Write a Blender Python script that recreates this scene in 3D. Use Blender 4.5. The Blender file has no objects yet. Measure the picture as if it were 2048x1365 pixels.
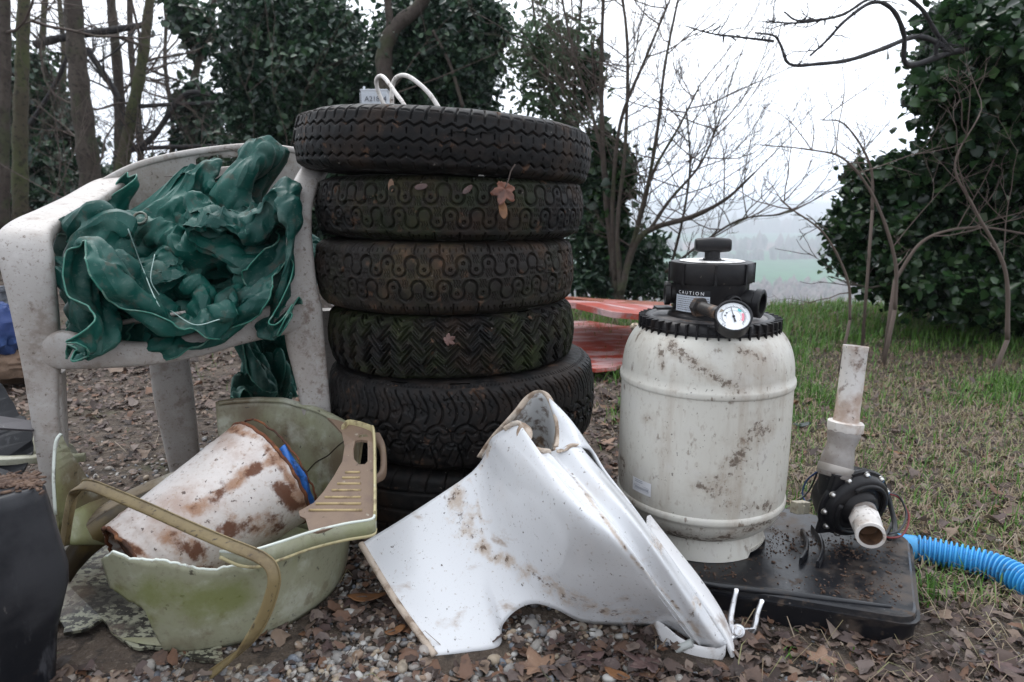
import bpy, bmesh, math, random, base64, zlib
import numpy as np
from mathutils import Vector, Matrix
sc = bpy.context.scene
R = math.radians
# ---------------------------------------------------------------- camera
CZ = 0.65; PITCH = R(11.29); FPX = 1365.0
cam_d = bpy.data.cameras.new('camera'); cam = bpy.data.objects.new('camera', cam_d)
sc.collection.objects.link(cam); sc.camera = cam
cam.location = (0, 0, CZ); cam.rotation_euler = (R(90) - PITCH, 0, 0)
cam_d.sensor_width = 36.0; cam_d.lens = FPX / 2048 * 36.0
cam_d.clip_start = 0.02; cam_d.clip_end = 12000
cam_d.dof.use_dof = True; cam_d.dof.focus_distance = 1.22; cam_d.dof.aperture_fstop = 6.3
# ---------------------------------------------------------------- sky and light (overcast winter day)
world = bpy.data.worlds.new('World'); sc.world = world; world.use_nodes = True
nt = world.node_tree; nt.nodes.clear()
wo = nt.nodes.new('ShaderNodeOutputWorld'); bg = nt.nodes.new('ShaderNodeBackground')
sky = nt.nodes.new('ShaderNodeTexSky'); sky.sky_type = 'NISHITA'; sky.sun_disc = False
SUN_EL, SUN_AZ = 55, -30
sky.sun_elevation = R(SUN_EL); sky.sun_rotation = R(SUN_AZ); sky.air_density = 1.0; sky.dust_density = 3.0
hs = nt.nodes.new('ShaderNodeHueSaturation'); hs.inputs['Saturation'].default_value = 0.22
tc = nt.nodes.new('ShaderNodeTexCoord'); sx = nt.nodes.new('ShaderNodeSeparateXYZ')
ramp = nt.nodes.new('ShaderNodeValToRGB')
ramp.color_ramp.elements[0].position = 0.0; ramp.color_ramp.elements[0].color = (7.6, 8.5, 10.0, 1)
ramp.color_ramp.elements[1].position = 0.75; ramp.color_ramp.elements[1].color = (13.0, 13.8, 15.0, 1)
e = ramp.color_ramp.elements.new(0.22); e.color = (9.6, 10.1, 11.0, 1)
cn = nt.nodes.new('ShaderNodeTexNoise'); cn.inputs['Scale'].default_value = 2.2; cn.inputs['Detail'].default_value = 3
cm = nt.nodes.new('ShaderNodeMapping'); cm.inputs['Scale'].default_value = (1, 1, 5)
cmul = nt.nodes.new('ShaderNodeMapRange'); cmul.inputs['To Min'].default_value = 0.88; cmul.inputs['To Max'].default_value = 1.12
vm = nt.nodes.new('ShaderNodeVectorMath'); vm.operation = 'SCALE'
mix = nt.nodes.new('ShaderNodeMix'); mix.data_type = 'RGBA'; mix.inputs[0].default_value = 0.82
L = nt.links.new
L(tc.outputs['Generated'], sx.inputs[0]); L(sx.outputs['Z'], ramp.inputs[0])
dot = nt.nodes.new('ShaderNodeVectorMath'); dot.operation = 'DOT_PRODUCT'; dot.inputs[1].default_value = (.35, .94, 0)
dm = nt.nodes.new('ShaderNodeMapRange'); dm.inputs['From Min'].default_value = -1; dm.inputs['To Min'].default_value = .62; dm.inputs['To Max'].default_value = 1.18
dd = nt.nodes.new('ShaderNodeMath'); dd.operation = 'MULTIPLY'
L(tc.outputs['Generated'], dot.inputs[0]); L(dot.outputs['Value'], dm.inputs[0]); L(cmul.outputs[0], dd.inputs[0]); L(dm.outputs[0], dd.inputs[1])
L(tc.outputs['Generated'], cm.inputs[0]); L(cm.outputs[0], cn.inputs['Vector']); L(cn.outputs['Fac'], cmul.inputs[0])
L(ramp.outputs[0], vm.inputs[0]); L(dd.outputs[0], vm.inputs['Scale'])
L(sky.outputs[0], hs.inputs['Color']); L(hs.outputs[0], mix.inputs[6]); L(vm.outputs[0], mix.inputs[7])
L(mix.outputs[2], bg.inputs[0]); bg.inputs[1].default_value = 0.125
L(bg.outputs[0], wo.inputs[0])
sd = bpy.data.lights.new('sun', 'SUN'); sd.energy = 0.9; sd.angle = R(35); sd.color = (1, 0.97, 0.93)
sun = bpy.data.objects.new('sun', sd); sc.collection.objects.link(sun)
sun.rotation_euler = (R(90 - SUN_EL), 0, R(180 - SUN_AZ)) if False else (R(90 - SUN_EL), 0, R(-SUN_AZ + 180))
sc.view_settings.view_transform = 'Standard'; sc.view_settings.look = 'None'
sc.view_settings.gamma = 1; sc.view_settings.exposure = 0.55
sc.cycles.use_denoising = True
sc.cycles.max_bounces = 6; sc.cycles.diffuse_bounces = 3; sc.cycles.glossy_bounces = 3
sc.cycles.transparent_max_bounces = 6; sc.cycles.volume_bounces = 0
# ---------------------------------------------------------------- helpers
_c, _s = math.cos(PITCH), math.sin(PITCH)
def ray(px, py):
    dx = (px - 1024) / FPX; dy = (682.5 - py) / FPX
    return np.array([dx, _c + dy * _s, -_s + dy * _c])
def W(px, py, d):                      # the point seen at photo pixel (px, py) that lies d metres ahead
    r = ray(px, py); return np.array([0, 0, CZ]) + r * (d / r[1])
def G(px, py, z=0.0):                  # the point seen there at height z
    r = ray(px, py); return np.array([0, 0, CZ]) + r * ((z - CZ) / r[2])
def proj(p):
    x, y, z = p[0], p[1], p[2] - CZ
    f = y * _c - z * _s; u = y * _s + z * _c
    return 1024 + x / f * FPX, 682.5 - u / f * FPX
def nrm(v):
    v = np.asarray(v, float); return v / (np.linalg.norm(v) + 1e-12)
def catmull(P, n):
    P = np.asarray(P, float); k = len(P)
    if k == 2:
        t = np.linspace(0, 1, n)[:, None]; return P[0] * (1 - t) + P[1] * t
    t = np.linspace(0, k - 1 - 1e-9, n); i = t.astype(int); f = (t - i)[:, None]
    Q = np.vstack([2 * P[0] - P[1], P, 2 * P[-1] - P[-2]])
    a, b, c, d = Q[i], Q[i + 1], Q[i + 2], Q[i + 3]
    return 0.5 * (2 * b + (c - a) * f + (2 * a - 5 * b + 4 * c - d) * f ** 2 + (3 * b - a - 3 * c + d) * f ** 3)

def hsh(*a):
    v = np.sin(sum(x * k for x, k in zip(a, (12.9898, 78.233, 37.719)))) * 43758.5453
    return v - np.floor(v)
def vnoise(x, y, z=None):              # value noise, numpy
    z = np.zeros_like(x) if z is None else z
    X, Y, Z = np.floor(x), np.floor(y), np.floor(z); fx, fy, fz = x - X, y - Y, z - Z
    fx = fx * fx * (3 - 2 * fx); fy = fy * fy * (3 - 2 * fy); fz = fz * fz * (3 - 2 * fz); r = 0
    for i in (0, 1):
        for j in (0, 1):
            for k in (0, 1):
                r = r + hsh(X + i, Y + j, Z + k) * (fx if i else 1 - fx) * (fy if j else 1 - fy) * (fz if k else 1 - fz)
    return r
def fbm(x, y, z=None, o=4):
    r = 0; a = 0.5
    for k in range(o):
        r = r + a * vnoise(x, y, z); x = x * 2.03 + 7; y = y * 2.03 + 3; z = None if z is None else z * 2.03 + 5; a /= 2
    return r

def pxmask(P, lines, gain=1.0):
    """how strongly each point of P lies along the given dirt lines [((px, py), ...), half-width px]; used once to place stains on a mesh"""
    sh = P.shape[:-1]; Q = P.reshape(-1, 3); z = Q[:, 2] - CZ; f = Q[:, 1] * _c - z * _s; u = Q[:, 1] * _s + z * _c
    x = 1024 + Q[:, 0] / f * FPX; y = 682.5 - u / f * FPX; m = np.zeros(len(Q))
    for pts, w in lines:
        pts = np.asarray(pts, float)
        if len(pts) == 1: pts = np.vstack([pts, pts + .1])
        for a, b in zip(pts[:-1], pts[1:]):
            d = b - a; t = np.clip(((x - a[0]) * d[0] + (y - a[1]) * d[1]) / (d @ d), 0, 1); m = np.maximum(m, np.exp(-(np.hypot(x - a[0] - t * d[0], y - a[1] - t * d[1]) / w) ** 2))
    return (m * gain).reshape(sh)
class Geo:
    def __init__(s): s.V = []; s.F = []; s.n = 0; s.A = []; s.mi = []
    def add(s, V, F, a=None):
        V = np.asarray(V, float)
        s.V.append(V)
        if isinstance(F, np.ndarray): s.F.append(F + s.n)
        else: s.F += [np.array([[i + s.n for i in f]]) for f in F]
        s.A.append(np.full(len(V), 0.0) if a is None else np.broadcast_to(np.asarray(a, float), (len(V),)))
        s.n += len(V); return s
    def grid(s, P, closeu=False, closev=False, a=None, flip=False):
        n, m = P.shape[:2]; I = np.arange(n * m).reshape(n, m)
        A = I if not closeu else np.vstack([I, I[:1]])
        if closev: A = np.hstack([A, A[:, :1]])
        q = [A[:-1, :-1], A[:-1, 1:], A[1:, 1:], A[1:, :-1]]
        if flip: q = q[::-1]
        F = np.stack(q, -1).reshape(-1, 4)
        return s.add(P.reshape(-1, 3), F, None if a is None else np.asarray(a).reshape(-1))
    def box(s, c, size, rot=None):
        V = np.array([[x, y, z] for x in (-.5, .5) for y in (-.5, .5) for z in (-.5, .5)]) * np.asarray(size, float)
        if rot is not None: V = V @ np.array(rot).T
        return s.add(V + np.asarray(c), [(0, 1, 3, 2), (4, 6, 7, 5), (0, 4, 5, 1), (2, 3, 7, 6), (0, 2, 6, 4), (1, 5, 7, 3)])
    def lathe(s, prof, n=48, M=None, o=(0, 0, 0), cap=True, arc=None):
        prof = np.asarray(prof, float)
        th = np.linspace(0, 2 * math.pi, n, endpoint=False) if arc is None else np.linspace(arc[0], arc[1], n)
        P = np.stack([prof[None, :, 0] * np.cos(th)[:, None], prof[None, :, 0] * np.sin(th)[:, None],
                      np.broadcast_to(prof[None, :, 1], (n, len(prof)))], -1)
        if M is not None: P = P @ np.asarray(M).T
        P = P + np.asarray(o)
        return s.grid(P, closeu=arc is None)
    def tube(s, pts, r, k=8, cap=True, a=None):
        P = np.asarray(pts, float); n = len(P); r = np.broadcast_to(np.asarray(r, float), (n,))
        T = np.gradient(P, axis=0); T /= np.linalg.norm(T, axis=1)[:, None] + 1e-12
        ref = np.array([0, 0, 1.]) if abs(T[0][2]) < .9 else np.array([1., 0, 0])
        N = np.zeros_like(P); x = nrm(np.cross(T[0], ref))
        for i in range(n):
            x = nrm(x - T[i] * np.dot(x, T[i])); N[i] = x
        B = np.cross(T, N); th = np.linspace(0, 2 * math.pi, k, endpoint=False)
        Q = P[:, None] + r[:, None, None] * (np.cos(th)[None, :, None] * N[:, None] + np.sin(th)[None, :, None] * B[:, None])
        i0 = s.n; s.grid(Q, closev=True, a=None if a is None else np.full((n, k), a))
        if cap:
            s.F.append(np.array([[i0 + j for j in range(k)][::-1]])); s.F.append(np.array([[i0 + (n - 1) * k + j for j in range(k)]]))
        return s
    def loft(s, secs, e=3.5, k=20, n=None, cap=True):
        # secs: (centre, half-width vector, half-thickness vector); rounded-rectangle section
        C = np.array([q[0] for q in secs], float); A = np.array([q[1] for q in secs], float); B = np.array([q[2] for q in secs], float)
        if n: C, A, B = catmull(C, n), catmull(A, n), catmull(B, n)
        th = np.linspace(0, 2 * math.pi, k, endpoint=False)
        cx = np.sign(np.cos(th)) * np.abs(np.cos(th)) ** (2 / e); cy = np.sign(np.sin(th)) * np.abs(np.sin(th)) ** (2 / e)
        Q = C[:, None] + A[:, None] * cx[None, :, None] + B[:, None] * cy[None, :, None]
        i0 = s.n; s.grid(Q, closev=True); m = len(C)
        if cap:
            s.F.append(np.array([[i0 + j for j in range(k)][::-1]])); s.F.append(np.array([[i0 + (m - 1) * k + j for j in range(k)]]))
        return s
    def mesh(s, name, off=(0, 0, 0), smooth=40):
        V = np.vstack(s.V) - np.asarray(off); by = []
        for f in s.F: by.append(f)
        me = bpy.data.meshes.new(name)
        nl = np.concatenate([np.full(len(f), f.shape[1]) for f in by]); idx = np.concatenate([f.reshape(-1) for f in by])
        me.vertices.add(len(V)); me.vertices.foreach_set('co', V.astype(np.float32).reshape(-1))
        me.loops.add(len(idx)); me.loops.foreach_set('vertex_index', idx.astype(np.int32))
        me.polygons.add(len(nl)); st = np.concatenate([[0], np.cumsum(nl)[:-1]])
        me.polygons.foreach_set('loop_start', st.astype(np.int32)); me.polygons.foreach_set('loop_total', nl.astype(np.int32))
        at = me.attributes.new('tone', 'FLOAT', 'POINT'); at.data.foreach_set('value', np.concatenate(s.A).astype(np.float32))
        me.update(calc_edges=True); me.validate()
        if smooth:
            me.shade_smooth()
            if smooth < 180: me.set_sharp_from_angle(angle=R(smooth))
        return me

def thing(name, label, cat, loc=(0, 0, 0), group=None):
    o = bpy.data.objects.new(name, None); sc.collection.objects.link(o); o.location = tuple(float(v) for v in loc)
    o.empty_display_size = .05; o['label'] = label; o['category'] = cat
    if group: o['group'] = group
    return o
def origin(p):
    v = Vector((0, 0, 0))
    while p is not None: v = v + p.location; p = p.parent
    return np.array(v)
def part(name, geo, m, parent, smooth=40, bevel=0, subd=0, solid=0, label=None):
    me = geo.mesh(name, origin(parent), smooth); o = bpy.data.objects.new(name, me); sc.collection.objects.link(o)
    o.parent = parent; me.materials.append(m)
    mods(o, bevel, subd, solid)
    if label: o['label'] = label
    return o
def mods(o, bevel, subd, solid):
    if solid:
        q = o.modifiers.new('solid', 'SOLIDIFY'); q.thickness = abs(solid); q.offset = 0 if solid > 0 else -1
    if bevel:
        q = o.modifiers.new('bevel', 'BEVEL'); q.width = bevel; q.segments = 3; q.limit_method = 'ANGLE'; q.angle_limit = R(35)
    if subd:
        q = o.modifiers.new('sub', 'SUBSURF'); q.levels = subd; q.render_levels = subd
def single(name, geo, m, label, cat, loc=(0, 0, 0), group=None, kind=None, smooth=40, bevel=0, subd=0, solid=0):
    me = geo.mesh(name, loc, smooth); o = bpy.data.objects.new(name, me); sc.collection.objects.link(o)
    o.location = tuple(float(v) for v in loc); me.materials.append(m); mods(o, bevel, subd, solid)
    if label: o['label'] = label
    if cat: o['category'] = cat
    if group: o['group'] = group
    if kind: o['kind'] = kind
    return o

# ---------------------------------------------------------------- materials
def mat(name, col, rough=0.6, layers=(), bump=(), metal=0.0, spec=0.5, attr=None, coat=0, off=0.0, stains=(), trans=0):
    """layers: (colour, scale, lo, hi, amount[, stretch][, detail]) noise-masked overlays; bump: (scale, strength, distance) list;
    attr: list of colours picked by the per-vertex 'tone' value"""
    m = bpy.data.materials.new(name); m.use_nodes = True; t = m.node_tree; N = t.nodes; K = t.links.new
    b = N['Principled BSDF']; b.inputs['Roughness'].default_value = rough; b.inputs['Metallic'].default_value = metal
    b.inputs['Specular IOR Level'].default_value = spec
    if coat: b.inputs['Coat Weight'].default_value = coat; b.inputs['Coat Roughness'].default_value = 0.15
    tc = N.new('ShaderNodeTexCoord'); src = tc.outputs['Object']
    if attr:
        a = N.new('ShaderNodeAttribute'); a.attribute_name = 'tone'; r = N.new('ShaderNodeValToRGB'); cr = r.color_ramp
        cr.interpolation = 'LINEAR'
        while len(cr.elements) < len(attr): cr.elements.new(0.5)
        for i, c in enumerate(attr):
            cr.elements[i].position = i / (len(attr) - 1); cr.elements[i].color = (*c, 1)
        K(a.outputs['Fac'], r.inputs[0]); cur = r.outputs[0]
    else:
        q = N.new('ShaderNodeRGB'); q.outputs[0].default_value = (*col, 1); cur = q.outputs[0]
    rr = None
    for i, l in enumerate(layers):
        c, s, lo, hi, amt = l[:5]; st = l[5] if len(l) > 5 and l[5] else (1, 1, 1); det = l[6] if len(l) > 6 else 6
        rg = l[7] if len(l) > 7 else None
        mp = N.new('ShaderNodeMapping'); mp.inputs['Scale'].default_value = st; mp.inputs['Location'].default_value = (i * 3.1 + off, i * 1.7, off * 2)
        K(src, mp.inputs[0]); nz = N.new('ShaderNodeTexNoise'); nz.inputs['Scale'].default_value = s; nz.inputs['Detail'].default_value = det
        nz.inputs['Roughness'].default_value = 0.62; K(mp.outputs[0], nz.inputs['Vector'])
        mr = N.new('ShaderNodeMapRange'); mr.inputs['From Min'].default_value = lo; mr.inputs['From Max'].default_value = hi; mr.inputs['To Max'].default_value = amt
        mr.interpolation_type = 'SMOOTHSTEP'
        K(nz.outputs['Fac'], mr.inputs[0]); mx = N.new('ShaderNodeMix'); mx.data_type = 'RGBA'
        K(mr.outputs[0], mx.inputs[0]); K(cur, mx.inputs[6]); mx.inputs[7].default_value = (*c, 1); cur = mx.outputs[2]
        if rg is not None:
            mm = N.new('ShaderNodeMix'); mm.data_type = 'FLOAT'; K(mr.outputs[0], mm.inputs[0])
            if rr is None: mm.inputs[2].default_value = rough
            else: K(rr, mm.inputs[2])
            mm.inputs[3].default_value = rg; rr = mm.outputs[0]
    for i, (c, s, lo, hi, amt, w) in enumerate(stains):   # dirt whose extent is held in the mesh ('tone'), broken up by noise
        a = N.new('ShaderNodeAttribute'); a.attribute_name = 'tone'
        nz = N.new('ShaderNodeTexNoise'); nz.inputs['Scale'].default_value = s; nz.inputs['Detail'].default_value = 8; nz.inputs['Roughness'].default_value = .66; K(src, nz.inputs['Vector'])
        ma = N.new('ShaderNodeMath'); ma.operation = 'MULTIPLY_ADD'; ma.inputs[1].default_value = w; K(a.outputs['Fac'], ma.inputs[0]); K(nz.outputs['Fac'], ma.inputs[2])
        mr = N.new('ShaderNodeMapRange'); mr.interpolation_type = 'SMOOTHSTEP'; mr.inputs['From Min'].default_value = lo; mr.inputs['From Max'].default_value = hi; mr.inputs['To Max'].default_value = amt; K(ma.outputs[0], mr.inputs[0])
        mx = N.new('ShaderNodeMix'); mx.data_type = 'RGBA'; K(mr.outputs[0], mx.inputs[0]); K(cur, mx.inputs[6]); mx.inputs[7].default_value = (*c, 1); cur = mx.outputs[2]
        mm = N.new('ShaderNodeMix'); mm.data_type = 'FLOAT'; K(mr.outputs[0], mm.inputs[0])
        if rr is None: mm.inputs[2].default_value = rough
        else: K(rr, mm.inputs[2])
        mm.inputs[3].default_value = .85; rr = mm.outputs[0]
    K(cur, b.inputs['Base Color'])
    if rr is not None: K(rr, b.inputs['Roughness'])
    prev = None
    for (s, stg, dist) in bump:
        nz = N.new('ShaderNodeTexNoise'); nz.inputs['Scale'].default_value = s; nz.inputs['Detail'].default_value = 5; K(src, nz.inputs['Vector'])
        bp = N.new('ShaderNodeBump'); bp.inputs['Strength'].default_value = stg; bp.inputs['Distance'].default_value = dist
        K(nz.outputs['Fac'], bp.inputs['Height'])
        if prev is not None: K(prev, bp.inputs['Normal'])
        prev = bp.outputs[0]
    if prev is not None: K(prev, b.inputs['Normal'])
    if trans:
        b.inputs['Transmission Weight'].default_value = 0
        tr = N.new('ShaderNodeBsdfTranslucent'); ms = N.new('ShaderNodeMixShader'); ms.inputs[0].default_value = trans
        K(cur, tr.inputs[0]); K(b.outputs[0], ms.inputs[1]); K(tr.outputs[0], ms.inputs[2])
        K(ms.outputs[0], N['Material Output'].inputs['Surface'])
    return m
DIRT = (0.115, 0.068, 0.040); DDIRT = (0.035, 0.021, 0.014)
M = {}
M['black_plastic'] = mat('black_plastic', (0.006, 0.0065, 0.009), 0.40, [(DIRT, 9, .52, .75, .45, None, 8, .85), ((.2, .16, .13), 90, .66, .72, .55), ((.03, .026, .024), 3, .4, .7, .5)], [(60, .15, .004)], spec=.28)
M['steel'] = mat('steel', (0.55, 0.54, 0.52), 0.3, [(DIRT, 120, .5, .7, .5)], metal=1)
M['chrome'] = mat('chrome', (0.72, 0.72, 0.74), 0.3, [((.3, .24, .18), 150, .52, .66, .6)], [(200, .2, .002)], metal=.9)
# ---------------------------------------------------------------- terrain
def gh(x, y):                          # ground height: level yard, low bank at the left rear, hill edge dropping away at the right
    x = np.asarray(x, float); y = np.asarray(y, float)
    e = np.clip(x + 1.2, -4, 4)
    edge = 4.15 + .10 * np.sin(x * 2.1) + np.where(x < -1.2, (-(x + 1.2)) * 2.5 + .3, 0) - .10 * np.clip(x - 1, 0, 3)
    d = np.clip(y - edge, 0, None)
    drop = np.where(d < 60, .55 * d, 33) + np.clip((d - 60) * .1, 0, 27)
    bank = np.clip(-x - 2.6, 0, 4) * .16 * np.clip((y - 2.5) / 3, 0, 1)
    z = bank - drop + .05 * np.clip((y - 2.6) / 2, 0, 1) * (1 + .6 * np.sin(x * 3.3 + 1))
    z = z + .010 * (fbm(x * 3 + 10, y * 3) - .47) * np.clip(y - .8, 0, 1) + .02 * np.sin(x * 1.7 + 1) * np.sin(y * 1.3) * np.clip((y - 1.8), 0, 1)
    return z
M['ground'] = mat('ground_soil', (0.060, 0.042, 0.030), 0.9,
    [((.10, .075, .055), 7, .45, .6, .7), ((.022, .016, .012), 26, .5, .62, .8), ((.17, .14, .11), 60, .56, .68, .7), ((.06, .075, .025), 2.2, .55, .68, .5), ((.2, .16, .13), 150, .6, .68, .6)],
    [(18, .7, .03), (70, .8, .012), (220, .6, .005)])
def axis(vals): return np.array(sorted(set(np.round(vals, 4))))
xs = axis(np.concatenate([np.linspace(-3, 3.2, 210), np.linspace(-16, -3, 40), np.linspace(3.2, 16, 40), [-4000, -1500, -600, -250, -100, -50, -28, 28, 50, 100, 250, 600, 1500, 4000]]))
ys = axis(np.concatenate([np.linspace(.2, 5.6, 190), np.linspace(5.6, 25, 50), np.linspace(-4, .2, 12), [30, 40, 55, 65, 75, 90]]))
X, Y = np.meshgrid(xs, ys, indexing='ij')
g = Geo().grid(np.stack([X, Y, gh(X, Y)], -1), flip=True)
g.F = [g.F[0]]
single('ground', g, M['ground'], None, None, kind='structure', smooth=180)
# valley floor with its fields, far below the edge of the yard
def field_mat():
    m = bpy.data.materials.new('fields'); m.use_nodes = True; t = m.node_tree; N = t.nodes; K = t.links.new; b = N['Principled BSDF']
    b.inputs['Roughness'].default_value = 1; b.inputs['Specular IOR Level'].default_value = 0
    tc = N.new('ShaderNodeTexCoord'); mp = N.new('ShaderNodeMapping'); mp.inputs['Rotation'].default_value = (0, 0, R(6)); K(tc.outputs['Object'], mp.inputs[0])
    nz = N.new('ShaderNodeTexNoise'); nz.inputs['Scale'].default_value = .004; K(mp.outputs[0], nz.inputs['Vector'])
    sp = N.new('ShaderNodeSeparateXYZ'); K(mp.outputs[0], sp.inputs[0])
    ad = N.new('ShaderNodeMath'); ad.operation = 'MULTIPLY_ADD'; ad.inputs[1].default_value = 60; K(nz.outputs['Fac'], ad.inputs[0]); K(sp.outputs['Y'], ad.inputs[2])
    dv = N.new('ShaderNodeMath'); dv.operation = 'DIVIDE'; dv.inputs[1].default_value = 2500; K(ad.outputs[0], dv.inputs[0])
    r = N.new('ShaderNodeValToRGB'); cr = r.color_ramp
    stops = [(0, (.085, .060, .060)), (.222, (.10, .075, .07)), (.232, (.035, .14, .055)), (.385, (.04, .13, .06)), (.40, (.22, .13, .11)), (.47, (.14, .10, .09)), (.49, (.03, .13, .06)), (.62, (.03, .12, .06)), (.66, (.03, .05, .05)), (.9, (.05, .06, .06))]
    while len(cr.elements) < len(stops): cr.elements.new(.5)
    for i, (p, c) in enumerate(stops): cr.elements[i].position = p; cr.elements[i].color = (*c, 1)
    K(dv.outputs[0], r.inputs[0])
    n2 = N.new('ShaderNodeTexNoise'); n2.inputs['Scale'].default_value = .08; n2.inputs['Detail'].default_value = 6; K(mp.outputs[0], n2.inputs['Vector'])
    mx = N.new('ShaderNodeMix'); mx.data_type = 'RGBA'; mx.blend_type = 'MULTIPLY'; mx.inputs[0].default_value = .5; K(r.outputs[0], mx.inputs[6])
    r2 = N.new('ShaderNodeMapRange'); r2.inputs['From Min'].default_value = .35; r2.inputs['From Max'].default_value = .65; r2.inputs['To Min'].default_value = .5; r2.inputs['To Max'].default_value = 1.4; K(n2.outputs['Fac'], r2.inputs[0])
    K(r2.outputs[0], mx.inputs[7]); K(mx.outputs[2], b.inputs['Base Color']); return m
M['fields'] = field_mat()
fx = np.linspace(-4500, 4500, 40); fy = np.array([80, 150, 250, 400, 600, 900, 1300, 1800, 2400, 3200, 4200, 5500.])
X, Y = np.meshgrid(fx, fy, indexing='ij')
single('field', Geo().grid(np.stack([X, Y, -60 + 0 * X], -1), flip=True), M['fields'], None, None, kind='structure', smooth=180)
# ---------------------------------------------------------------- tyres
def sst(d, w0, w1): 
    t = np.clip((d - w0) / (w1 - w0), 0, 1); return t * t * (3 - 2 * t)
def groove(d, w): return 1 - sst(d, w * .5, w * .5 + .0011)      # 1 in the groove
def seg(u, v, P, f):                                              # repeating line across the tread, f(v) gives its u offset
    q = (u - f) / P; return np.abs(q - np.round(q)) * P
def tri(x): x = x - np.floor(x); return np.abs(2 * x - 1) * 2 - 1
def tread_zigzag(u, v, C):
    P = C / 74; d = np.zeros_like(u)
    for v0 in (.022, -.006, -.034):
        d = np.maximum(d, groove(np.abs(v - v0 - .0035 * tri(u / P)) * .8, .0020))
    d = np.maximum(d, groove(seg(u, v, P, 0 * v), .0014) * ((np.abs(v - .010) < .0055) | (np.abs(v + .020) < .003)))
    d = np.maximum(d, groove(seg(u, v, P, P * .3 + (v - .04) * .18), .0026) * ((v > .029)))
    d = np.maximum(d, .5 * groove(np.abs(v - .046 - .001 * tri(u / P + .3)), .0022) * (seg(u, v, P, P * .3) > .005))
    d = np.maximum(d, .5 * groove(seg(u, v, P, P * .5 + 0 * v), .0012) * (np.abs(v + .050) < .008))
    return d
def tread_chain(u, v, C):
    n = round(C / .047); P = C / n; d = np.zeros_like(u); Rr = .0128
    for row, v0 in enumerate((.025, -.019)):
        for kind in (0, 1):
            sh = kind * P / 2 + row * P * .25; q = (u - sh) / P; du = (q - np.round(q)) * P; dv = v - v0 - (.0055 if kind == 0 else -.0055)
            rad = np.hypot(du, dv); s = dv if kind == 0 else -dv
            m = s > -.0065 - .25 * Rr * 0
            d = np.maximum(d, groove(np.abs(rad - Rr), .0034) * (s > -.006))
            
            st = groove(rad, .0034) * (hsh(np.round(q), row + kind * 3.1) > .35)
            d = np.maximum(d, .8 * groove(np.abs(rad - .0026), .0012) * (hsh(np.round(q), row + kind * 3.1) > .35))
            wv = .0012 * np.sin(dv * 700); 
            for off in (-.0045, 0, .0045):
                d = np.maximum(d, .40 * groove(np.abs(du - off - wv), .0006) * (s < -.010) * (s > -.026))
    d = np.maximum(d, .9 * groove(seg(u, v, P, P * .1 + 0 * v), .0022) * (v > .047))
    d = np.maximum(d, .9 * groove(seg(u, v, P, P * .6 + 0 * v), .0022) * (v < -.043))
    d = np.maximum(d, .6 * groove(seg(u, v, P / 4, 0 * v), .0012) * (v > .052) * (v < .062))
    d = np.maximum(d, .6 * groove(seg(u, v, P / 4, 0 * v), .0012) * (v < -.049) * (v > -.058))
    return d
def tread_block(u, v, C):
    n = round(C / .044); P = C / n; d = np.zeros_like(u)
    zz = .011 * tri(u / P)
    bw = .0235
    for k in range(-3, 4):
        d = np.maximum(d, groove(np.abs(v - k * bw - zz) * .72, .0034))
    row = np.floor((v - zz) / bw)
    for r in (-3, -2, -1, 0, 1, 2):
        inr = row == r
        d = np.maximum(d, groove(seg(u, v, P, P * (.25 + .5 * (r % 2)) + (v - r * bw - bw / 2) * (.8 if r % 2 else -.8)) * .8, .0036) * inr)
    vv = (v - zz) / bw - row
    d = np.maximum(d, .55 * (groove(np.abs(vv - .36) * bw, .0011) + groove(np.abs(vv - .66) * bw, .0011)) * (seg(u, v, P / 2, 0 * v) > .005))
    return np.minimum(d, 1)
def tread_scallop(u, v, C):
    n = round(C / .052); P = C / n; d = np.zeros_like(u)
    for v0, sh, sg in ((-.052, 0, 1), (-.018, .5, 1), (.0, 0, -1)):
        q = u / P - sh; du = (q - np.round(q)) * P; dv = (v - v0) * sg
        rad = np.hypot(du, dv * .85); d = np.maximum(d, groove(np.abs(rad - .026), .0026) * (dv > 0) * (np.abs(v - v0) < .036))
    f = .010 * np.sin((v - .01) * 60); 
    d = np.maximum(d, groove(seg(u, v, P / 2, f), .0030) * (v > .014) * (v < .080))
    d = np.maximum(d, .5 * groove(seg(u, v, P / 2, f + P / 4 + .002 * np.sin(v * 500)), .0010) * (v > .03) * (v < .072))
    d = np.maximum(d, groove(seg(u, v, P, f * .5 + P * .25), .0026) * (v < -.03))
    d = np.maximum(d, groove(np.abs(v + .004 - .003 * tri(u / P * 2)), .0036))
    d = np.maximum(d, .45 * groove(seg(u, v, P / 6, 0 * v), .0012) * (v > .086) * (v < .094))
    d = np.maximum(d, .7 * groove(seg(u, v, P / 3, v * .5), .0010) * (v < -.02) * (v > -.07) * (hsh(np.floor(u / P * 3)) > .4))
    return d
def tread_rib(u, v, C):
    n = round(C / .036); P = C / n; d = np.zeros_like(u)
    for v0 in (-.035, 0, .035): d = np.maximum(d, groove(np.abs(v - v0), .004))
    d = np.maximum(d, groove(seg(u, v, P, .15 * v), .002) * (np.abs(v) > .036))
    return d
def rubber(name, moss=0, dirt=.5, off=0, base=(0.0048, 0.0045, 0.0048)):
    L_ = [((0.062, 0.037, 0.024), 9, .48, .66, dirt, None, 9, .85), ((.018, .014, .0125), 45, .45, .65, .8, None, 6, .8), ((.10, .055, .034), 30, .61, .69, .65, None, 7, .9), ((.30, .27, .24), 110, .68, .72, .7)]
    if moss: L_.insert(1, ((0.040, 0.052, 0.018), 5, .42, .66, moss, None, 7, .9))
    return mat(name, base, 0.58, L_, [(90, .35, .0025), (320, .3, .0008)], off=off, spec=.22)
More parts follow.
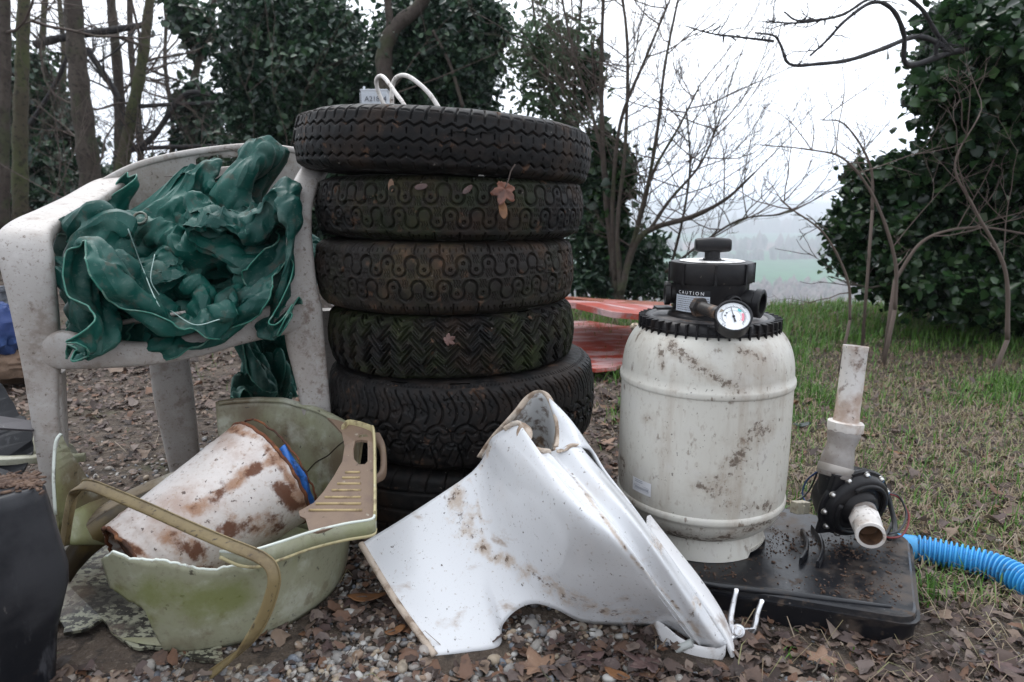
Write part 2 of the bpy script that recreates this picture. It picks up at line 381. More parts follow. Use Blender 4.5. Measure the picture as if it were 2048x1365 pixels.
def tyre(label, cx, cy, z0, z1, r, fn, m, depth=.006, tilt=(0, 0), bead=.175, shoulder=.036, crown=.004, seed=0):
    H = (z1 - z0) / 2; zc = (z0 + z1) / 2; C = 2 * math.pi * r
    hw = H * .80; sh = shoulder
    key = [(bead, -H * .62), (bead + .012, -H * .80), (bead + .035, -H * .97), (r - .075, -H * 1.0), (r - .035, -H * .96), (r - .010, -H * .80), (r - crown, -H * .55), (r, -H * .2),
           (r, H * .2), (r - crown, H * .55), (r - .010, H * .80), (r - .035, H * .96), (r - .075, H * 1.0), (bead + .035, H * .97), (bead + .012, H * .80), (bead, H * .62)]
    pr = catmull(key, 1200); L_ = np.concatenate([[0], np.cumsum(np.hypot(*np.diff(pr, axis=0).T))])
    mid = np.interp(0, pr[560:640, 1], L_[560:640]); v = L_ - mid
    pr_r = lambda t: np.interp(t, v, pr[:, 0]); pr_z = lambda t: np.interp(t, v, pr[:, 1])
    vt = hw + .028
    th = np.concatenate([np.linspace(R(-202), R(22), 1300), np.linspace(R(22), R(158), 90)[1:-1]])
    # facing the camera is -y: angles -180..0
    tr = np.linspace(-vt, vt, 118)
    def surf(t, pat):
        T, A = np.meshgrid(t, th); rr = pr_r(T); zz = pr_z(T)
        nr = np.gradient(pr_z(t), t); nz = -np.gradient(pr_r(t), t)
        u = A * r
        h = 0
        if pat:
            rot = (u + C) % C; dd = fn(rot, T, C)
            fade = sst(vt - np.abs(T), .002, .008); h = -depth * dd * fade
        h = h + .0012 * (fbm(u * 14 + seed, T * 14) - .47) * 2 + .0012 * (vnoise(u * 90 + seed, T * 90) - .5) * (1 if pat else .3)
        if pat: h = h - .0025 * (fbm(u * 5 + 9 + seed, T * 9 + 3) > .62) 
        rr = rr + nr * h; zz = zz + nz * h
        wob = .004 * np.sin(A * 2 + seed)
        Pt = np.stack([(rr + wob) * np.cos(A), (rr + wob) * np.sin(A), zz], -1)
        M3 = np.array(Matrix.Rotation(tilt[0], 3, 'X') @ Matrix.Rotation(tilt[1], 3, 'Y'))
        return Pt @ M3.T + np.array([cx, cy, zc])
    t0 = thing('tyre', label, 'tyre', (cx, cy, z0), 'tyres stacked in the pile')
    part('tread', Geo().grid(surf(tr, True), closeu=True, flip=True), m, t0, smooth=180)
    for nm, a, b in (('sidewall', v[0], -vt), ('sidewall', vt, v[-1])):
        part(nm, Geo().grid(surf(np.linspace(a, b, 34), False), closeu=True, flip=True), m, t0, smooth=180)
    return t0
def zat(py, y, px=900): 
    rr = ray(px, py); return CZ + rr[2] * y / rr[1]
YC = 1.50
def ty(label, px, r, pt, pb, fn, m, **k):
    yf = YC - r; z1, z0 = zat(pt, yf), zat(pb, yf); fd = YC * _c - ((z0 + z1) / 2 - CZ) * _s
    return tyre(label, (px - 1024) / FPX * fd, YC, z0, z1, r, fn, m, **k)
ty('narrow black tyre with zigzag grooves, tilted on top of the pile', 891, .304, 203, 347, tread_zigzag, rubber('rubber_top', 0, .45, 1), tilt=(R(0), R(3.2)), depth=.0045, seed=1, bead=.19)
ty('mossy studded tyre with a big dead leaf stuck on it, second from the top', 902, .280, 346, 487, tread_chain, rubber('rubber_studded', .35, .45, 5), seed=2, tilt=(0, R(.6)))
ty('brown dusty studded tyre, third from the top of the pile', 891, .278, 484, 640, tread_chain, rubber('rubber_dusty', .3, .85, 9, (.014, .0115, .010)), seed=3, tilt=(0, R(-.2)))
ty('green stained tyre with chunky arrow blocks, fourth from the top', 905, .272, 636, 771, tread_block, rubber('rubber_mossy', .75, .4, 13), depth=.008, seed=4, tilt=(0, R(-1.0)))
ty('wide black tyre with scalloped tread behind the broken white toilet', 927, .298, 771, 955, tread_scallop, rubber('rubber_wide', 0, .3, 17), depth=.006, seed=5, tilt=(0, R(-1.2)), bead=.17)
ty('lowest tyre of the pile, mostly hidden in the dark at the bottom', 915, .290, 948, 1100, tread_rib, rubber('rubber_low', 0, .5, 21), seed=6)
# white flexible cable looping out of the top tyre
M['white_cable'] = mat('white_cable', (.62, .58, .54), .45, [(DIRT, 60, .5, .66, .7), (DDIRT, 140, .62, .68, .8)])
def P3(L_): return np.array([W(*q) for q in L_])
gz = Geo()
gz.tube(catmull(P3([(800, 330, 1.46), (775, 230, 1.45), (757, 185, 1.45), (753, 160, 1.44), (766, 154, 1.42), (790, 185, 1.38), (815, 225, 1.35), (830, 300, 1.36)]), 60), .0042, 12)
gz.tube(catmull(P3([(792, 330, 1.47), (785, 230, 1.46), (784, 180, 1.46), (792, 157, 1.45), (812, 152, 1.44), (838, 168, 1.42), (866, 198, 1.40), (885, 240, 1.39), (890, 320, 1.4)]), 60), .0046, 12)
single('cable', gz, M['white_cable'], 'stiff white cable rising in two loops out of the top tyre', 'cable', W(800, 330, 1.46), smooth=180)
# ---------------------------------------------------------------- pool filter on its base, pump and hose
BT = 0.052
M['base_plastic'] = mat('base_plastic', (0.007, 0.0075, 0.010), 0.30, [((.10, .072, .052), 10, .52, .70, .65, None, 9, .8), ((.24, .21, .19), 60, .66, .71, .6), ((.07, .045, .03), 45, .58, .66, .7, None, 6, .9)], [(30, .12, .006)])
base = thing('filter_base', 'flat black plastic base plate under the white tank and the pump', 'base plate', (.5, 1.1, 0))
A_, B_, C_, D_ = np.array([.60, .905]), np.array([.735, 1.165]), np.array([.30, 1.44]), np.array([.14, 1.055])
def rpoly(pts, r, k=5):
    out = []; n = len(pts)
    for i in range(n):
        p, a, b = pts[i], pts[i - 1], pts[(i + 1) % n]; u = nrm(a - p) * r; w = nrm(b - p) * r
        for t in np.linspace(0, 1, k): out.append((p + u) * (1 - t) ** 2 + 2 * p * t * (1 - t) + (p + w) * t * t)
    return np.array(out)
ring = rpoly([A_, B_, C_, D_], .03); cen = ring.mean(0)
def inset(d): return ring + (cen - ring) / np.linalg.norm(cen - ring, axis=1)[:, None] * d
levels = [(.003, .002), (0, .036), (-.004, .0365), (-.004, .041), (.001, .0415), (.003, .049), (.007, BT), (.012, BT), (.2, BT)]
g = Geo(); Q = np.stack([np.column_stack([inset(d), np.full(len(ring), z)]) for d, z in levels]); g.grid(Q, closev=True)
g.F.append(np.array([[(len(levels) - 1) * len(ring) + j for j in range(len(ring))]]))
part('plate', g, M['base_plastic'], base, smooth=24)
g = Geo()
g.tube(np.array([[.235, 1.025, BT], [.33, .995, BT], [.47, .962, BT], [.575, .935, BT]]), [.003, .006, .006, .003], 10)
part('moulded_ridge', g, M['base_plastic'], base, smooth=180)
for rr_, a0, a1 in ((.185, -42, -5), (.21, -40, 0)):
    g = Geo(); th = np.linspace(R(a0), R(a1), 24); TC = (.352, 1.185)
    g.loft([(np.array([TC[0] + rr_ * math.cos(t), TC[1] + rr_ * math.sin(t), BT + .004]), np.array([math.cos(t), math.sin(t), 0]) * .003, np.array([0, 0, .008])) for t in th], k=12)
    part('locating_rib', g, M['base_plastic'], base)
# tank
TX, TY = .346, 1.185
tank_layers = [((.36, .30, .24), 26, .50, .72, .55, (1, 1, .10), 9), ((.30, .24, .19), 130, .55, .68, .45, (1, 1, .5), 8), ((.40, .36, .31), 3.5, .45, .70, .55), ((.24, .17, .12), 10, .50, .74, .6, (1, 1, .35), 10), ((.13, .085, .055), 55, .60, .70, .8, (1, 1, .6), 6), ((.05, .035, .025), 150, .655, .69, .8), ((.55, .53, .50), 8, .5, .7, .4, (3, 1, 3))]
M['tank'] = mat('tank_plastic', (.55, .53, .475), .42, tank_layers, [(40, .08, .003), (300, .1, .0008)], stains=[((.24, .17, .115), 42, .74, 1.30, .50, .60), ((.08, .05, .033), 110, 1.02, 1.16, .8, .62)])
ft = thing('pool_filter', 'dirty white pool filter tank with black valve and round pressure gauge on top', 'filter tank', (TX, TY, BT))
def bead(z, r, h=.0052, b=.0032): return [(r, z - h - .002), (r + b * .8, z - h), (r + b, z - h * .4), (r + b, z + h * .4), (r + b * .8, z + h), (r, z + h + .002)]
r0 = .1475
prof = [(.085, .075), (.10, .082), (.121, .092), (.138, .108), (.145, .124)] + bead(.137, r0 - .0005) + [(r0 + .001, .16), (r0 + .0015, .2), (r0 + .0015, .25), (r0 + .001, .3)] + bead(.352, r0 + .0005)
for t in np.linspace(.06, 1, 16): prof.append((.085 + .0625 * math.cos(t * math.pi / 2) ** .75, .363 + .085 * math.sin(t * math.pi / 2)))
def resamp(prof, n=None): return prof
g = Geo().lathe(prof, 160, o=(TX, TY, 0)); VV = g.V[0]; g.A = [pxmask(VV, [(((1470, 930), (1500, 880), (1530, 850)), 38), (((1400, 960), (1450, 1000), (1530, 1010)), 40), (((1290, 840), (1330, 870)), 16), (((1340, 690), (1400, 740), (1480, 780)), 26), (((1320, 690), (1325, 740)), 14), (((1300, 1060), (1420, 1085), (1540, 1045)), 16), (((1480, 700), (1530, 720)), 16), (((1240, 900), (1250, 960)), 14)]) * (VV[:, 1] < TY)]; part('tank_body', g, M['tank'], ft, smooth=50)
g = Geo(); n = 96; th = np.linspace(0, 2 * math.pi, n, endpoint=False)
lift = np.where(((th > R(300)) & (th < R(335))) | ((th > R(205)) & (th < R(240))) | ((th > 1) & (th < 2)), .013, .0)
rows = []
for rr_, zz, f in ((.088, .080, 0), (.109, .088, 0), (.114, .080, 0), (.119, .060, 0), (.121, BT + .001, 1), (.108, BT + .001, 1)):
    rows.append(np.stack([TX + rr_ * np.cos(th), TY + rr_ * np.sin(th), zz + lift * f], -1))
g.grid(np.array(rows), closev=True, flip=True); part('foot', g, M['tank'], ft, smooth=50)
# black clamp ring
CR = .1165; zc = .448
g = Geo().lathe([(CR - .02, zc - .010), (CR - .004, zc - .012), (CR, zc - .010), (CR, zc + .002), (CR - .003, zc + .008), (CR - .010, zc + .013), (CR - .018, zc + .012), (CR - .022, zc + .008), (.0, zc + .010)], 96, o=(TX, TY, 0))
clamp = part('clamp_ring', g, M['black_plastic'], ft, smooth=45)
g = Geo()
for k in range(44):
    a = 2 * math.pi * k / 44; c, s = math.cos(a), math.sin(a); Rm = [[c, -s, 0], [s, c, 0], [0, 0, 1]]
    g.box((TX + (CR - .004) * c, TY + (CR - .004) * s, zc - .001), (.018, .0028, .026), Rm)
g.lathe([(CR, zc - .003), (CR + .0035, zc - .003), (CR + .0035, zc - .0015), (CR, zc - .0015)], 96, o=(TX, TY, 0))
part('teeth', g, M['black_plastic'], clamp, smooth=30)
M['dusty_black'] = mat('dusty_black', (.018, .019, .023), .5, [((.22, .20, .19), 14, .4, .65, .75, None, 8), (DIRT, 40, .55, .68, .6)], [(80, .2, .003)])
g = Geo().lathe([(0, zc + .0125), (.09, zc + .012), (.098, zc + .0105)], 64, o=(TX, TY, 0)); part('flange', g, M['dusty_black'], ft)
# valve
VR = .0635
vz0, vz1, vz2 = zc + .012, .523, .555
valve = part('valve_body', Geo().lathe([(VR + .008, vz0), (VR + .007, vz0 + .004), (VR, vz0 + .008), (VR - .001, vz0 + .04), (VR + .0005, vz0 + .045), (VR + .0005, vz1)], 72, o=(TX, TY, 0)), M['black_plastic'], ft)
LR = .070
g = Geo().lathe([(VR, vz1 - .003), (LR - .001, vz1 - .003), (LR, vz1), (LR + .001, vz2 - .006), (LR - .001, vz2 - .001), (LR - .006, vz2), (LR - .010, vz2 - .001), (0, vz2 - .001)], 72, o=(TX, TY, 0))
for k in range(8):
    a = R(-100 + 45 * k); c, s = math.cos(a), math.sin(a)
    g.box((TX + LR * c, TY + LR * s, (vz1 + vz2) / 2 - .003), (.006, .004, .034), [[c, -s, 0], [s, c, 0], [0, 0, 1]])
lid = part('valve_lid', g, M['black_plastic'], ft, smooth=40)
M['sticker_white'] = mat('worn_sticker', (.72, .71, .70), .55, [((.28, .25, .22), 60, .5, .6, .7), ((.1, .08, .06), 180, .58, .66, .8)])
part('position_label', Geo().lathe([(.022, vz2 + .0012), (.052, vz2 + .0012), (.055, vz2 + .0005)], 64, o=(TX, TY, 0)), M['sticker_white'], lid)
hd = Geo().lathe([(.0, vz2), (.016, vz2), (.0155, vz2 + .004), (.013, vz2 + .005), (.013, vz2 + .022), (0, vz2 + .022)], 32, o=(TX, TY, 0))
hz = vz2 + .027; hdir = np.array([.97, -.10, 0])
hd.loft([(np.array([TX, TY, hz]) + hdir * t, np.array([.10, .97, 0]) * w, np.array([0, 0, h]) ) for t, w, h in ((-.031, .006, .005), (-.0305, .011, .0095), (-.027, .0135, .0115), (0, .016, .0135), (.027, .0135, .0115), (.0305, .011, .0095), (.031, .006, .005))], e=3, k=20)
part('handle', hd, M['black_plastic'], ft, smooth=50)
def frame_to(d, up=(0, 0, 1)):
    z = nrm(d); x = nrm(np.cross(up, z)); y = np.cross(z, x); return np.column_stack([x, y, z])
# side ports
g = Geo(); d = nrm([.80, -.60, -.05]); o_ = np.array([TX, TY, vz0 + .032]); F_ = frame_to(d)
g.lathe([(.021, .03), (.021, .078), (.0245, .080), (.0245, .090), (.0225, .091), (.0175, .091), (.0165, .060), (0, .058)], 40, M=F_, o=o_); part('outlet_port', g, M['black_plastic'], valve)
g = Geo(); d = nrm([-.93, .1, .0]); F_ = frame_to(d)
g.lathe([(.018, .03), (.018, .068), (.021, .069), (.021, .078), (.015, .078), (0, .07)], 32, M=F_, o=o_ + np.array([0, 0, .006]))
g.box((TX - .078, TY + .01, vz0 + .012), (.03, .03, .004)); g.box((TX - .074, TY - .002, vz0 + .052), (.012, .01, .006)); part('inlet_port', g, M['black_plastic'], valve, bevel=.001)
g = Geo(); d = nrm([.30, -.95, 0]); F_ = frame_to(d)
g.lathe([(.015, .05), (.015, .072), (.0125, .073), (.010, .066), (0, .066)], 28, M=F_, o=np.array([TX, TY, vz0 + .028])); part('drain_port', g, M['black_plastic'], valve)
# gauge
gc = W(1467, 634, 1.035); gn = nrm([-.16, -.80, .66]); F_ = frame_to(gn)
gr = .0265
gauge = part('pressure_gauge', Geo().lathe([(0, -.024), (gr - .003, -.024), (gr, -.021), (gr + .0005, .001), (gr + .0015, .002), (gr + .0015, .0045), (gr - .001, .005), (gr - .002, .001)], 48, M=F_, o=gc), M['black_plastic'], ft)
M['dial'] = mat('dial_white', (.80, .82, .84), .3, [((.5, .47, .43), 90, .62, .7, .3)])
M['ink'] = mat('ink', (.02, .02, .03), .5); M['ink_teal'] = mat('ink_teal', (.10, .50, .50), .5); M['ink_red'] = mat('ink_red', (.75, .25, .32), .5)
face = part('dial', Geo().lathe([(0, .0005), (gr - .0015, .0005)], 48, M=F_, o=gc), M['dial'], gauge)
def on_face(x, y, h=.001): return gc + F_ @ np.array([x, y, h])
def arcband(g, r1, r2, a0, a1, h, n=16):
    t = np.linspace(R(a0), R(a1), n); g.grid(np.array([[on_face(r * math.cos(a), r * math.sin(a), h) for r in (r1, r2)] for a in t])); return g
g = Geo()
for k in range(41):
    a = 225 - 270 * k / 40; l = .0035 if k % 5 == 0 else .002
    t = R(a); p = np.array([math.cos(t), math.sin(t)]); q = np.array([-p[1], p[0]]) * .00022
    r1, r2 = .0172, .0172 + l
    g.add([on_face(*(p * r1 - q)), on_face(*(p * r1 + q)), on_face(*(p * r2 + q)), on_face(*(p * r2 - q))], [(0, 1, 2, 3)])
arcband(g, .0166, .0171, -45, 225, .001, 40); arcband(g, .0108, .0111, -45, 200, .001, 30)
for (x, y) in ((-.010, .006), (-.0125, .0015)):
    t = np.linspace(0, 2 * math.pi, 12, endpoint=False); g.add([on_face(x + .0014 * math.cos(a), y + .0014 * math.sin(a), .001) for a in t], [tuple(range(12))])
part('scale', g, M['ink'], gauge, smooth=0)
part('scale', arcband(Geo(), .0125, .0160, 38, 62, .0012), M['ink_teal'], gauge, smooth=0)
part('scale', arcband(Geo(), .0125, .0160, -30, 24, .0012), M['ink_red'], gauge, smooth=0)
g = Geo(); a = R(103); p = np.array([math.cos(a), math.sin(a)]); q = np.array([-p[1], p[0]])
for r1, r2, w1, w2 in ((0, .0165, .0007, .0004), (0, -.010, .0008, .0017)):
    g.add([on_face(*(p * r1 - q * w1), .002), on_face(*(p * r1 + q * w1), .002), on_face(*(p * r2 + q * w2), .002), on_face(*(p * r2 - q * w2), .002)], [(0, 1, 2, 3)])
g.lathe([(0, .0035), (.002, .003), (.0022, .0015)], 16, M=F_, o=gc)
part('needle', g, M['ink'], gauge, smooth=0)
def text_geo(txt, size, xf, extr=0):
    cu = bpy.data.curves.new('txt', 'FONT'); cu.body = txt; cu.size = size; cu.align_x = 'CENTER'; cu.resolution_u = 3
    to = bpy.data.objects.new('txt', cu); sc.collection.objects.link(to)
    dg = bpy.context.evaluated_depsgraph_get(); me = bpy.data.meshes.new_from_object(to.evaluated_get(dg))
    g = Geo(); V = np.array([xf(v.co.x, v.co.y) for v in me.vertices]); g.add(V, [tuple(p.vertices) for p in me.polygons])
    bpy.data.objects.remove(to); bpy.data.curves.remove(cu); bpy.data.meshes.remove(me); return g
a = R(40); ca, sa = math.cos(-a), math.sin(-a)
part('numerals', text_geo('2.5', .0062, lambda x, y: on_face(-.0165 + x * ca - y * sa, -.0175 + x * sa + y * ca, .0011)), M['ink'], gauge, smooth=0)
part('numerals', text_geo('bar', .0048, lambda x, y: on_face(.0155 + x * ca - y * sa, .0155 + x * sa + y * ca, .0011)), M['ink'], gauge, smooth=0)
# brass stem and the fitting it screws into
M['fitting'] = mat('fitting', (.03, .027, .026), .5, [((.16, .10, .065), 50, .45, .62, .8)], [(80, .3, .002)])
M['brass'] = mat('brass_dull', (.30, .25, .19), .4, [((.16, .12, .10), 80, .5, .65, .6)], metal=.7)
p0 = W(1397, 614, 1.10); p1 = W(1438, 627, 1.05); p2 = gc - gn * .012
g = Geo().tube(np.array([W(1392, 611, 1.13), p0]), .010, 16); g.tube(np.array([p0 + (p1 - p0) * -.05, p0 + (p1 - p0) * .12]), .0165, 6); g.tube(catmull([p0, p0 * .5 + p1 * .5, p1], 8), .0102, 16)
part('gauge_pipe', g, M['fitting'], valve)
part('gauge_nut', Geo().tube(np.array([p1 - (p1 - p0) * .02, p1 * .4 + p2 * .6]), .0098, 6), M['brass'], valve)
# wrapped caution sticker
def wrap(u, z, r): a = u / r; return np.array([TX + r * math.cos(a), TY + r * math.sin(a), z])
a0 = R(-164) * (VR + .0016); a1 = R(-106) * (VR + .0016)
def stick(u0, u1, z0, z1, r, n=20): return np.array([[wrap(u, z, r) for z in (z0, z1)] for u in np.linspace(u0, u1, n)])
zs0, zs1, zs2 = vz0 + .012, vz0 + .040, vz0 + .050
sticker = part('caution_sticker', Geo().grid(stick(a0, a1, zs0, zs1, VR + .0016)), mat('sticker_grey', (.56, .60, .66), .45, [((.3, .28, .26), 120, .55, .65, .5)]), ft)
part('sticker_band', Geo().grid(stick(a0, a1, zs1, zs2, VR + .0018)), mat('sticker_black', (.008, .008, .01), .4), sticker)
part('lettering', text_geo('C A U T I O N', .0080, lambda x, y: wrap(a0 + .030 + x * 1.0, zs1 + .002 + y, VR + .0024)), mat('letter_white', (.85, .85, .86), .5), sticker, smooth=0)
g = Geo(); rg = random.Random(4)
for k in range(7):
    z = zs1 - .004 - k * .0035; u = a0 + .002
    while u < a1 - .004:
        l = min(rg.uniform(.0012, .0042), a1 - .002 - u); g.grid(stick(u, u + l, z, z + .0011, VR + .0021, 3)); u += l + .0007
part('small_print', g, mat('ink_grey', (.12, .12, .14), .6), sticker, smooth=0)
# small maker's sticker low on the tank
RT = r0 + .0024
def wt(u, v): return wrap(u, .175 + v, RT)
ms = part('tank_sticker', Geo().grid(np.array([[wt(R(-146) * RT + s, v) for v in (-.012, .012)] for s in np.linspace(-.022, .022, 12)])), mat('sticker_pale', (.66, .66, .68), .4), ft)
g = Geo(); bR = [(x, y) for x, y in [(-.019, 0), (-.017, .0042), (.015, .0042), (.0175, 0), (.015, -.0042), (-.017, -.0042)]]
pl = np.array([wrap(R(-146) * RT + x, .172 + y, RT + .0006) for x, y in [bR[i % 6] for i in range(7)]]); g.tube(pl, .0003, 4)
for k in range(2): g.grid(np.array([[wrap(R(-146) * RT + s, .181 + k * .003 + v, RT + .0006) for v in (0, .0012)] for s in np.linspace(-.017, .002, 6)]))
for k in range(12):
    s0 = R(-146) * RT - .0155 + k * .0026; g.grid(np.array([[wrap(s0 + s, .1697 + v, RT + .0006) for v in (0, .0042)] for s in (0, .0016)]))
part('sticker_print', g, mat('ink_faded', (.33, .34, .38), .6), ms, smooth=0)
# ------------------------------------------------ pump
pump = thing('pool_pump', 'black pool pump with grey and white pipe stubs on the corner of the base', 'pump', W(1705, 1080, 1.15) * [1, 1, 0] + [0, 0, BT])
pc = W(1708, 1008, 1.13); pn = nrm(np.array([.24, -.93, -.22])); F_ = frame_to(pn)
def pf(x, y, h): return pc + F_ @ np.array([x, y, h])
def sgn(x): return F_ @ x
g = Geo().lathe([(0, -.05), (.050, -.05), (.058, -.030), (.060, -.010), (.067, -.009), (.069, -.004), (.067, 0), (.062, .001), (.060, .012), (.056, .016), (.046, .017), (.043, .013), (.036, .014), (.030, .024), (.022, .027), (0, .027)], 64, M=F_, o=pc)
# square-ish flange on the left side
xr = -1 if pf(1, 0, 0)[0] < pf(-1, 0, 0)[0] else 1
g.loft([(pf(-.040 * xr, s, -.004), F_[:, 0] * .020, F_[:, 2] * .006) for s in np.linspace(-.056, .066, 8)], e=5)
hous = part('pump_housing', g, M['black_plastic'], pump)
# volute lip spiral
t = np.linspace(R(-200), R(120), 50); g = Geo().tube(np.array([pf(.048 * math.cos(a), .048 * math.sin(a), .017) for a in t]), .0045, 8); part('volute_rib', g, M['black_plastic'], pump, smooth=180)
for k in range(11):
    a = R(20 + k * 33); q = Geo().lathe([(0, .0055), (.003, .005), (.0045, .0025), (.0048, 0), (.0065, -.0005), (.0065, -.002)], 14, M=F_, o=pf(.0625 * math.cos(a), .0625 * math.sin(a), .004))
    part('bolt', q, M['steel'], hous)
M['pvc'] = mat('pvc_white', (.66, .62, .585), .45, [((.35, .24, .17), 25, .5, .66, .7), (DIRT, 90, .58, .68, .7)], [(90, .15, .002)])
d1 = nrm(W(1738, 1062, 1.045) - pf(0, 0, .02)); F1 = frame_to(d1); o1 = pf(0, 0, .02)
g = Geo().lathe([(.0235, -.01), (.0235, .018), (.020, .020)], 40, M=F1, o=o1); part('rubber_collar', g, mat('grey_rubber', (.22, .20, .185), .55, [(DIRT, 40, .5, .66, .7)]), pump)
g = Geo(); g.lathe([(.019, .015), (.0215, .020), (.0235, .028), (.0255, .032), (.0255, .046), (.0225, .050)], 8, M=F1, o=o1)
g.lathe([(.0215, .046), (.0215, .074), (.0228, .076), (.0228, .086), (.0215, .0865), (.0180, .0865), (.0175, .05), (0, .045)], 48, M=F1, o=o1)
part('inlet_pipe', g, M['pvc'], pump, smooth=45)
part('bore', Geo().lathe([(.0173, .085), (.0170, .052), (0, .052)], 32, M=F1, o=o1), mat('rusty_bore', (.16, .085, .045), .8, [((.05, .025, .015), 40, .4, .6, .8)]), pump)
# upright discharge pipe
b0, b1 = W(1668, 950, 1.13), W(1690, 858, 1.15); b2 = W(1712, 692, 1.165)
ax = nrm(b1 - b0); F2 = frame_to(ax); L1 = np.linalg.norm(b1 - b0)
g = Geo().tube(np.array([pf(-.030 * xr, .015, -.02), b0 + ax * .01]), [.028, .026], 24); part('discharge_neck', g, M['black_plastic'], pump)
g = Geo().lathe([(.0255, -.004), (.0285, -.002), (.029, L1 * .12), (.027, L1 * .28), (.0275, L1 * .32), (.026, L1 * .42), (.0235, L1 * .55), (.0235, L1 * .68), (.0265, L1 * .82), (.0275, L1 * .93), (.025, L1 * .98)], 48, M=F2, o=b0)
sl = part('rubber_sleeve', g, mat('rubber_sleeve', (.27, .25, .235), .5, [((.17, .14, .12), 20, .45, .65, .7), (DIRT, 110, .6, .68, .6)], [(40, .2, .003)]), pump, smooth=180)
part('hose_clamp', Geo().lathe([(.0292, .004), (.0297, .005), (.0297, .016), (.0292, .017)], 48, M=F2, o=b0), mat('dull_clamp', (.36, .33, .30), .45, metal=.6), sl)
ax = nrm(b2 - b1); F2 = frame_to(ax); L2 = np.linalg.norm(b2 - b1)
M['pvc_pipe'] = mat('pvc_pipe', (.72, .69, .66), .42, [((.33, .20, .13), 9, .44, .60, .75), ((.16, .09, .06), 45, .56, .66, .7), (DDIRT, 130, .62, .68, .7)])
g = Geo(); g.lathe([(.020, -.004), (.029, -.004), (.0305, -.001), (.0305, .012), (.028, .014), (.021, .014)], 10, M=F2, o=b1)
part('collar_nut', g, M['pvc'], pump, smooth=30)
g = Geo(); g.lathe([(.0215, .010), (.0205, .03), (.0200, L2 - .008), (.0208, L2 - .007), (.0208, L2), (.0180, L2), (.0175, L2 - .05), (0, L2 - .05)], 48, M=F2, o=b1)
part('upright_pipe', g, M['pvc_pipe'], pump, smooth=45)
# cables
M['cable'] = mat('black_cable', (.015, .016, .018), .5); M['red_cable'] = mat('red_cable', (.18, .02, .02), .5); M['blue_cable'] = mat('blue_cable', (.02, .05, .14), .5)
def wire(L_, r, m, k=40): part('cable', Geo().tube(catmull(P3(L_), k), r, 8), m, pump, smooth=180)
wire([(1725, 940, 1.17), (1755, 955, 1.19), (1780, 1010, 1.20), (1790, 1060, 1.17), (1778, 1078, 1.12)], .0045, M['cable'])
wire([(1740, 948, 1.17), (1775, 985, 1.21), (1785, 1040, 1.2), (1770, 1075, 1.15)], .003, M['cable'])
wire([(1770, 985, 1.16), (1800, 998, 1.17), (1818, 1035, 1.15), (1805, 1070, 1.12), (1775, 1075, 1.10), (1765, 1062, 1.10)], .0018, M['red_cable'])
wire([(1768, 985, 1.16), (1798, 994, 1.17), (1813, 1030, 1.15), (1800, 1060, 1.12), (1778, 1068, 1.10)], .0020, M['cable'])
wire([(1640, 940, 1.2), (1615, 960, 1.22), (1605, 985, 1.22), (1612, 1010, 1.2)], .0018, M['blue_cable'])
wire([(1640, 930, 1.2), (1622, 975, 1.22), (1600, 1000, 1.21)], .0018, M['cable'])
wire([(1645, 950, 1.2), (1630, 990, 1.2), (1610, 1008, 1.19)], .0018, M['cable'])
g = Geo().box(W(1600, 1015, 1.19), (.030, .022, .022), [[.9, -.3, .1], [.3, .9, .2], [-.1, -.2, 1]]); g.box(W(1600, 1015, 1.19) + [.002, -.012, 0], (.004, .004, .018)); part('connector', g, mat('ivory', (.5, .46, .36), .5, [(DIRT, 60, .5, .65, .6)]), pump, bevel=.002)
# loose black cable lying in the grass behind
# ------------------------------------------------ blue corrugated hose
hp = catmull([G(1795, 1092, .024), G(1850, 1100, .025), G(1930, 1118, .026), G(1990, 1135, .027), G(2048, 1162, .027), G(2130, 1210, .027)], 700)
s = np.concatenate([[0], np.cumsum(np.linalg.norm(np.diff(hp, axis=0), axis=1))])
rad = .0215 + .0035 * np.clip(np.sin(s / .0082 * 2 * math.pi) * 1.4, -1, 1) * (s > .03)
rad = np.where(s < .03, .0228, rad)
M['blue_hose'] = mat('blue_hose', (.055, .31, .62), .42, [((.06, .12, .18), 40, .58, .68, .7), (DIRT, 60, .6, .68, .7), ((.03, .35, .7), 6, .4, .6, .5)])
single('hose', Geo().tube(hp, rad, 32), M['blue_hose'], 'bright blue corrugated hose running off to the right over the grass', 'hose', G(1850, 1100, 0), smooth=180)
# ---------------------------------------------------------------- plastic garden armchair
chair_layers = [((.30, .255, .22), 5, .42, .66, .65), ((.20, .155, .125), 26, .53, .68, .65, None, 8), ((.09, .06, .04), 95, .61, .69, .75, None, 5), ((.16, .125, .10), 220, .56, .68, .55), ((.52, .50, .49), 60, .5, .7, .3)]
M['chair'] = mat('chair_plastic', (.39, .365, .345), .5, chair_layers, [(160, .18, .0015), (12, .1, .005)], stains=[((.15, .10, .075), 60, .76, .96, .75, .34)])
ch = thing('garden_armchair', 'dirty white moulded plastic armchair holding a crumpled green tarpaulin', 'chair', G(330, 1000) * [1, 1, 0])
fn_ = nrm([-.36, .93, 0]); fs = nrm([.93, .36, 0])       # backward and sideways directions of the seat
def pxv(px, py, d, wpx): return wpx * d / FPX            # pixel half width in metres
def sec(px, py, d, wpx, tdep, wdir=None, tdir=None):
    wd = nrm(fs if wdir is None else wdir); td = nrm(fn_ if tdir is None else tdir)
    return (W(px, py, d), wd * wpx * d / FPX * 1.02, td * tdep / 2)
def leg(name, secs, n=24, e=4): return part(name, Geo().loft(secs, e=e, n=n, k=24), M['chair'], ch, smooth=60)
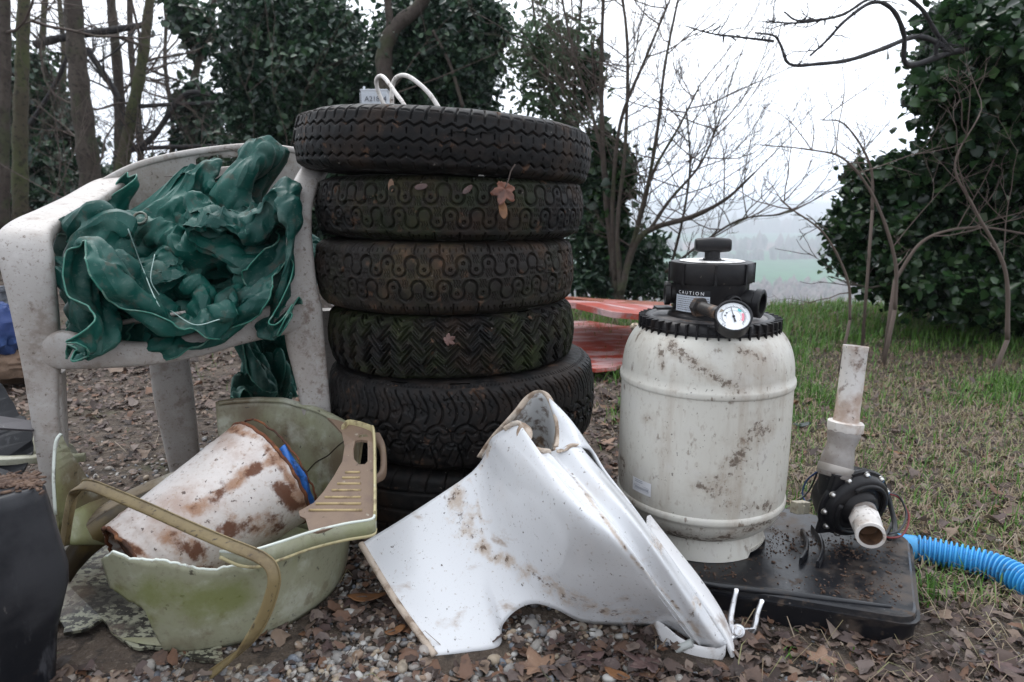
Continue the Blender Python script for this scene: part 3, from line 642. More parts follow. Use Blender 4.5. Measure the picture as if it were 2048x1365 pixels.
# each front leg runs up through the arm post and bends back into the armrest
def arch(name, P_, st):
    g = Geo(); C_ = np.array([W(x, y, d) for x, y, d, w, t in P_]); C_ = catmull(C_, 90); k_ = np.linspace(0, 1, 90); kk = np.linspace(0, 1, len(P_))
    w_ = np.interp(k_, kk, [p[3] for p in P_]) * C_[:, 1] / FPX; t_ = np.interp(k_, kk, [p[4] for p in P_]); T_ = np.gradient(C_, axis=0); out = []
    for c, w, t, T in zip(C_, w_, t_, T_):
        T = nrm(T); a = nrm(fs - T * np.dot(T, fs)); out.append((c, a * w, np.cross(T, a) * t / 2))
    g.loft(out, e=4, k=28); g.A = [pxmask(np.vstack(g.V), st)]; return part(name, g, M['chair'], ch, smooth=60)
arch('leg', [(128, 1120, 1.13, 20, .035), (108, 960, 1.14, 22, .035), (92, 830, 1.145, 25, .035), (84, 735, 1.15, 32, .035), (76, 660, 1.15, 38, .035), (64, 580, 1.15, 42, .035), (54, 520, 1.155, 46, .034), (50, 482, 1.17, 46, .032), (66, 458, 1.21, 42, .028), (110, 432, 1.28, 36, .024), (165, 403, 1.39, 33, .022), (222, 370, 1.51, 29, .024), (258, 360, 1.60, 16, .018)], [(((60, 590), (66, 620)), 18)])
arch('leg', [(655, 1000, 1.33, 24, .032), (640, 880, 1.34, 27, .032), (627, 780, 1.345, 31, .033), (612, 690, 1.35, 38, .035), (604, 620, 1.35, 40, .035), (602, 560, 1.355, 29, .034), (598, 470, 1.36, 24, .032), (600, 410, 1.37, 24, .03), (612, 372, 1.40, 24, .026), (627, 345, 1.46, 24, .024), (640, 325, 1.55, 24, .024), (652, 312, 1.64, 22, .026)], [(((620, 600), (600, 650), (625, 700)), 40), (((640, 700), (650, 780)), 40)])
rib = Geo().loft([sec(112, 745, 1.17, 14, .05), sec(118, 830, 1.17, 13, .045), sec(126, 960, 1.16, 10, .04), sec(140, 1110, 1.15, 9, .035)], n=14); part('leg_rib', rib, M['chair'], ch, smooth=60)
leg('leg', [sec(336, 700, 1.52, 36, .05), sec(348, 790, 1.53, 37, .045), sec(362, 880, 1.54, 33, .04), sec(372, 940, 1.55, 30, .035)])
leg('leg', [sec(640, 620, 1.72, 28, .05), sec(655, 760, 1.74, 27, .045), sec(668, 880, 1.75, 24, .04)])
# front apron and the seat
apr = [(78, 702, 1.15, 36), (130, 700, 1.155, 40), (200, 706, 1.17, 32), (300, 707, 1.205, 24), (400, 688, 1.25, 25), (480, 662, 1.285, 28), (550, 640, 1.32, 34), (600, 622, 1.345, 42)]
part('seat_front', Geo().loft([(W(x, y, d), np.array([0, 0, 1.]) * h * d / FPX, fn_ * .016) for x, y, d, h in apr], e=3, n=50, k=24, cap=True), M['chair'], ch, smooth=60)
FL, FR = W(75, 668, 1.165), W(610, 590, 1.355)
g = Geo(); rows = []
for t in np.linspace(0, 1, 24):
    q = FL + fn_ * .40 * t; r_ = FR + fn_ * .40 * t
    rows.append(np.array([q * (1 - s) + r_ * s + np.array([0, 0, -.018 * math.sin(math.pi * s) * min(1, t * 4) - .025 * t + .012 * math.exp(-((t) / .12) ** 2) - .012]) for s in np.linspace(.03, .97, 30)]))
g.grid(np.array(rows)); part('seat', g, M['chair'], ch, solid=.006, smooth=60)
# backrest shell: curved panel with the grip slot near the top
bt = catmull([W(118, 418, 1.36), W(180, 376, 1.47), W(255, 335, 1.57), W(330, 312, 1.64), W(420, 297, 1.69), (W(510, 290, 1.72)), W(600, 300, 1.72), W(665, 322, 1.68)], 60)
nb = 40; P_ = []
base_l, base_r = FL + fn_ * .38, FR + fn_ * .40
for i, p in enumerate(bt):
    s = i / 59; b = base_l * (1 - s) + base_r * s + fn_ * .03 * math.sin(math.pi * s) + [0, 0, -.03]; n_ = nrm(fn_ + fs * (s - .5) * -.7)
    row = []
    for j in range(nb):
        t = j / (nb - 1); q = p * (1 - t) + b * t; q = q + n_ * (.03 * math.sin(math.pi * t) - (.0 if t > .1 else 0)) + np.array([0, 0, 0])
        row.append(q)
    P_.append(row)
P_ = np.array(P_); g = Geo(); I = np.arange(60 * nb).reshape(60, nb); F_q = []
for i in range(59):
    for j in range(nb - 1):
        q = P_[i:i + 2, j:j + 2].reshape(-1, 3).mean(0); x, y = proj(q)
        slot = ((x - 440) / 44) ** 4 + ((y - (323 - (x - 440) * .03)) / 8.5) ** 4 < 1
        low = any(abs(s0 - (i + .5) / 59) < .028 for s0 in np.linspace(.2, .8, 6)) and .32 < j / nb < .85
        if not slot and not low: F_q.append([I[i, j], I[i, j + 1], I[i + 1, j + 1], I[i + 1, j]])
g.add(P_.reshape(-1, 3), np.array(F_q)); part('backrest', g, M['chair'], ch, solid=.007, smooth=60, subd=1)
part('backrest_rim', Geo().loft([(p + [0, 0, -.004], nrm(fn_) * .0075, np.array([0, 0, .008])) for p in bt[::3]], e=2.4, n=60, k=14), M['chair'], ch, smooth=180)

# ---------------------------------------------------------------- broken tub
tubL = [((.20, .17, .12), 130, .52, .68, .5, None, 9), ((.22, .24, .09), 3.2, .46, .66, .8), ((.12, .08, .045), 5, .44, .64, .85, (1, 1, .8), 9), ((.035, .026, .018), 75, .62, .70, .85, None, 6), ((.55, .56, .48), 14, .52, .70, .5), ((.13, .09, .05), 30, .58, .70, .5)]
M['tub'] = mat('tub_plastic', (.29, .29, .20), .42, tubL, [(25, .08, .004), (200, .12, .001)], stains=[((.15, .17, .035), 9, .66, 1.0, .75, .42)])
M['tub_edge'] = mat('tub_broken_edge', (.62, .66, .60), .5, [(DIRT, 50, .55, .68, .6)])
M['tub_dirty'] = mat('tub_dirty_ledge', (.185, .125, .085), .6, [((.13, .085, .065), 20, .45, .65, .6), ((.34, .27, .15), 8, .58, .7, .6), ((.5, .48, .4), 60, .64, .70, .5), (DDIRT, 110, .63, .69, .7)], [(80, .25, .002)])
tub = thing('broken_tub', 'broken pale green plastic tub with torn walls and a grip handle, holding the rusty pail', 'tub', (-.50, 1.10, 0))
TC = np.array([-.505, 1.095]); RB = .205
def tw(th, z, fl=.17): r = RB + fl * z + (0 if z > .02 else -.006 * (1 - z / .02)); return np.array([TC[0] + r * math.cos(th), TC[1] + r * math.sin(th), z])
def wall(th0, th1, top, n, zmin=.004, jag=.003, seed=0, under=None):
    """part of the tub wall between two angles; its torn top edge follows the given outline"""
    tx = [p[0] for p in top]; tyy = [p[1] for p in top]; rows = []; edge = []
    for k, th in enumerate(np.linspace(th0, th1, n)):
        lo, hi = .0, .5
        for _ in range(26):
            z = (lo + hi) / 2; x, y = proj(tw(th, z)); 
            o = np.argsort(tx); ytop = np.interp(x, np.array(tx)[o], np.array(tyy)[o])
            if y > ytop: lo = z
            else: hi = z
        z0 = zmin
        if under:
            lo, hi = .004, z
            for _ in range(20):
                zm = (lo + hi) / 2; xx, yy = proj(tw(th, zm))
                if yy > np.interp(xx, [u[0] for u in under], [u[1] for u in under]): lo = zm
                else: hi = zm
            z0 = min(lo + (hsh(k * 3.0, 5.) - .5) * .004 * (lo > .006), z - .004)
        z1 = z + (hsh(k * 1.0, seed) - .5) * jag; edge.append(tw(th, z1)); rows.append([tw(th, z0 + (z1 - z0) * t) for t in np.linspace(0, 1, 16)])
    return np.array(rows), np.array(edge)
rowsf, ef = wall(R(-106), R(14), [(150, 1120), (205, 1116), (217, 1112), (225, 1104), (245, 1110), (262, 1118), (330, 1122), (400, 1138), (430, 1140), (462, 1132), (500, 1138), (516, 1122), (535, 1100), (600, 1075), (690, 1060), (720, 1040)], 110, seed=1, under=[(215, 1168), (250, 1195), (290, 1216), (303, 1250), (330, 1300), (350, 1340), (360, 1400)])
part('front_wall', Geo().grid(rowsf, a=pxmask(rowsf, [(((300, 1190), (400, 1200), (470, 1190)), 55), (((240, 1180), (300, 1240)), 30)])), M['tub'], tub, solid=.0045, smooth=60)
part('torn_edge', Geo().tube(ef[2:86], .0019, 6), M['tub_edge'], tub, smooth=180)
rowsb, eb = wall(R(10), R(112), [(405, 815), (415, 808), (450, 800), (520, 796), (570, 798), (640, 818), (690, 845), (740, 880), (760, 900)], 70, jag=.0005, seed=2)
part('back_wall', Geo().grid(rowsb), M['tub'], tub, solid=.0045, smooth=60)
part('back_rim', Geo().loft([(p + [0, 0, -.004], nrm(p - np.array([*TC, p[2]])) * .008, np.array([0, 0, .005])) for p in eb[::4]], n=50, e=3, k=12), M['tub'], tub, smooth=60)
crack = catmull([tw(R(38), .21), tw(R(45), .19), tw(R(52), .165), tw(R(60), .145), tw(R(66), .12)], 20) + (np.array([*TC, 0]) - np.array([*(TC + [.15, .18]), 0])) * .012
part('crack', Geo().tube(crack, .0010, 5), mat('crack_dark', (.03, .02, .015), .9), tub)
# floor of the tub inside
g = Geo(); th = np.linspace(0, 2 * math.pi, 64, endpoint=False)
part('tub_floor', Geo().grid(np.array([[[TC[0] + r * math.cos(a), TC[1] + r * math.sin(a), .012] for a in np.linspace(R(-120), R(120), 40)] for r in (.01, .1, .196)])), M['tub'], tub)
# ledge with grip slot
def poly_plate(name, pts, m, parent, thick, hole=None, bev=0, seed=0, jag=0, label=None, up=None):
    bm = bmesh.new(); off = origin(parent); P_ = [np.asarray(p, float) for p in pts]
    if jag:
        rg = random.Random(seed); Q = []
        for i, p in enumerate(P_):
            q = P_[(i + 1) % len(P_)]; L_ = np.linalg.norm(q - p); k = max(1, int(L_ / .012))
            for t in range(k): Q.append(p + (q - p) * t / k + np.array([rg.uniform(-jag, jag) for _ in range(3)]) * (1, 1, .3))
        P_ = Q
    vs = [bm.verts.new(Vector(p - off)) for p in P_]; es = [bm.edges.new((vs[i], vs[(i + 1) % len(vs)])) for i in range(len(vs))]
    if hole is not None:
        hv = [bm.verts.new(Vector(np.asarray(p) - off)) for p in hole]; es += [bm.edges.new((hv[i], hv[(i + 1) % len(hv)])) for i in range(len(hv))]
    bmesh.ops.triangle_fill(bm, use_beauty=True, use_dissolve=False, edges=es)
    bmesh.ops.recalc_face_normals(bm, faces=bm.faces)
    me = bpy.data.meshes.new(name); bm.to_mesh(me); bm.free(); at = me.attributes.new('tone', 'FLOAT', 'POINT'); at.data.foreach_set('value', [0.] * len(me.vertices))
    o = bpy.data.objects.new(name, me); sc.collection.objects.link(o); o.parent = parent; me.materials.append(m)
    mods(o, bev, 0, thick)
    if label: o['label'] = label
    return o
LP = {}
def lw(px, py):                        # ledge plane: slightly sagging towards the front
    d = 1.13 + (880 - py) * .00095 if py > 880 else 1.13 + (880 - py) * .0022
    return W(px, py, d)
outer = [(655, 838), (700, 850), (738, 860), (748, 870), (750, 890), (750, 1030), (745, 1042), (690, 1052), (620, 1070), (612, 1040), (600, 1034), (598, 1025), (628, 1008), (648, 985), (668, 955), (685, 925), (690, 895), (684, 868), (668, 850)]
hole = [(711, 884), (722, 882), (735, 884), (736, 900), (736, 925), (730, 931), (718, 931), (708, 920), (707, 900)]
led = poly_plate('handle_ledge', [lw(*p) for p in outer], M['tub_dirty'], tub, .005, hole=[lw(*p) for p in hole])
for k, (x0, x1, y) in enumerate(((691, 720, 949), (685, 720, 960), (675, 722, 972), (664, 722, 985), (650, 722, 999), (632, 722, 1012), (618, 724, 1025))):
    part('grip_rib', Geo().tube(np.array([lw(x0, y), lw((x0 + x1) / 2, y), lw(x1, y)]) + [0, 0, .0035], .0022, 8), mat('rib_ochre', (.40, .30, .15), .5, [(DIRT, 60, .5, .66, .7)]) if k == 0 else bpy.data.materials['rib_ochre'], led, smooth=180)
# raised outer lip and drop skirt
lip = [lw(686, 862), lw(700, 852), lw(738, 862), lw(748, 874), lw(750, 960), lw(750, 1036)]
part('lip', Geo().loft([(p + [0, 0, .003], nrm([1, .2, 0]) * .0028, np.array([0, 0, .009])) for p in catmull(lip, 30)], e=3, k=10), mat('lip_ochre', (.46, .40, .22), .45, [(DIRT, 45, .5, .66, .7), ((.55, .52, .40), 90, .6, .7, .6)]), tub, smooth=60)
sk = catmull([lw(750, 1032), lw(742, 1044), lw(690, 1053), lw(620, 1070), W(560, 1090, .895), W(490, 1110, .872), W(440, 1108, .87)], 40)
w_ = np.concatenate([np.full(30, .0215), np.linspace(.0215, .004, 10)])
rows = [[p + [0, 0, .004], p + [0, 0, -h * .5], p + [0, -.001, -h]] for p, h in zip(sk, w_)]
part('rim_skirt', Geo().grid(np.array(rows)), M['tub'], tub, solid=.004, smooth=60)
part('rim_bead', Geo().tube(np.array([r[2] for r in rows]), .0032, 8), bpy.data.materials['lip_ochre'], tub, smooth=180)
part('rim_bead', Geo().tube(np.array([r[0] for r in rows]), .0022, 8), M['tub_edge'], tub, smooth=180)
# spout behind the grip
part('grip_back', Geo().loft([(W(752, 872, 1.17), fs * .008, np.array([0, 0, .006])), (W(765, 900, 1.165), fs * .006, np.array([0, 0, .010])), (W(766, 945, 1.13), fs * .006, np.array([0, 0, .010])), (W(750, 962, 1.11), fs * .006, np.array([0, 0, .006]))], n=20, e=3), M['tub_dirty'], tub, smooth=60)
# fallen wall pieces left of it
M['flap'] = mat('tub_flap', (.27, .27, .195), .5, [((.012, .010, .008), 75, .47, .52, .95, (1, 1.5, 1), 9), ((.02, .015, .012), 14, .52, .60, .8, None, 9), ((.11, .075, .05), 9, .5, .66, .7), ((.30, .33, .25), 5, .5, .7, .5)], [(60, .5, .004)])
fl = [(112, 1212, .012), (125, 1180, .03), (160, 1120, .035), (215, 1075, .045), (300, 1060, .05), (370, 1120, .03), (420, 1200, .02), (450, 1328, .004), (385, 1322, .004), (330, 1300, .006), (262, 1296, .008), (225, 1262, .012), (205, 1240, .016), (172, 1262, .012), (128, 1268, .008)]
poly_plate('torn_flap', [G(x, y, z) for x, y, z in fl], M['flap'], tub, .005, jag=.0025, seed=5, label='torn tub flap lying flat, speckled with black dirt')
g = Geo(); rows = [[W(x, y, d), W(x + dx, y2, d2)] for x, y, d, dx, y2, d2 in ((130, 1030, 1.03, 0, 1090, 1.0), (180, 1005, 1.08, 5, 1090, 1.05), (240, 985, 1.14, 10, 1090, 1.1), (300, 975, 1.2, 15, 1090, 1.16), (360, 972, 1.25, 5, 1090, 1.2))]
part('inner_wall', Geo().grid(np.array([catmull(r, 6) for r in rows])), M['tub'], tub, solid=.005)
poly_plate('wall_shard', [W(x, y, d) for x, y, d in ((122, 868, 1.10), (129, 880, 1.10), (140, 905, 1.11), (165, 945, 1.13), (205, 990, 1.16), (215, 1040, 1.15), (180, 1090, 1.1), (120, 1090, 1.06), (112, 1030, 1.06), (108, 960, 1.07), (113, 905, 1.09))], M['tub'], tub, .004, jag=.001, label='pointed shard of the torn tub wall')
part('torn_edge', Geo().tube(catmull([W(122, 868, 1.098), W(113, 880, 1.09), W(109, 905, 1.085), W(107, 960, 1.068), W(111, 1030, 1.056)], 20), .0025, 6), M['tub_edge'], tub, smooth=180)
# broken-off rim arc behind the pail
M['rim_arc'] = mat('rim_arc', (.22, .17, .11), .55, [((.45, .43, .38), 10, .5, .62, .8, (1, 1, 1), 9), ((.05, .035, .02), 18, .48, .64, .7), (DDIRT, 90, .6, .68, .8)])
ra = thing('broken_rim_arc', 'curved piece of dirty broken rim lying behind the rusty pail', 'plastic scrap', G(230, 1080))
pp = catmull([W(128, 1098, 1.03), W(150, 1068, 1.045), W(185, 1035, 1.07), (W(240, 1000, 1.10)), W(310, 968, 1.13), W(385, 940, 1.16), W(440, 920, 1.19)], 40)
part('arc_top', Geo().loft([(p, nrm([-.4, .8, .2]) * .013, np.array([0, 0, .004])) for p in pp[::3]], n=40, e=3, k=12), M['rim_arc'], ra, smooth=60)
rows = [[p + [0.005, -.010, -.003], p + [.008, -.014, -.028], p + [.008, -.010, -.055]] for p in pp]
part('arc_skirt', Geo().grid(np.array(rows)), mat('arc_dark', (.12, .085, .03), .5, [((.03, .02, .012), 12, .42, .6, .8)]), ra, solid=.004)
# bent yellowed strip torn from the tub rim
M['strip'] = mat('strip_ochre', (.20, .15, .07), .5, [((.10, .065, .03), 14, .48, .66, .7), ((.03, .02, .015), 100, .58, .67, .85, (1, 3, 1)), ((.36, .30, .16), 9, .52, .7, .6)], [(120, .3, .0015)])
st = thing('bent_strip', 'yellowed bent plastic rim strip arching over the broken tub', 'plastic strip', G(420, 1358))
sp = [(128, 1085, 1.0), (134, 1040, .99), (142, 1000, .98), (152, 980, .97), (166, 971, .965), (185, 973, .96), (215, 984, .95), (300, 1020, .92), (380, 1056, .89), (450, 1086, .865), (505, 1108, .845), (528, 1120, .836), (542, 1134, .83), (548, 1155, .826), (545, 1180, .824), (530, 1225, .822), (505, 1270, .822), (470, 1312, .83), (430, 1345, .845), (400, 1368, .855)]
wv = [nrm([.85, -.45, 0])] * 3 + [nrm([.7, .1, .5]), nrm([.3, .6, .6]), nrm([.15, .7, .6])] + [nrm([.2, .65, .72])] * 5 + [nrm([.5, .5, .65]), nrm([.7, .45, .4]), nrm([.85, .45, .1]), nrm([.9, .4, 0]), nrm([.9, .35, .1]), nrm([.8, .35, .3]), nrm([.6, .4, .5]), nrm([.4, .5, .6]), nrm([.3, .5, .6])]
P_ = np.array([W(*q) for q in sp]); T_ = np.gradient(P_, axis=0)
secs = []
for p, t, w in zip(P_, T_, wv):
    t = nrm(t); w = nrm(w - t * np.dot(w, t)); secs.append((p, w * .0085, np.cross(t, w) * .0028))
part('strip', Geo().loft(secs, e=3, n=140, k=14), M['strip'], st, smooth=50)
secs2 = [(c + b * .9, a * .16, b * .5) for c, a, b in secs]
part('bead', Geo().loft([(c + a * s_, a * .14, b * 1.5) for (c, a, b), s_ in zip(secs, [.9] * len(secs))], n=140, k=10), M['strip'], st, smooth=180)

# ---------------------------------------------------------------- rusty pail lying in the tub
RUST = (.15, .048, .018)
M['pail'] = mat('pail_enamel', (.60, .55, .52), .45, [((.31, .19, .135), 7, .42, .62, .75, None, 9), ((.55, .51, .48), 20, .5, .65, .5), (RUST, 16, .58, .66, .85, (1, 1, 1), 8, .85), ((.06, .03, .02), 95, .62, .68, .9, None, 5), ((.36, .25, .18), 150, .54, .68, .6, None, 8)], [(70, .25, .002)], stains=[((.30, .15, .075), 16, .66, .86, .85, .32), ((.11, .038, .016), 26, .74, .88, .95, .32)])
M['rust'] = mat('rust', RUST, .85, [((.035, .018, .012), 25, .42, .62, .85), ((.30, .12, .045), 40, .55, .68, .7)], [(90, .6, .003)])
a0_, a1_ = W(290, 1122, 1.0), W(538, 948, 1.17); axp = nrm(a1_ - a0_); LP_ = .255
a0_ = a1_ - axp * LP_; F_ = frame_to(axp)
pail = thing('rusty_pail', 'white enamel pail streaked with rust, lying on its side inside the broken tub', 'pail', a0_ - [0, 0, .07])
r_a, r_b = .078, .107
g = Geo(); prof = []
for t in np.linspace(0, 1, 60):
    r = r_a + (r_b - r_a) * t; r += .0014 * math.exp(-((t - .80) / .010) ** 2) + .0014 * math.exp(-((t - .76) / .010) ** 2) + .0012 * math.exp(-((t - .12) / .012) ** 2); prof.append((r, t * LP_))
n = 96; th = np.linspace(0, 2 * math.pi, n, endpoint=False); pr = np.array(prof); Rr, A = np.meshgrid(pr[:, 0], th); Z = np.broadcast_to(pr[:, 1], Rr.shape)
Rr = Rr + .004 * np.sin(A * 2 + .6) * (1 - Z / LP_) + .002 * (fbm(A * 3, Z * 12) - .47)
P_ = np.stack([Rr * np.cos(A), Rr * np.sin(A), Z], -1) @ F_.T + a0_
part('pail_body', Geo().grid(P_, closeu=True, a=pxmask(P_, [(((388, 1020), (440, 985), (500, 945), (560, 915)), 20), (((440, 850), (520, 880), (600, 990), (625, 1040)), 14), (((215, 1065), (300, 1120), (420, 1140)), 14), (((560, 975), (590, 1010)), 26), (((350, 1080), (400, 1110)), 40), (((470, 1060), (540, 1050)), 36)])), M['pail'], pail, solid=-.0015, smooth=60)
def ringt(r, z, th_=.003, m='rust', nm='rim', jag=0.): 
    A = np.linspace(0, 2 * math.pi, 97); q = np.stack([(r + jag * (vnoise(A * 9, A * 0) - .5)) * np.cos(A), r * np.sin(A), z + jag * (vnoise(A * 14, A * 0 + 5) - .5)], -1) @ F_.T + a0_
    return part(nm, Geo().tube(q, th_, 8, cap=False), M[m], pail, smooth=180)
ringt(r_b + .001, LP_, .0032, jag=.003); ringt(r_a + .001, 0, .0028, jag=.006)
part('pail_bottom', Geo().lathe([(0, .012), (r_a - .002, .012)], 64, M=F_, o=a0_), M['rust'], pail)
ringt(r_b - .004, LP_ + .020, .0020, nm='bail_ring', jag=.004)
# rust seam running along the side
e1 = nrm(W(500, 960, 1.0) - (a0_ + axp * .17)); e1 = nrm(e1 - axp * np.dot(e1, axp)); e2 = np.cross(axp, e1)
def onp(t, ang, h=.0008): r = r_a + (r_b - r_a) * t + h; return a0_ + axp * (t * LP_) + (e1 * math.cos(ang) + e2 * math.sin(ang)) * r
bl = thing('blue_plastic', 'bright blue crumpled plastic wedged behind the rusty pail', 'plastic scrap', W(600, 960, 1.14))
rows = []
for a in np.linspace(-.2, 1.5, 40):
    rows.append([a1_ + axp * (.002 + .016 * s) + (e1 * math.cos(a) + e2 * math.sin(a)) * (r_b - .012 + .004 * math.sin(a * 9 + s * 4) + .004 * s) for s in np.linspace(0, 1, 8)])
part('sheet', Geo().grid(np.array(rows)), mat('blue_plastic', (.03, .15, .50), .4, [((.015, .05, .15), 50, .52, .6, .8), (DIRT, 100, .62, .68, .7)]), bl, solid=.002)

# ---------------------------------------------------------------- broken white toilet pan lying on its side
M['ceramic'] = mat('ceramic', (.68, .685, .70), .16, [((.56, .50, .43), 4, .55, .72, .45), ((.30, .20, .125), 10, .60, .72, .75, (1.0, 1, 2.2), 9, .8), ((.05, .033, .022), 130, .66, .70, .9, None, 4, .8), ((.10, .06, .04), 38, .69, .73, .85, None, 5, .8), ((.30, .22, .16), 210, .60, .70, .5, (1, 1, .6), 6)], [(3, .05, .01)], stains=[((.42, .31, .215), 40, .70, .96, .75, .34), ((.12, .075, .05), 90, .86, .96, .9, .34)])
M['ceramic_raw'] = mat('ceramic_raw_edge', (.50, .41, .33), .8, [((.16, .10, .06), 40, .46, .62, .75), ((.62, .57, .5), 25, .55, .68, .6)], [(150, .5, .002)])
M['muddy_ceramic'] = mat('muddy_ceramic', (.64, .65, .65), .3, [((.35, .21, .09), 12, .50, .60, .85), ((.12, .07, .04), 50, .5, .63, .8)])
to = thing('broken_toilet', 'broken white ceramic toilet pan lying on its side in front of the tyres', 'toilet', G(1150, 1260))
cols = [
 [(722, 1088, 1.06), (790, 1200, .975), (870, 1312, .893)],
 [(790, 1047, 1.075), (850, 1165, .985), (935, 1304, .900)],
 [(862, 1001, 1.09), (915, 1120, 1.01), (998, 1292, .915)],
 [(930, 955, 1.10), (958, 1075, 1.03), (1006, 1250, .95)],
 [(955, 932, 1.10), (985, 1050, 1.03), (1036, 1219, .965)],
 [(968, 912, 1.095), (1010, 1040, 1.01), (1072, 1208, .965)],
 [(976, 890, 1.085), (1045, 1030, .965), (1115, 1221, .96)],
 [(985, 875, 1.07), (1085, 1020, .91), (1140, 1140, .905), (1165, 1245, .958)],
 [(1010, 858, 1.05), (1120, 1010, .872), (1190, 1145, .885), (1235, 1252, .955)],
 [(1040, 848, 1.03), (1150, 1010, .855), (1228, 1145, .872), (1290, 1253, .955)],
 [(1052, 890, 1.02), (1180, 1025, .852), (1268, 1155, .868), (1340, 1262, .945)],
 [(1075, 900, 1.01), (1205, 1040, .856), (1298, 1170, .868), (1375, 1280, .925)],
 [(1094, 903, 1.0), (1225, 1050, .860), (1318, 1180, .868), (1398, 1292, .905)],
 [(1104, 903, 1.012), (1236, 1052, .876), (1330, 1185, .884), (1410, 1297, .905)],
 [(1112, 900, 1.0), (1246, 1052, .866), (1420, 1298, .888)],
 [(1135, 893, .99), (1272, 1050, .872), (1436, 1296, .884)],
 [(1158, 892, .992), (1300, 1070, .905), (1450, 1290, .886)],
 [(1168, 900, 1.005), (1314, 1076, .92), (1455, 1288, .892)]]
nu, nv = 34, 0
del cols[14]
C2 = np.array([catmull([W(*q) for q in c], nu) for c in cols])            # col, v
P_ = np.stack([catmull(C2[:, j], 230) for j in range(nu)], 1)
g = Geo(); g.grid(P_, a=pxmask(P_, [(((905, 985), (925, 1040), (960, 1085)), 42), (((950, 1085), (1020, 1125), (1090, 1170), (1180, 1215), (1290, 1240)), 26), (((940, 960), (955, 1000), (962, 1045)), 9), (((1130, 930), (1180, 1000), (1260, 1110), (1340, 1200), (1400, 1270)), 7), (((1400, 1200), (1380, 1230)), 20), (((790, 1250), (860, 1290)), 12), (((1300, 1080), (1320, 1100)), 10), (((985, 880), (960, 940)), 9)])); part('pan_body', g, M['ceramic'], to, solid=-.007, smooth=70)
# mud stain following the hollow between foot and bowl, a little proud of the glaze
def stain(seed, i0, i1, wid, name='mud_stain'):
    pass
top_edge = P_[:, 0]; bot = P_[:, -1]
part('broken_edge', Geo().tube(top_edge[int(230 * 8.0 / 16):int(230 * 12.4 / 16)] , .0045, 8), M['ceramic_raw'], to, smooth=180)
part('foot_edge', Geo().tube(catmull([W(*q) for q in cols[0]], 40), .0055, 8), M['ceramic_raw'], to, smooth=180)
# back of the outlet horn, seen into
rim = catmull([W(960, 915, 1.12), W(985, 878, 1.12), W(1010, 850, 1.12), W(1035, 822, 1.125), W(1052, 800, 1.13), W(1066, 789, 1.135), W(1080, 785, 1.135), W(1093, 790, 1.13), W(1103, 806, 1.12), W(1112, 830, 1.10), W(1118, 858, 1.075), W(1117, 885, 1.04), W(1110, 902, 1.015)], 60)
low = catmull([W(1010, 960, 1.11), W(1020, 950, 1.11), W(1030, 945, 1.12), W(1045, 940, 1.14), W(1060, 938, 1.16), W(1072, 936, 1.17), W(1084, 936, 1.17), W(1094, 936, 1.16), W(1100, 935, 1.15), W(1104, 935, 1.13), W(1107, 930, 1.09), W(1108, 925, 1.06), W(1107, 920, 1.03)], 60)
bul = np.array([0, .03, .0])
P2 = np.array([[r * (1 - t) + l * t + bul * math.sin(t * math.pi / 2) for t in np.linspace(0, 1, 16)] for r, l in zip(rim, low)])
part('outlet_inside', Geo().grid(P2), M['muddy_ceramic'], to, solid=.006, smooth=70)
part('outlet_rim', Geo().loft([(p, nrm([.3, -.6, .7]) * (.0035 + .003 * abs(math.sin(i * .5))), nrm([.8, .2, -.3]) * .006) for i, p in enumerate(rim[::3])], n=70, k=12, e=2.4), M['ceramic_raw'], to, smooth=180)
# broken spur at the notch
g = Geo().loft([(W(1046, 848, 1.025), np.array([.004, 0, 0]), np.array([0, .003, .001])), (W(1048, 862, 1.02), np.array([.012, 0, 0.002]), np.array([0, .006, .003])), (W(1050, 880, 1.015), np.array([.011, 0, 0.004]), np.array([0, .009, .003])), (W(1043, 897, 1.02), np.array([.007, 0, .002]), np.array([0, .004, .002]))], n=12, e=2.5); part('broken_spur', g, M['ceramic_raw'], to, smooth=50)
g = Geo().loft([(W(1118, 903, 1.0), np.array([.004, 0, 0]), np.array([0, .003, .002])), (W(1133, 896, .99), np.array([.005, .0, .006]), np.array([0, .004, 0])), (W(1152, 893, .99), np.array([.005, .0, .004]), np.array([0, .003, 0]))], n=12, e=2.5); part('broken_spur', g, M['ceramic_raw'], to, smooth=50)
# outer flank between the bowl edge and the back
flank = [[W(*a), W(*b), W(*c)] for a, b, c in (((1107, 901, 1.022), (1126, 904, 1.012), (1150, 902, 1.004)), ((1114, 870, 1.06), (1132, 880, 1.035), (1158, 898, 1.006)), ((1112, 842, 1.09), (1140, 862, 1.05), (1166, 896, 1.008)), ((1100, 800, 1.125), (1140, 842, 1.09), (1185, 905, 1.02)), ((1160, 895, 1.13), (1178, 915, 1.08), (1210, 945, 1.0)), ((1225, 975, 1.08), (1240, 990, 1.04), (1262, 1012, .95)), ((1320, 1100, 1.0), (1330, 1110, .98), (1345, 1125, .915)), ((1400, 1205, .96), (1406, 1210, .93), (1414, 1222, .90)), ((1462, 1288, .92), (1461, 1289, .91), (1459, 1292, .893)))]
fk = np.array([catmull(r, 10) for r in flank]); P3_ = np.stack([catmull(fk[:, j], 60) for j in range(10)], 1)
part('pan_flank', Geo().grid(P3_), M['ceramic'], to, solid=.005, smooth=70)
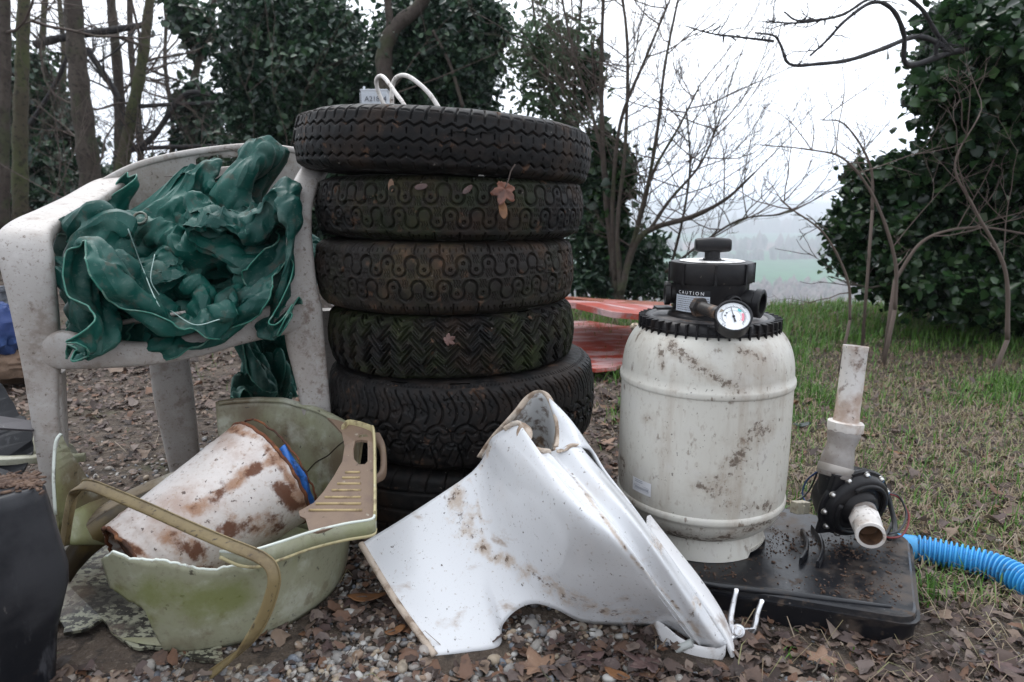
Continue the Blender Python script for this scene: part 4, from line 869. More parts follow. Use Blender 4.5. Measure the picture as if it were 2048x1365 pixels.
# seat and lid folded behind the bowl edge
M['seat_plastic'] = mat('seat_plastic', (.70, .69, .69), .28, [((.22, .14, .09), 14, .54, .70, .75), (DDIRT, 110, .63, .69, .85)])
seatp = [(1298, 1050, .99), (1345, 1110, .965), (1400, 1180, .94), (1440, 1240, .92), (1462, 1290, .905)]
part('toilet_seat', Geo().loft([(W(x, y, d), nrm([.15, .85, .25]) * .022, nrm([.8, -.2, .5]) * .0045) for x, y, d in seatp], n=40, e=4, k=16), M['seat_plastic'], to, smooth=60)
lid2 = [(1310, 1245, .94, .006), (1330, 1275, .925, .018), (1360, 1310, .905, .026), (1395, 1325, .893, .026), (1430, 1318, .888, .018), (1448, 1300, .888, .010)]
part('toilet_lid', Geo().loft([(W(x, y, d), nrm([.05, .1, 1]) * w, nrm([.3, -.9, .1]) * .004) for x, y, d, w in lid2], n=40, e=3, k=16), M['seat_plastic'], to, smooth=60)
part('bumper', Geo().tube(np.array([W(1352, 1300, .905), W(1385, 1285, .90)]), .006, 12), mat('bumper', (.5, .52, .5), .4, [(DIRT, 60, .5, .65, .8)]), to)
# chrome hinge
hg = Geo(); hc = W(1476, 1262, .925)
Fh = frame_to(nrm([-.15, -.85, .45])); hg.lathe([(0, .006), (.006, .0058), (.0068, .0045), (.0068, .003), (.0095, .0025), (.0105, 0), (.0095, -.006), (0, -.007)], 32, M=Fh, o=hc)
hg.loft([(hc + [0, .004, 0], np.array([.009, 0, 0]), np.array([0, .003, .002])), (W(1490, 1266, .935), np.array([.003, 0, .008]), np.array([0, .003, 0])), (W(1507, 1262, .945), np.array([.003, 0, .005]), np.array([0, .003, 0]))], n=12, k=12)
hinge = part('hinge', hg, M['chrome'], to, smooth=50)
for pts in ([(1462, 1262, .93), (1461, 1240, .935), (1466, 1210, .945), (1473, 1180, .952)], [(1503, 1265, .945), (1510, 1250, .948), (1515, 1225, .955), (1524, 1202, .962)]):
    part('hinge_arm', Geo().loft([(W(*q), np.array([.0048 - .0015 * i / 3, 0, .0]), np.array([0, .006 - .003 * i / 3, .001])) for i, q in enumerate(pts)], n=16, k=14, e=2.6), M['chrome'], hinge, smooth=60)
part('hinge_post', Geo().tube(np.array([W(1452, 1285, .905), W(1470, 1272, .925)]), .0055, 12), M['chrome'], hinge)

# ---------------------------------------------------------------- black container at the left edge
M['black_box'] = mat('black_box', (.009, .010, .013), .36, [((.10, .10, .11), 24, .60, .70, .5, (1.5, 1, .25), 10), ((.055, .055, .06), 5, .45, .66, .6), ((.16, .14, .13), 60, .66, .72, .6, (1, 1, .4)), ((.10, .06, .04), 12, .62, .72, .6)], [(30, .15, .006)], spec=.25)
bx = thing('black_container', 'black plastic container with bark crumbs on top at the left edge', 'container', G(60, 1365) * [1, 1, 0])
tb = [W(104, 966, .86), W(96, 953, .93), W(-20, 925, 1.0), W(-260, 990, .92), W(-250, 1080, .72), W(0, 1000, .80)]
tb = [np.array([p[0], p[1], .285 - .0]) for p in tb]
tb = [G(106, 968, .29), G(98, 956, .29), G(-10, 928, .29), G(-330, 960, .29), G(-420, 1130, .29), G(10, 1006, .29)]
tb = np.array([tb[0], tb[2], tb[3], tb[4]])
def lvl(P_, z, s=1.0, sh=(0, 0)):
    c = P_.mean(0); Q = rpoly([np.array(p[:2]) for p in (c + (P_ - c) * s)], .022, 5); return np.column_stack([Q + np.asarray(sh), np.full(len(Q), z)])
lv = [lvl(tb, 0, .84), lvl(tb, .08, .92), lvl(tb, .150, 1.01, (.010, 0)), lvl(tb, .175, 1.015, (.012, 0)), lvl(tb, .27, 1.0), lvl(tb, .285, .985), lvl(tb, .29, .95)]
g = Geo().grid(np.array(lv), closev=True); k = len(lv[0]); g.F.append(np.array([[(len(lv) - 1) * k + j for j in range(k)]]))
part('shell', g, M['black_box'], bx, smooth=60)
rg = random.Random(3); g = Geo()
for k in range(260):
    u, v = rg.random(), rg.random() ** 1.5; q = G(rg.uniform(-20, 85), 962 + rg.gauss(0, 9), .2915); a = rg.uniform(0, 6.3); s = rg.uniform(.001, .004)
    Rm = np.array(Matrix.Rotation(a, 3, 'Z') @ Matrix.Rotation(rg.uniform(-.5, .5), 3, 'X')); g.box(q, (s * 3, s, s * .7), Rm)
M['bark'] = mat('bark_crumbs', (.07, .04, .028), .9, [((.14, .085, .055), 60, .45, .6, .7)])
single('bark_crumbs', g, M['bark'], 'brown bark crumbs scattered on top of the black container', 'debris', G(40, 962, .29), kind='stuff', smooth=0)
# dark sheet and pale tub behind it
ds = thing('dark_sheet', 'torn black plastic sheet standing behind the black container', 'plastic sheet', G(20, 1000))
poly_plate('sheet', [W(x, y, d) for x, y, d in ((-60, 740, 1.3), (0, 768, 1.28), (20, 795, 1.27), (38, 832, 1.25), (50, 834, 1.25), (66, 868, 1.22), (66, 905, 1.2), (40, 960, 1.15), (-60, 940, 1.15))], M['black_box'], ds, .004, jag=.002)
poly_plate('folded_edge', [W(x, y, d) for x, y, d in ((-60, 834, 1.17), (0, 834, 1.17), (62, 843, 1.16), (68, 862, 1.12), (0, 858, 1.06), (-60, 856, 1.05))], mat('dark_grey_sheet', (.05, .045, .052), .4, [((.4, .4, .4), 90, .69, .72, .7)]), ds, .003)
gt = thing('green_tray', 'pale green tray edge behind the black container', 'tray', G(80, 1000))
g = Geo().loft([(W(x, y, d), np.array([0, 0, .0075]), fn_ * .012) for x, y, d in ((-60, 922, 1.16), (0, 922, 1.17), (80, 918, 1.2), (120, 918, 1.24), (170, 915, 1.30))], n=24, k=12); part('tray_rim', g, M['tub'], gt)
rows = [[W(-60, 860, 1.25), W(-60, 915, 1.19)], [W(40, 868, 1.26), W(40, 915, 1.2)], [W(110, 872, 1.28), W(110, 915, 1.25)], [W(143, 890, 1.33), W(160, 915, 1.31)]]
part('tray_wall', Geo().grid(np.array([catmull(r, 5) for r in rows])), M['tub'], gt, solid=.004)
# things lying further back on the left
def lump(c, rad, seed=0, amp=.25, f=3, n=48, flat=None):
    th = np.linspace(0, 2 * math.pi, n, endpoint=False); ph = np.linspace(-math.pi / 2, math.pi / 2, n // 2)
    A, B = np.meshgrid(th, ph, indexing='ij'); D = np.stack([np.cos(B) * np.cos(A), np.cos(B) * np.sin(A), np.sin(B)], -1)
    q = fbm(D[..., 0] * f + seed, D[..., 1] * f + 5, D[..., 2] * f + 9); rr = 1 + amp * (q - .47) * 2 + amp * .6 * (np.abs(fbm(D[..., 0] * f * 2 + seed, D[..., 1] * f * 2, D[..., 2] * f * 2) - .47) * 4 - .3)
    return Geo().grid(D * rr[..., None] * np.asarray(rad) + np.asarray(c), closeu=True)
M['blue_cloth'] = mat('blue_cloth', (.015, .035, .13), .8, [((.03, .07, .2), 12, .45, .6, .7)], [(30, .6, .01)])
single('blue_bag', lump(W(-15, 662, 2.42), (.105, .10, .105), 3), M['blue_cloth'], 'dark blue crumpled bag by the armchair at the left edge', 'bag', W(-15, 700, 2.42))
single('brown_sack', lump(W(10, 733, 2.42), (.17, .11, .062), 7), mat('brown_sack', (.14, .09, .06), .85, [((.06, .035, .02), 14, .45, .65, .8)], [(40, .5, .01)]), 'brown earthy sack lying under the blue bag', 'sack', W(10, 765, 2.42))
gsc = thing('grey_crate', 'grey plastic crate standing far left behind the armchair', 'crate', W(0, 640, 3.8))
g = Geo()
for k in range(4): g.box(W(-12, 578 + k * 18, 3.8), (.21, .16, .016))
for s_ in (-1, 1): g.box(W(-12 + s_ * 34, 606, 3.8), (.016, .155, .20))
part('slats', g, mat('grey_crate', (.10, .11, .13), .5, [((.3, .33, .38), 9, .5, .6, .6)]), gsc, bevel=.002)
# ---------------------------------------------------------------- stack of red metal panels behind the tyres
M['red_panel'] = mat('red_panel', (.36, .055, .032), .42, [((.55, .42, .42), 6, .46, .60, .75, (1, 2.4, 1), 8), ((.20, .16, .16), 22, .56, .68, .7), (DIRT, 60, .6, .7, .7)], [(30, .2, .003)])
M['red_rust'] = mat('red_rusty_panel', (.24, .06, .025), .6, [((.09, .035, .02), 16, .46, .62, .8), ((.38, .15, .06), 30, .55, .68, .6)])
def panel(name, label, pts, m, th_):
    t = thing(name, label, 'metal panel', G(1180, 740) * [1, 1, 0], 'red metal panels stacked behind the tyres'); poly_plate('sheet', pts, m, t, th_); return t
panel('metal_panel', 'lowest red panel with a pale worn face, flat behind the tyres', [G(x, y, .045) for x, y in ((1192, 742), (1230, 738), (1330, 700), (1320, 655), (1245, 655), (1180, 645), (1060, 645), (1040, 720))], M['red_panel'], .014)
panel('metal_panel', 'thin bright red panel edge leaning above the lowest panel', [W(x, y, d) for x, y, d in ((1060, 606, 2.75), (1150, 612, 2.65), (1223, 630, 2.55), (1340, 640, 2.5), (1330, 618, 3.0), (1240, 606, 3.2), (1130, 600, 3.3))], M['red_panel'], .022)
panel('metal_panel', 'topmost rusty orange panel with a ragged black edge', [W(x, y, d) for x, y, d in ((1060, 596, 3.0), (1140, 601, 2.95), (1222, 612, 2.9), (1262, 622, 2.85), (1345, 624, 2.85), (1340, 610, 3.2), (1225, 604, 3.4), (1120, 597, 3.4))], M['red_rust'], .024)
single('clamp', lump(W(1272, 655, 2.2), (.018, .016, .014), 5), M['brass'], 'small shiny metal fitting between the red panels', 'fitting', W(1272, 660, 2.2))
# white crate with lettering seen just over the top tyre
wc = thing('white_crate', 'white plastic crate with dark lettering beyond the top tyre', 'crate', W(755, 230, 3.6))
c0 = W(755, 222, 3.6); g = Geo(); g.box(c0, (.128, .16, .17)); g.box(c0 + [0, 0, .087], (.134, .166, .008)); g.tube(np.array([c0 + [-.052, -.06, .09], c0 + [-.050, -.06, .107]]), .006, 10)
part('crate_body', g, mat('crate_white', (.55, .58, .62), .5, [((.3, .3, .3), 30, .6, .7, .4)]), wc, bevel=.003)
g = Geo()
for k in range(22): g.box(c0 + [-.068 + k * .0065, -.081, .0], (.002, .002, .15))
part('crate_ribs', g, bpy.data.materials['crate_white'], wc)
pb = np.array([c0[0], c0[1], 0.]); single('post', Geo().tube(np.array([pb - [0, 0, .1], pb + [0, 0, c0[2] - .085]]), [.045, .04], 10), mat('post_wood', (.10, .075, .055), .9, [((.05, .035, .025), 20, .45, .62, .8, (1, 1, .2))]), 'weathered wooden post under the white crate beyond the tyres', 'post', pb)
part('lettering', text_geo('A21854', .034, lambda x, y: c0 + [x + .008, -.0835, y + .034]), M['ink'], wc, smooth=0)
# ---------------------------------------------------------------- trees and shrubs
rs = np.random.default_rng(11)
def leafmat(name, cols, rough=.38, trans=.25):
    return mat(name, cols[0], rough, attr=cols, spec=.5, trans=trans)
M['ivy'] = leafmat('ivy_leaf', [(.006, .016, .008), (.012, .032, .014), (.024, .062, .020), (.055, .11, .036), (.13, .17, .11)], .25)
M['ivy_far'] = leafmat('dark_leaf', [(.006, .018, .011), (.013, .036, .021), (.026, .064, .032), (.052, .10, .045), (.13, .17, .13)], .30)
M['privet'] = leafmat('olive_leaf', [(.035, .068, .030), (.06, .11, .05), (.09, .15, .075), (.14, .19, .12)], .45)
M['bark'] = mat('tree_bark', (.055, .042, .034), .9, [((.09, .075, .06), 12, .45, .62, .7, (1, 1, .3)), ((.045, .055, .022), 5, .5, .66, .7), ((.02, .015, .012), 40, .5, .65, .7)], [(30, .8, .01)])
M['bark_mossy'] = mat('mossy_bark', (.075, .062, .040), .9, [((.07, .085, .03), 4, .40, .60, .8), ((.02, .015, .012), 30, .5, .65, .7)], [(30, .8, .01)])
M['twig'] = mat('twig_bark', (.085, .062, .052), .85, [((.05, .06, .03), 6, .5, .64, .6)])
M['twig_dark'] = mat('dark_branch', (.022, .020, .022), .8, [((.05, .045, .04), 20, .5, .65, .7)])
def leaves(g, pos, size, elong=1.0, up=.35, rng=rs, tone=None, droop=0):
    """leaf-shaped faces folded along the midrib, at each position"""
    n = len(pos); nrmv = rng.normal(size=(n, 3)) + np.array([0, -.25, up * 2]); nrmv /= np.linalg.norm(nrmv, axis=1)[:, None]
    ax = rng.normal(size=(n, 3)) + np.array([0, 0, -droop]); ax -= nrmv * (ax * nrmv).sum(1)[:, None]; ax /= np.linalg.norm(ax, axis=1)[:, None]
    sd_ = np.cross(nrmv, ax); s = size * rng.uniform(.45, 1.45, n)[:, None]; w = s * .42 / elong
    b = pos; t = pos + ax * s; f = .18
    l1 = pos + ax * s * .28 + sd_ * w + nrmv * s * f; l2 = pos + ax * s * .68 + sd_ * w * .75 + nrmv * s * f * .6
    r1 = pos + ax * s * .28 - sd_ * w + nrmv * s * f; r2 = pos + ax * s * .68 - sd_ * w * .75 + nrmv * s * f * .6
    Vv = np.stack([b, l1, l2, t, r2, r1], 1).reshape(-1, 3); i = np.arange(n)[:, None] * 6
    Fq = np.concatenate([i + np.array([[0, 1, 2, 3]]), i + np.array([[0, 3, 4, 5]])])
    tn = rng.random(n) if tone is None else np.clip(tone + rng.normal(0, .16, n), 0, 1)
    g.add(Vv, Fq, np.repeat(tn, 6)); return g
def crown(g, blobs, n, size, elong=1.0, rng=rs, clus=None, cl=.10, fill=.35):
    vol = np.array([b[1][0] * b[1][1] * b[1][2] for b in blobs]) ** .67; vol /= vol.sum()
    for (c, r), f in zip(blobs, vol):
        m = int(n * f); k = clus or max(14, int(m / 60)); d = rng.normal(size=(k, 3)); d /= np.linalg.norm(d, axis=1)[:, None]
        rad = rng.uniform(fill, 1.0, k) ** .6 * rng.uniform(.74, 1.28, k); C_ = np.asarray(c) + d * rad[:, None] * np.asarray(r)
        kk = rng.integers(0, k, m); off = rng.normal(size=(m, 3)) * np.where(rng.random(m) < .14, 2.4, 1)[:, None] * cl * np.mean(r) * rng.uniform(.6, 1.5, k)[kk][:, None]
        tn = (.30 + .35 * (d[:, 2] * .5 + .2) + rng.normal(0, .13, k))[kk] * 0 + (.40 + rng.normal(0, .16, k))[kk]
        leaves(g, C_[kk] + off, size, elong, rng=rng, tone=tn)
    return g
def B(px, py, d, rx, ry=None, rd=None):
    r = rx * d / FPX; return (W(px, py, d), (r * .88, (rd or r), (ry or rx) * .88 * d / FPX))
def twigs(g, p, dr, length, r0, lev, rng, nch=5, spread=.7, curl=.25, upb=.10, k=4, seg=6, ratio=.62, ends=None, minr=.0012):
    P_ = [np.asarray(p, float)]; d = nrm(dr); st_ = length / seg; dirs = [d]
    for i in range(seg):
        d = nrm(d + rng.normal(size=3) * curl * .5 + np.array([0, 0, upb])); P_.append(P_[-1] + d * st_); dirs.append(d)
    r = np.linspace(r0, max(minr * .6, r0 * .35), seg + 1); g.tube(np.array(P_), r, k if lev > 0 else 3, cap=False)
    if lev <= 0:
        if ends is not None: ends.append(P_[-1])
        return
    for j in range(nch):
        t = rng.uniform(.2, 1.0) * seg; i = min(int(t), seg - 1); q = P_[i] + (P_[i + 1] - P_[i]) * (t - i)
        sd_ = rng.normal(size=3); sd_ = nrm(sd_ - dirs[i] * np.dot(sd_, dirs[i])); nd = nrm(dirs[i] + sd_ * spread * rng.uniform(.6, 1.3))
        twigs(g, q, nd, length * ratio * rng.uniform(.6, 1.15) * (1 - .3 * t / seg), max(minr, r[i] * .6), lev - 1, rng, nch, spread, curl, upb, k, max(4, seg - 1), ratio, ends, minr)
def pxtube(g, P_, w, n=24, k=8):
    q = catmull([W(*p) for p in P_], n); d = np.interp(np.linspace(0, 1, n), np.linspace(0, 1, len(P_)), [p[2] for p in P_])
    r = np.interp(np.linspace(0, 1, n), np.linspace(0, 1, len(w)), w) * d / FPX / 2
    g.tube(q, r * (1 + .08 * np.sin(np.arange(n) * 1.7)), k); return q
def side_twigs(g, q, rng, n, length, r0, lev=1, **kw):
    for _ in range(n):
        i = rng.integers(1, len(q) - 1); d = rng.normal(size=3); d[2] = abs(d[2]) * .7; twigs(g, q[i], d, length * rng.uniform(.5, 1.3), r0, lev, rng, **kw)
def tree(name, label, cat, base, group=None): return thing(name, label, cat, base, group)
def gy(px, d): p = W(px, 500, d); return np.array([p[0], p[1], float(gh(p[0], p[1]))])
# --- woodland on the left: bare trunks
TR = [  # trunk polyline in the photograph with distance, width in px, label
 ([(42, 470, 5.0), (40, 300, 5.0), (44, 150, 5.0), (48, 0, 5.0), (55, -160, 5.0)], (30, 18), 'mossy', 'slender moss-tinged trunk leaning at the far left edge of the wood', 6),
 ([(192, 470, 5.6), (178, 330, 5.6), (160, 180, 5.6), (150, 60, 5.6), (138, -150, 5.6)], (44, 28), 'bark', 'thickest bare brown trunk of the wood, left of the armchair back', 9),
 ([(232, 460, 6.5), (240, 300, 6.5), (236, 150, 6.5), (222, 0, 6.5), (215, -140, 6.5)], (24, 14), 'bark', 'thin straight trunk just right of the thickest one', 8),
 ([(225, 430, 6.0), (262, 240, 6.0), (285, 120, 6.0), (300, 0, 6.0), (320, -130, 6.0)], (26, 14), 'mossy', 'greenish trunk leaning right above the armchair back', 9),
 ([(2, 460, 4.8), (4, 250, 4.8), (8, 80, 4.8), (2, -120, 4.8)], (30, 20), 'bark', 'dark trunk cut by the left frame edge', 5),
 ([(396, 430, 6.8), (396, 280, 6.8), (386, 180, 6.8), (415, 60, 6.8), (450, -100, 6.8)], (20, 10), 'bark', 'thin dark trunk rising beside the large evergreen', 9),
 ([(285, 420, 7.4), (278, 250, 7.4), (262, 100, 7.4), (258, -100, 7.4)], (15, 9), 'bark', 'narrow grey trunk deep in the wood behind the armchair', 10),
 ([(80, 440, 7.6), (92, 250, 7.6), (85, 80, 7.6), (100, -100, 7.6)], (15, 9), 'mossy', 'narrow trunk between the two left trunks', 8),
 ([(330, 420, 7.9), (345, 260, 7.9), (330, 120, 7.9), (342, -80, 7.9)], (10, 6), 'bark', 'very thin bare sapling left of the dark trunk', 10),
 ([(130, 450, 8.5), (120, 280, 8.5), (128, 120, 8.5), (110, -80, 8.5)], (13, 8), 'mossy', 'distant thin trunk left of the thickest trunk', 8)]
for i, (pl, wd, mk, lab, nb_) in enumerate(TR):
    rg = np.random.default_rng(100 + i); b = gy(pl[0][0], pl[0][2]); t = tree('bare_tree', lab, 'tree', b, 'bare trees in the wood on the left')
    g = Geo(); q = pxtube(g, pl, wd, 30); g.tube(np.array([b - [0, 0, .05], q[0]]), [wd[0] * pl[0][2] / FPX * .62, wd[0] * pl[0][2] / FPX * .5], 8); part('trunk', g, M['bark' if mk == 'bark' else 'bark_mossy'], t, smooth=180)
    g = Geo(); side_twigs(g, q, rg, max(3, nb_ // 2 + 1), 1.1, .012, 2, nch=4, spread=.8, curl=.35, upb=.06, ratio=.6, minr=.0022); part('branches', g, M['twig'], t, smooth=180)
rg = np.random.default_rng(77)
# long limbs crossing the gap
limb = tree('fallen_limb', 'dark crooked limb crossing between the left trunks at mid height', 'branch', gy(180, 6.0))
g = Geo(); q = pxtube(g, [(70, 90, 6), (130, 75, 6), (230, 60, 6), (290, 50, 6)], (16, 12)); q = pxtube(g, [(175, 100, 6), (215, 160, 6), (240, 200, 6)], (12, 12)); side_twigs(g, q, rg, 5, .8, .009, 2, minr=.002)
q = pxtube(g, [(230, 310, 6), (300, 280, 6), (370, 190, 6), (440, 195, 6)], (14, 8)); side_twigs(g, q, rg, 10, .7, .007, 2, minr=.002)
q = pxtube(g, [(60, 250, 6), (120, 150, 6), (165, 20, 6)], (9, 7)); q = pxtube(g, [(255, 215, 6), (330, 210, 6), (460, 205, 6)], (9, 6)); q = pxtube(g, [(270, 300, 6), (330, 295, 6), (480, 292, 6)], (9, 7))
part('limb', g, M['twig_dark'], limb, smooth=180)
us = tree('undergrowth', None or 'tangle of bare brambles and thin twigs under the left trunks', 'undergrowth', gy(150, 6.0)); us['kind'] = 'stuff'
g = Geo()
for k in range(90):
    px = rg.uniform(-60, 520); d = rg.uniform(4.6, 8.5); p = gy(px, d); twigs(g, p, [rg.normal() * .5, rg.normal() * .3, 1], rg.uniform(.5, 2.6), rg.uniform(.003, .008), 2, rg, nch=4, spread=.8, curl=.4, upb=.03, minr=.0017, ratio=.55)
part('twigs', g, M['twig'], us, smooth=180)
# --- ivy-covered masses
def leafy(name, label, cat, px, d, blobs, n, size, m, trunk=None, elong=1.0, seed=0, group=None, clus=None, cl=.10, fill=.35, tw=0, twm='twig'):
    rg = np.random.default_rng(seed); b = gy(px, d); t = tree(name, label, cat, b, group)
    if trunk: g = Geo(); [pxtube(g, p, w) for p, w in trunk]
    else: g = Geo(); g.tube(catmull([b - [0, 0, .1], b * .5 + blobs[0][0] * .5, blobs[0][0]], 8), [.06, .05, .045, .04, .04, .035, .03, .02], 7)
    for _ in range(tw):
        bb = blobs[rg.integers(0, len(blobs))]; twigs(g, bb[0] + rg.normal(size=3) * np.array(bb[1]) * .3, rg.normal(size=3) + [0, 0, .4], max(bb[1]) * 1.5, .006, 2, rg, nch=3, minr=.002)
    part('trunk', g, M['bark'], t, smooth=180)
    part('crown', crown(Geo(), blobs, n, size, elong, rg, clus, cl, fill), m, t, smooth=0); return t
G1 = 'ivy-clad bushes at the foot of the wood'
leafy('ivy_bush', 'dark ivy bush at the left frame edge behind the trunks', 'bush', 30, 6.6, [B(20, 330, 6.6, 75, 90, .5), B(40, 230, 6.8, 60, 60, .5), B(100, 300, 6.9, 55, 90, .5), B(60, 400, 6.4, 80, 50, .5)], 10000, .062, M['ivy_far'], seed=1, group=G1)
leafy('ivy_bush', 'ivy growing up around the thickest trunk left of the armchair', 'bush', 170, 6.2, [B(150, 410, 6.2, 80, 50, .5), B(110, 350, 6.4, 45, 60, .4), B(215, 380, 6.6, 40, 40, .4), B(70, 180, 7, 34, 90, .4)], 7000, .06, M['ivy_far'], seed=2, group=G1, clus=90)
leafy('ivy_bush', 'ivy climbing the thin trunk left of the large evergreen', 'bush', 400, 6.7, [B(398, 230, 6.7, 38, 55, .3), B(390, 60, 6.8, 34, 50, .3), B(410, 300, 6.5, 40, 30, .3)], 3800, .07, M['ivy_far'], seed=3, group=G1, clus=70, cl=.16)
leafy('ivy_bush', 'low dark ivy hedge just above the back of the armchair', 'bush', 290, 8.5, [B(150, 380, 8.6, 140, 55, .6), B(330, 385, 8.6, 110, 50, .5), B(450, 380, 8.3, 80, 60, .5)], 6000, .09, M['ivy_far'], seed=4, group=G1)
leafy('evergreen', 'large dark evergreen left of the tyre stack, its crown reaching the top of the frame', 'tree', 600, 5.6, [B(595, 80, 5.6, 120, 105, .8), B(550, 170, 5.5, 95, 100, .6), B(640, 190, 5.4, 120, 100, .7), B(545, 20, 5.7, 80, 90, .6), B(665, 90, 5.7, 70, 90, .6), B(560, 290, 5.4, 110, 90, .6), B(680, 310, 5.4, 110, 110, .6), B(600, 420, 5.4, 150, 90, .6), B(500, 230, 5.5, 50, 50, .4)], 54000, .046, M['ivy_far'], seed=5, clus=330, cl=.085, elong=1.2)
leafy('evergreen', 'second dark evergreen behind the tyre stack with a brown trunk', 'tree', 860, 5.2, [B(870, 110, 5.3, 120, 110, .7), B(800, 160, 5.2, 80, 90, .5), B(940, 90, 5.2, 75, 90, .5), B(900, 200, 5.2, 100, 70, .5), B(950, 50, 5.3, 60, 40, .5), B(830, 60, 5.3, 50, 40, .5), B(860, 310, 5.2, 130, 100, .6), B(980, 50, 5.1, 40, 40, .3), B(930, 170, 5.1, 60, 60, .4)], 40000, .044, M['ivy_far'], seed=6, clus=260, cl=.085, elong=1.3,
    trunk=[([(775, 420, 4.7), (772, 190, 4.7), (768, 110, 4.7), (790, 55, 4.7), (840, 10, 4.7), (870, -60, 4.7)], (36, 22)), ([(768, 110, 4.7), (780, 60, 4.7), (770, -40, 4.7)], (20, 12)), ([(926, 215, 4.6), (900, 130, 4.6), (865, 60, 4.6)], (7, 5))])
leafy('olive_bush', 'loose grey-green bush with narrow leaves right of the tyre stack', 'bush', 1160, 4.5, [B(1075, 70, 4.6, 42, 50, .3), B(1050, 130, 4.6, 42, 35, .3), B(1110, 130, 4.6, 45, 50, .3), B(1085, 190, 4.6, 50, 40, .3), B(1150, 100, 4.6, 32, 70, .3), B(1130, 230, 4.6, 42, 45, .3), B(1175, 180, 4.6, 24, 60, .25)], 2300, .055, M['privet'], elong=2.2, seed=7, clus=150, cl=.16, tw=22,
    trunk=[([(1190, 560, 4.5), (1180, 400, 4.5), (1140, 250, 4.5), (1085, 120, 4.5), (1060, -30, 4.5)], (14, 4)), ([(1180, 400, 4.5), (1150, 200, 4.5), (1165, -20, 4.5)], (10, 4))])
leafy('olive_bush', 'dense glossy bush at the hill edge above the red panels', 'bush', 1220, 4.4, [B(1190, 560, 4.4, 60, 38, .3), B(1265, 560, 4.45, 65, 38, .3), B(1180, 470, 4.5, 48, 55, .3), B(1225, 500, 4.5, 50, 50, .3), B(1290, 510, 4.5, 45, 40, .3), B(1200, 340, 4.6, 38, 70, .3), B(1180, 400, 4.6, 34, 60, .3), B(1340, 570, 4.5, 36, 26, .25)], 8000, .052, M['ivy_far'], elong=1.8, seed=8, clus=170, cl=.14, tw=10)
leafy('climbing_ivy', 'ivy clinging to the stems of the bare shrub', 'ivy', 1240, 4.2, [B(1222, 400, 4.2, 22, 50, .12), B(1245, 350, 4.2, 20, 45, .12), B(1228, 460, 4.2, 26, 34, .12), B(1205, 300, 4.25, 14, 50, .1), B(1178, 150, 4.3, 12, 50, .1)], 2200, .05, M['ivy'], seed=9, clus=60, cl=.2)
# --- bare shrub in the middle
sh = tree('bare_shrub', 'bare many-stemmed shrub fanning out between the tyres and the tank', 'shrub', gy(1250, 3.95))
g = Geo(); rg = np.random.default_rng(21); tg = Geo()
stems = [([(1240, 590, 4.0), (1265, 500, 4.0), (1300, 460, 3.95), (1380, 435, 3.9), (1450, 400, 3.85), (1510, 345, 3.8)], (17, 4)),
 ([(1238, 590, 4.0), (1262, 500, 4.0), (1290, 400, 4.0), (1315, 260, 4.0), (1330, 130, 4.0), (1360, -20, 4.0)], (12, 4)),
 ([(1235, 585, 4.05), (1215, 430, 4.1), (1205, 280, 4.1), (1203, 120, 4.1), (1208, -40, 4.1)], (14, 6)),
 ([(1232, 560, 4.05), (1225, 420, 4.05), (1240, 250, 4.0), (1290, 120, 4.0), (1340, 0, 4.0)], (11, 4)),
 ([(1262, 500, 4.0), (1300, 360, 3.9), (1360, 250, 3.85), (1400, 170, 3.8)], (8, 3)), ([(1300, 460, 3.95), (1340, 400, 3.9), (1400, 330, 3.85), (1440, 240, 3.8)], (8, 3)),
 ([(1330, 545, 4.0), (1400, 490, 3.9), (1480, 440, 3.85), (1560, 430, 3.8)], (6, 3)), ([(1225, 420, 4.1), (1190, 250, 4.1), (1150, 120, 4.1), (1120, -20, 4.1)], (9, 4)), ([(1240, 590, 4.0), (1235, 450, 4.0), (1250, 300, 4.0), (1255, 100, 4.0), (1240, -40, 4.0)], (10, 5)),
 ([(1340, 540, 4.1), (1365, 440, 4.0), (1380, 330, 4.0), (1372, 210, 4.0)], (6, 3))]
qs = [pxtube(g, p, w, 30, 6) for p, w in stems]; part('trunk', g, M['bark'], sh, smooth=180)
for q in qs: side_twigs(tg, q[5:], rg, 11, .60, .0040, 2, nch=4, spread=.6, curl=.28, upb=.10, ratio=.62, minr=.0013)
for q in qs[:7]: twigs(tg, q[-1], q[-1] - q[-3], .5, .0035, 2, rg, nch=4, spread=.6, curl=.25, upb=.08, minr=.0013)
part('branches', tg, M['twig'], sh, smooth=180)
# --- ivy masses on the right
leafy('ivy_tree', 'ivy-smothered tree filling the right edge of the frame', 'tree', 2010, 3.1, [B(2010, 60, 3.1, 100, 90, .4), B(1930, 120, 3.0, 75, 70, .3), B(2000, 200, 3.0, 90, 80, .35), B(1960, 270, 3.0, 75, 60, .3), B(2050, 330, 3.1, 90, 90, .35), B(1905, 40, 3.05, 42, 38, .2), B(1965, 350, 3.1, 70, 60, .3), B(1875, 170, 2.9, 36, 24, .15), B(1838, 205, 2.85, 24, 14, .1), B(1905, 220, 2.95, 40, 34, .2), B(2080, 180, 3.1, 60, 120, .3)], 15500, .041, M['ivy'], seed=31, clus=330, cl=.095,
    trunk=[([(2010, 640, 3.2), (2020, 450, 3.2), (2000, 250, 3.2), (2010, 60, 3.2), (1990, -60, 3.2)], (34, 20)), ([(2015, 130, 3.1), (1950, 105, 3.0), (1900, 106, 2.9)], (18, 9))])
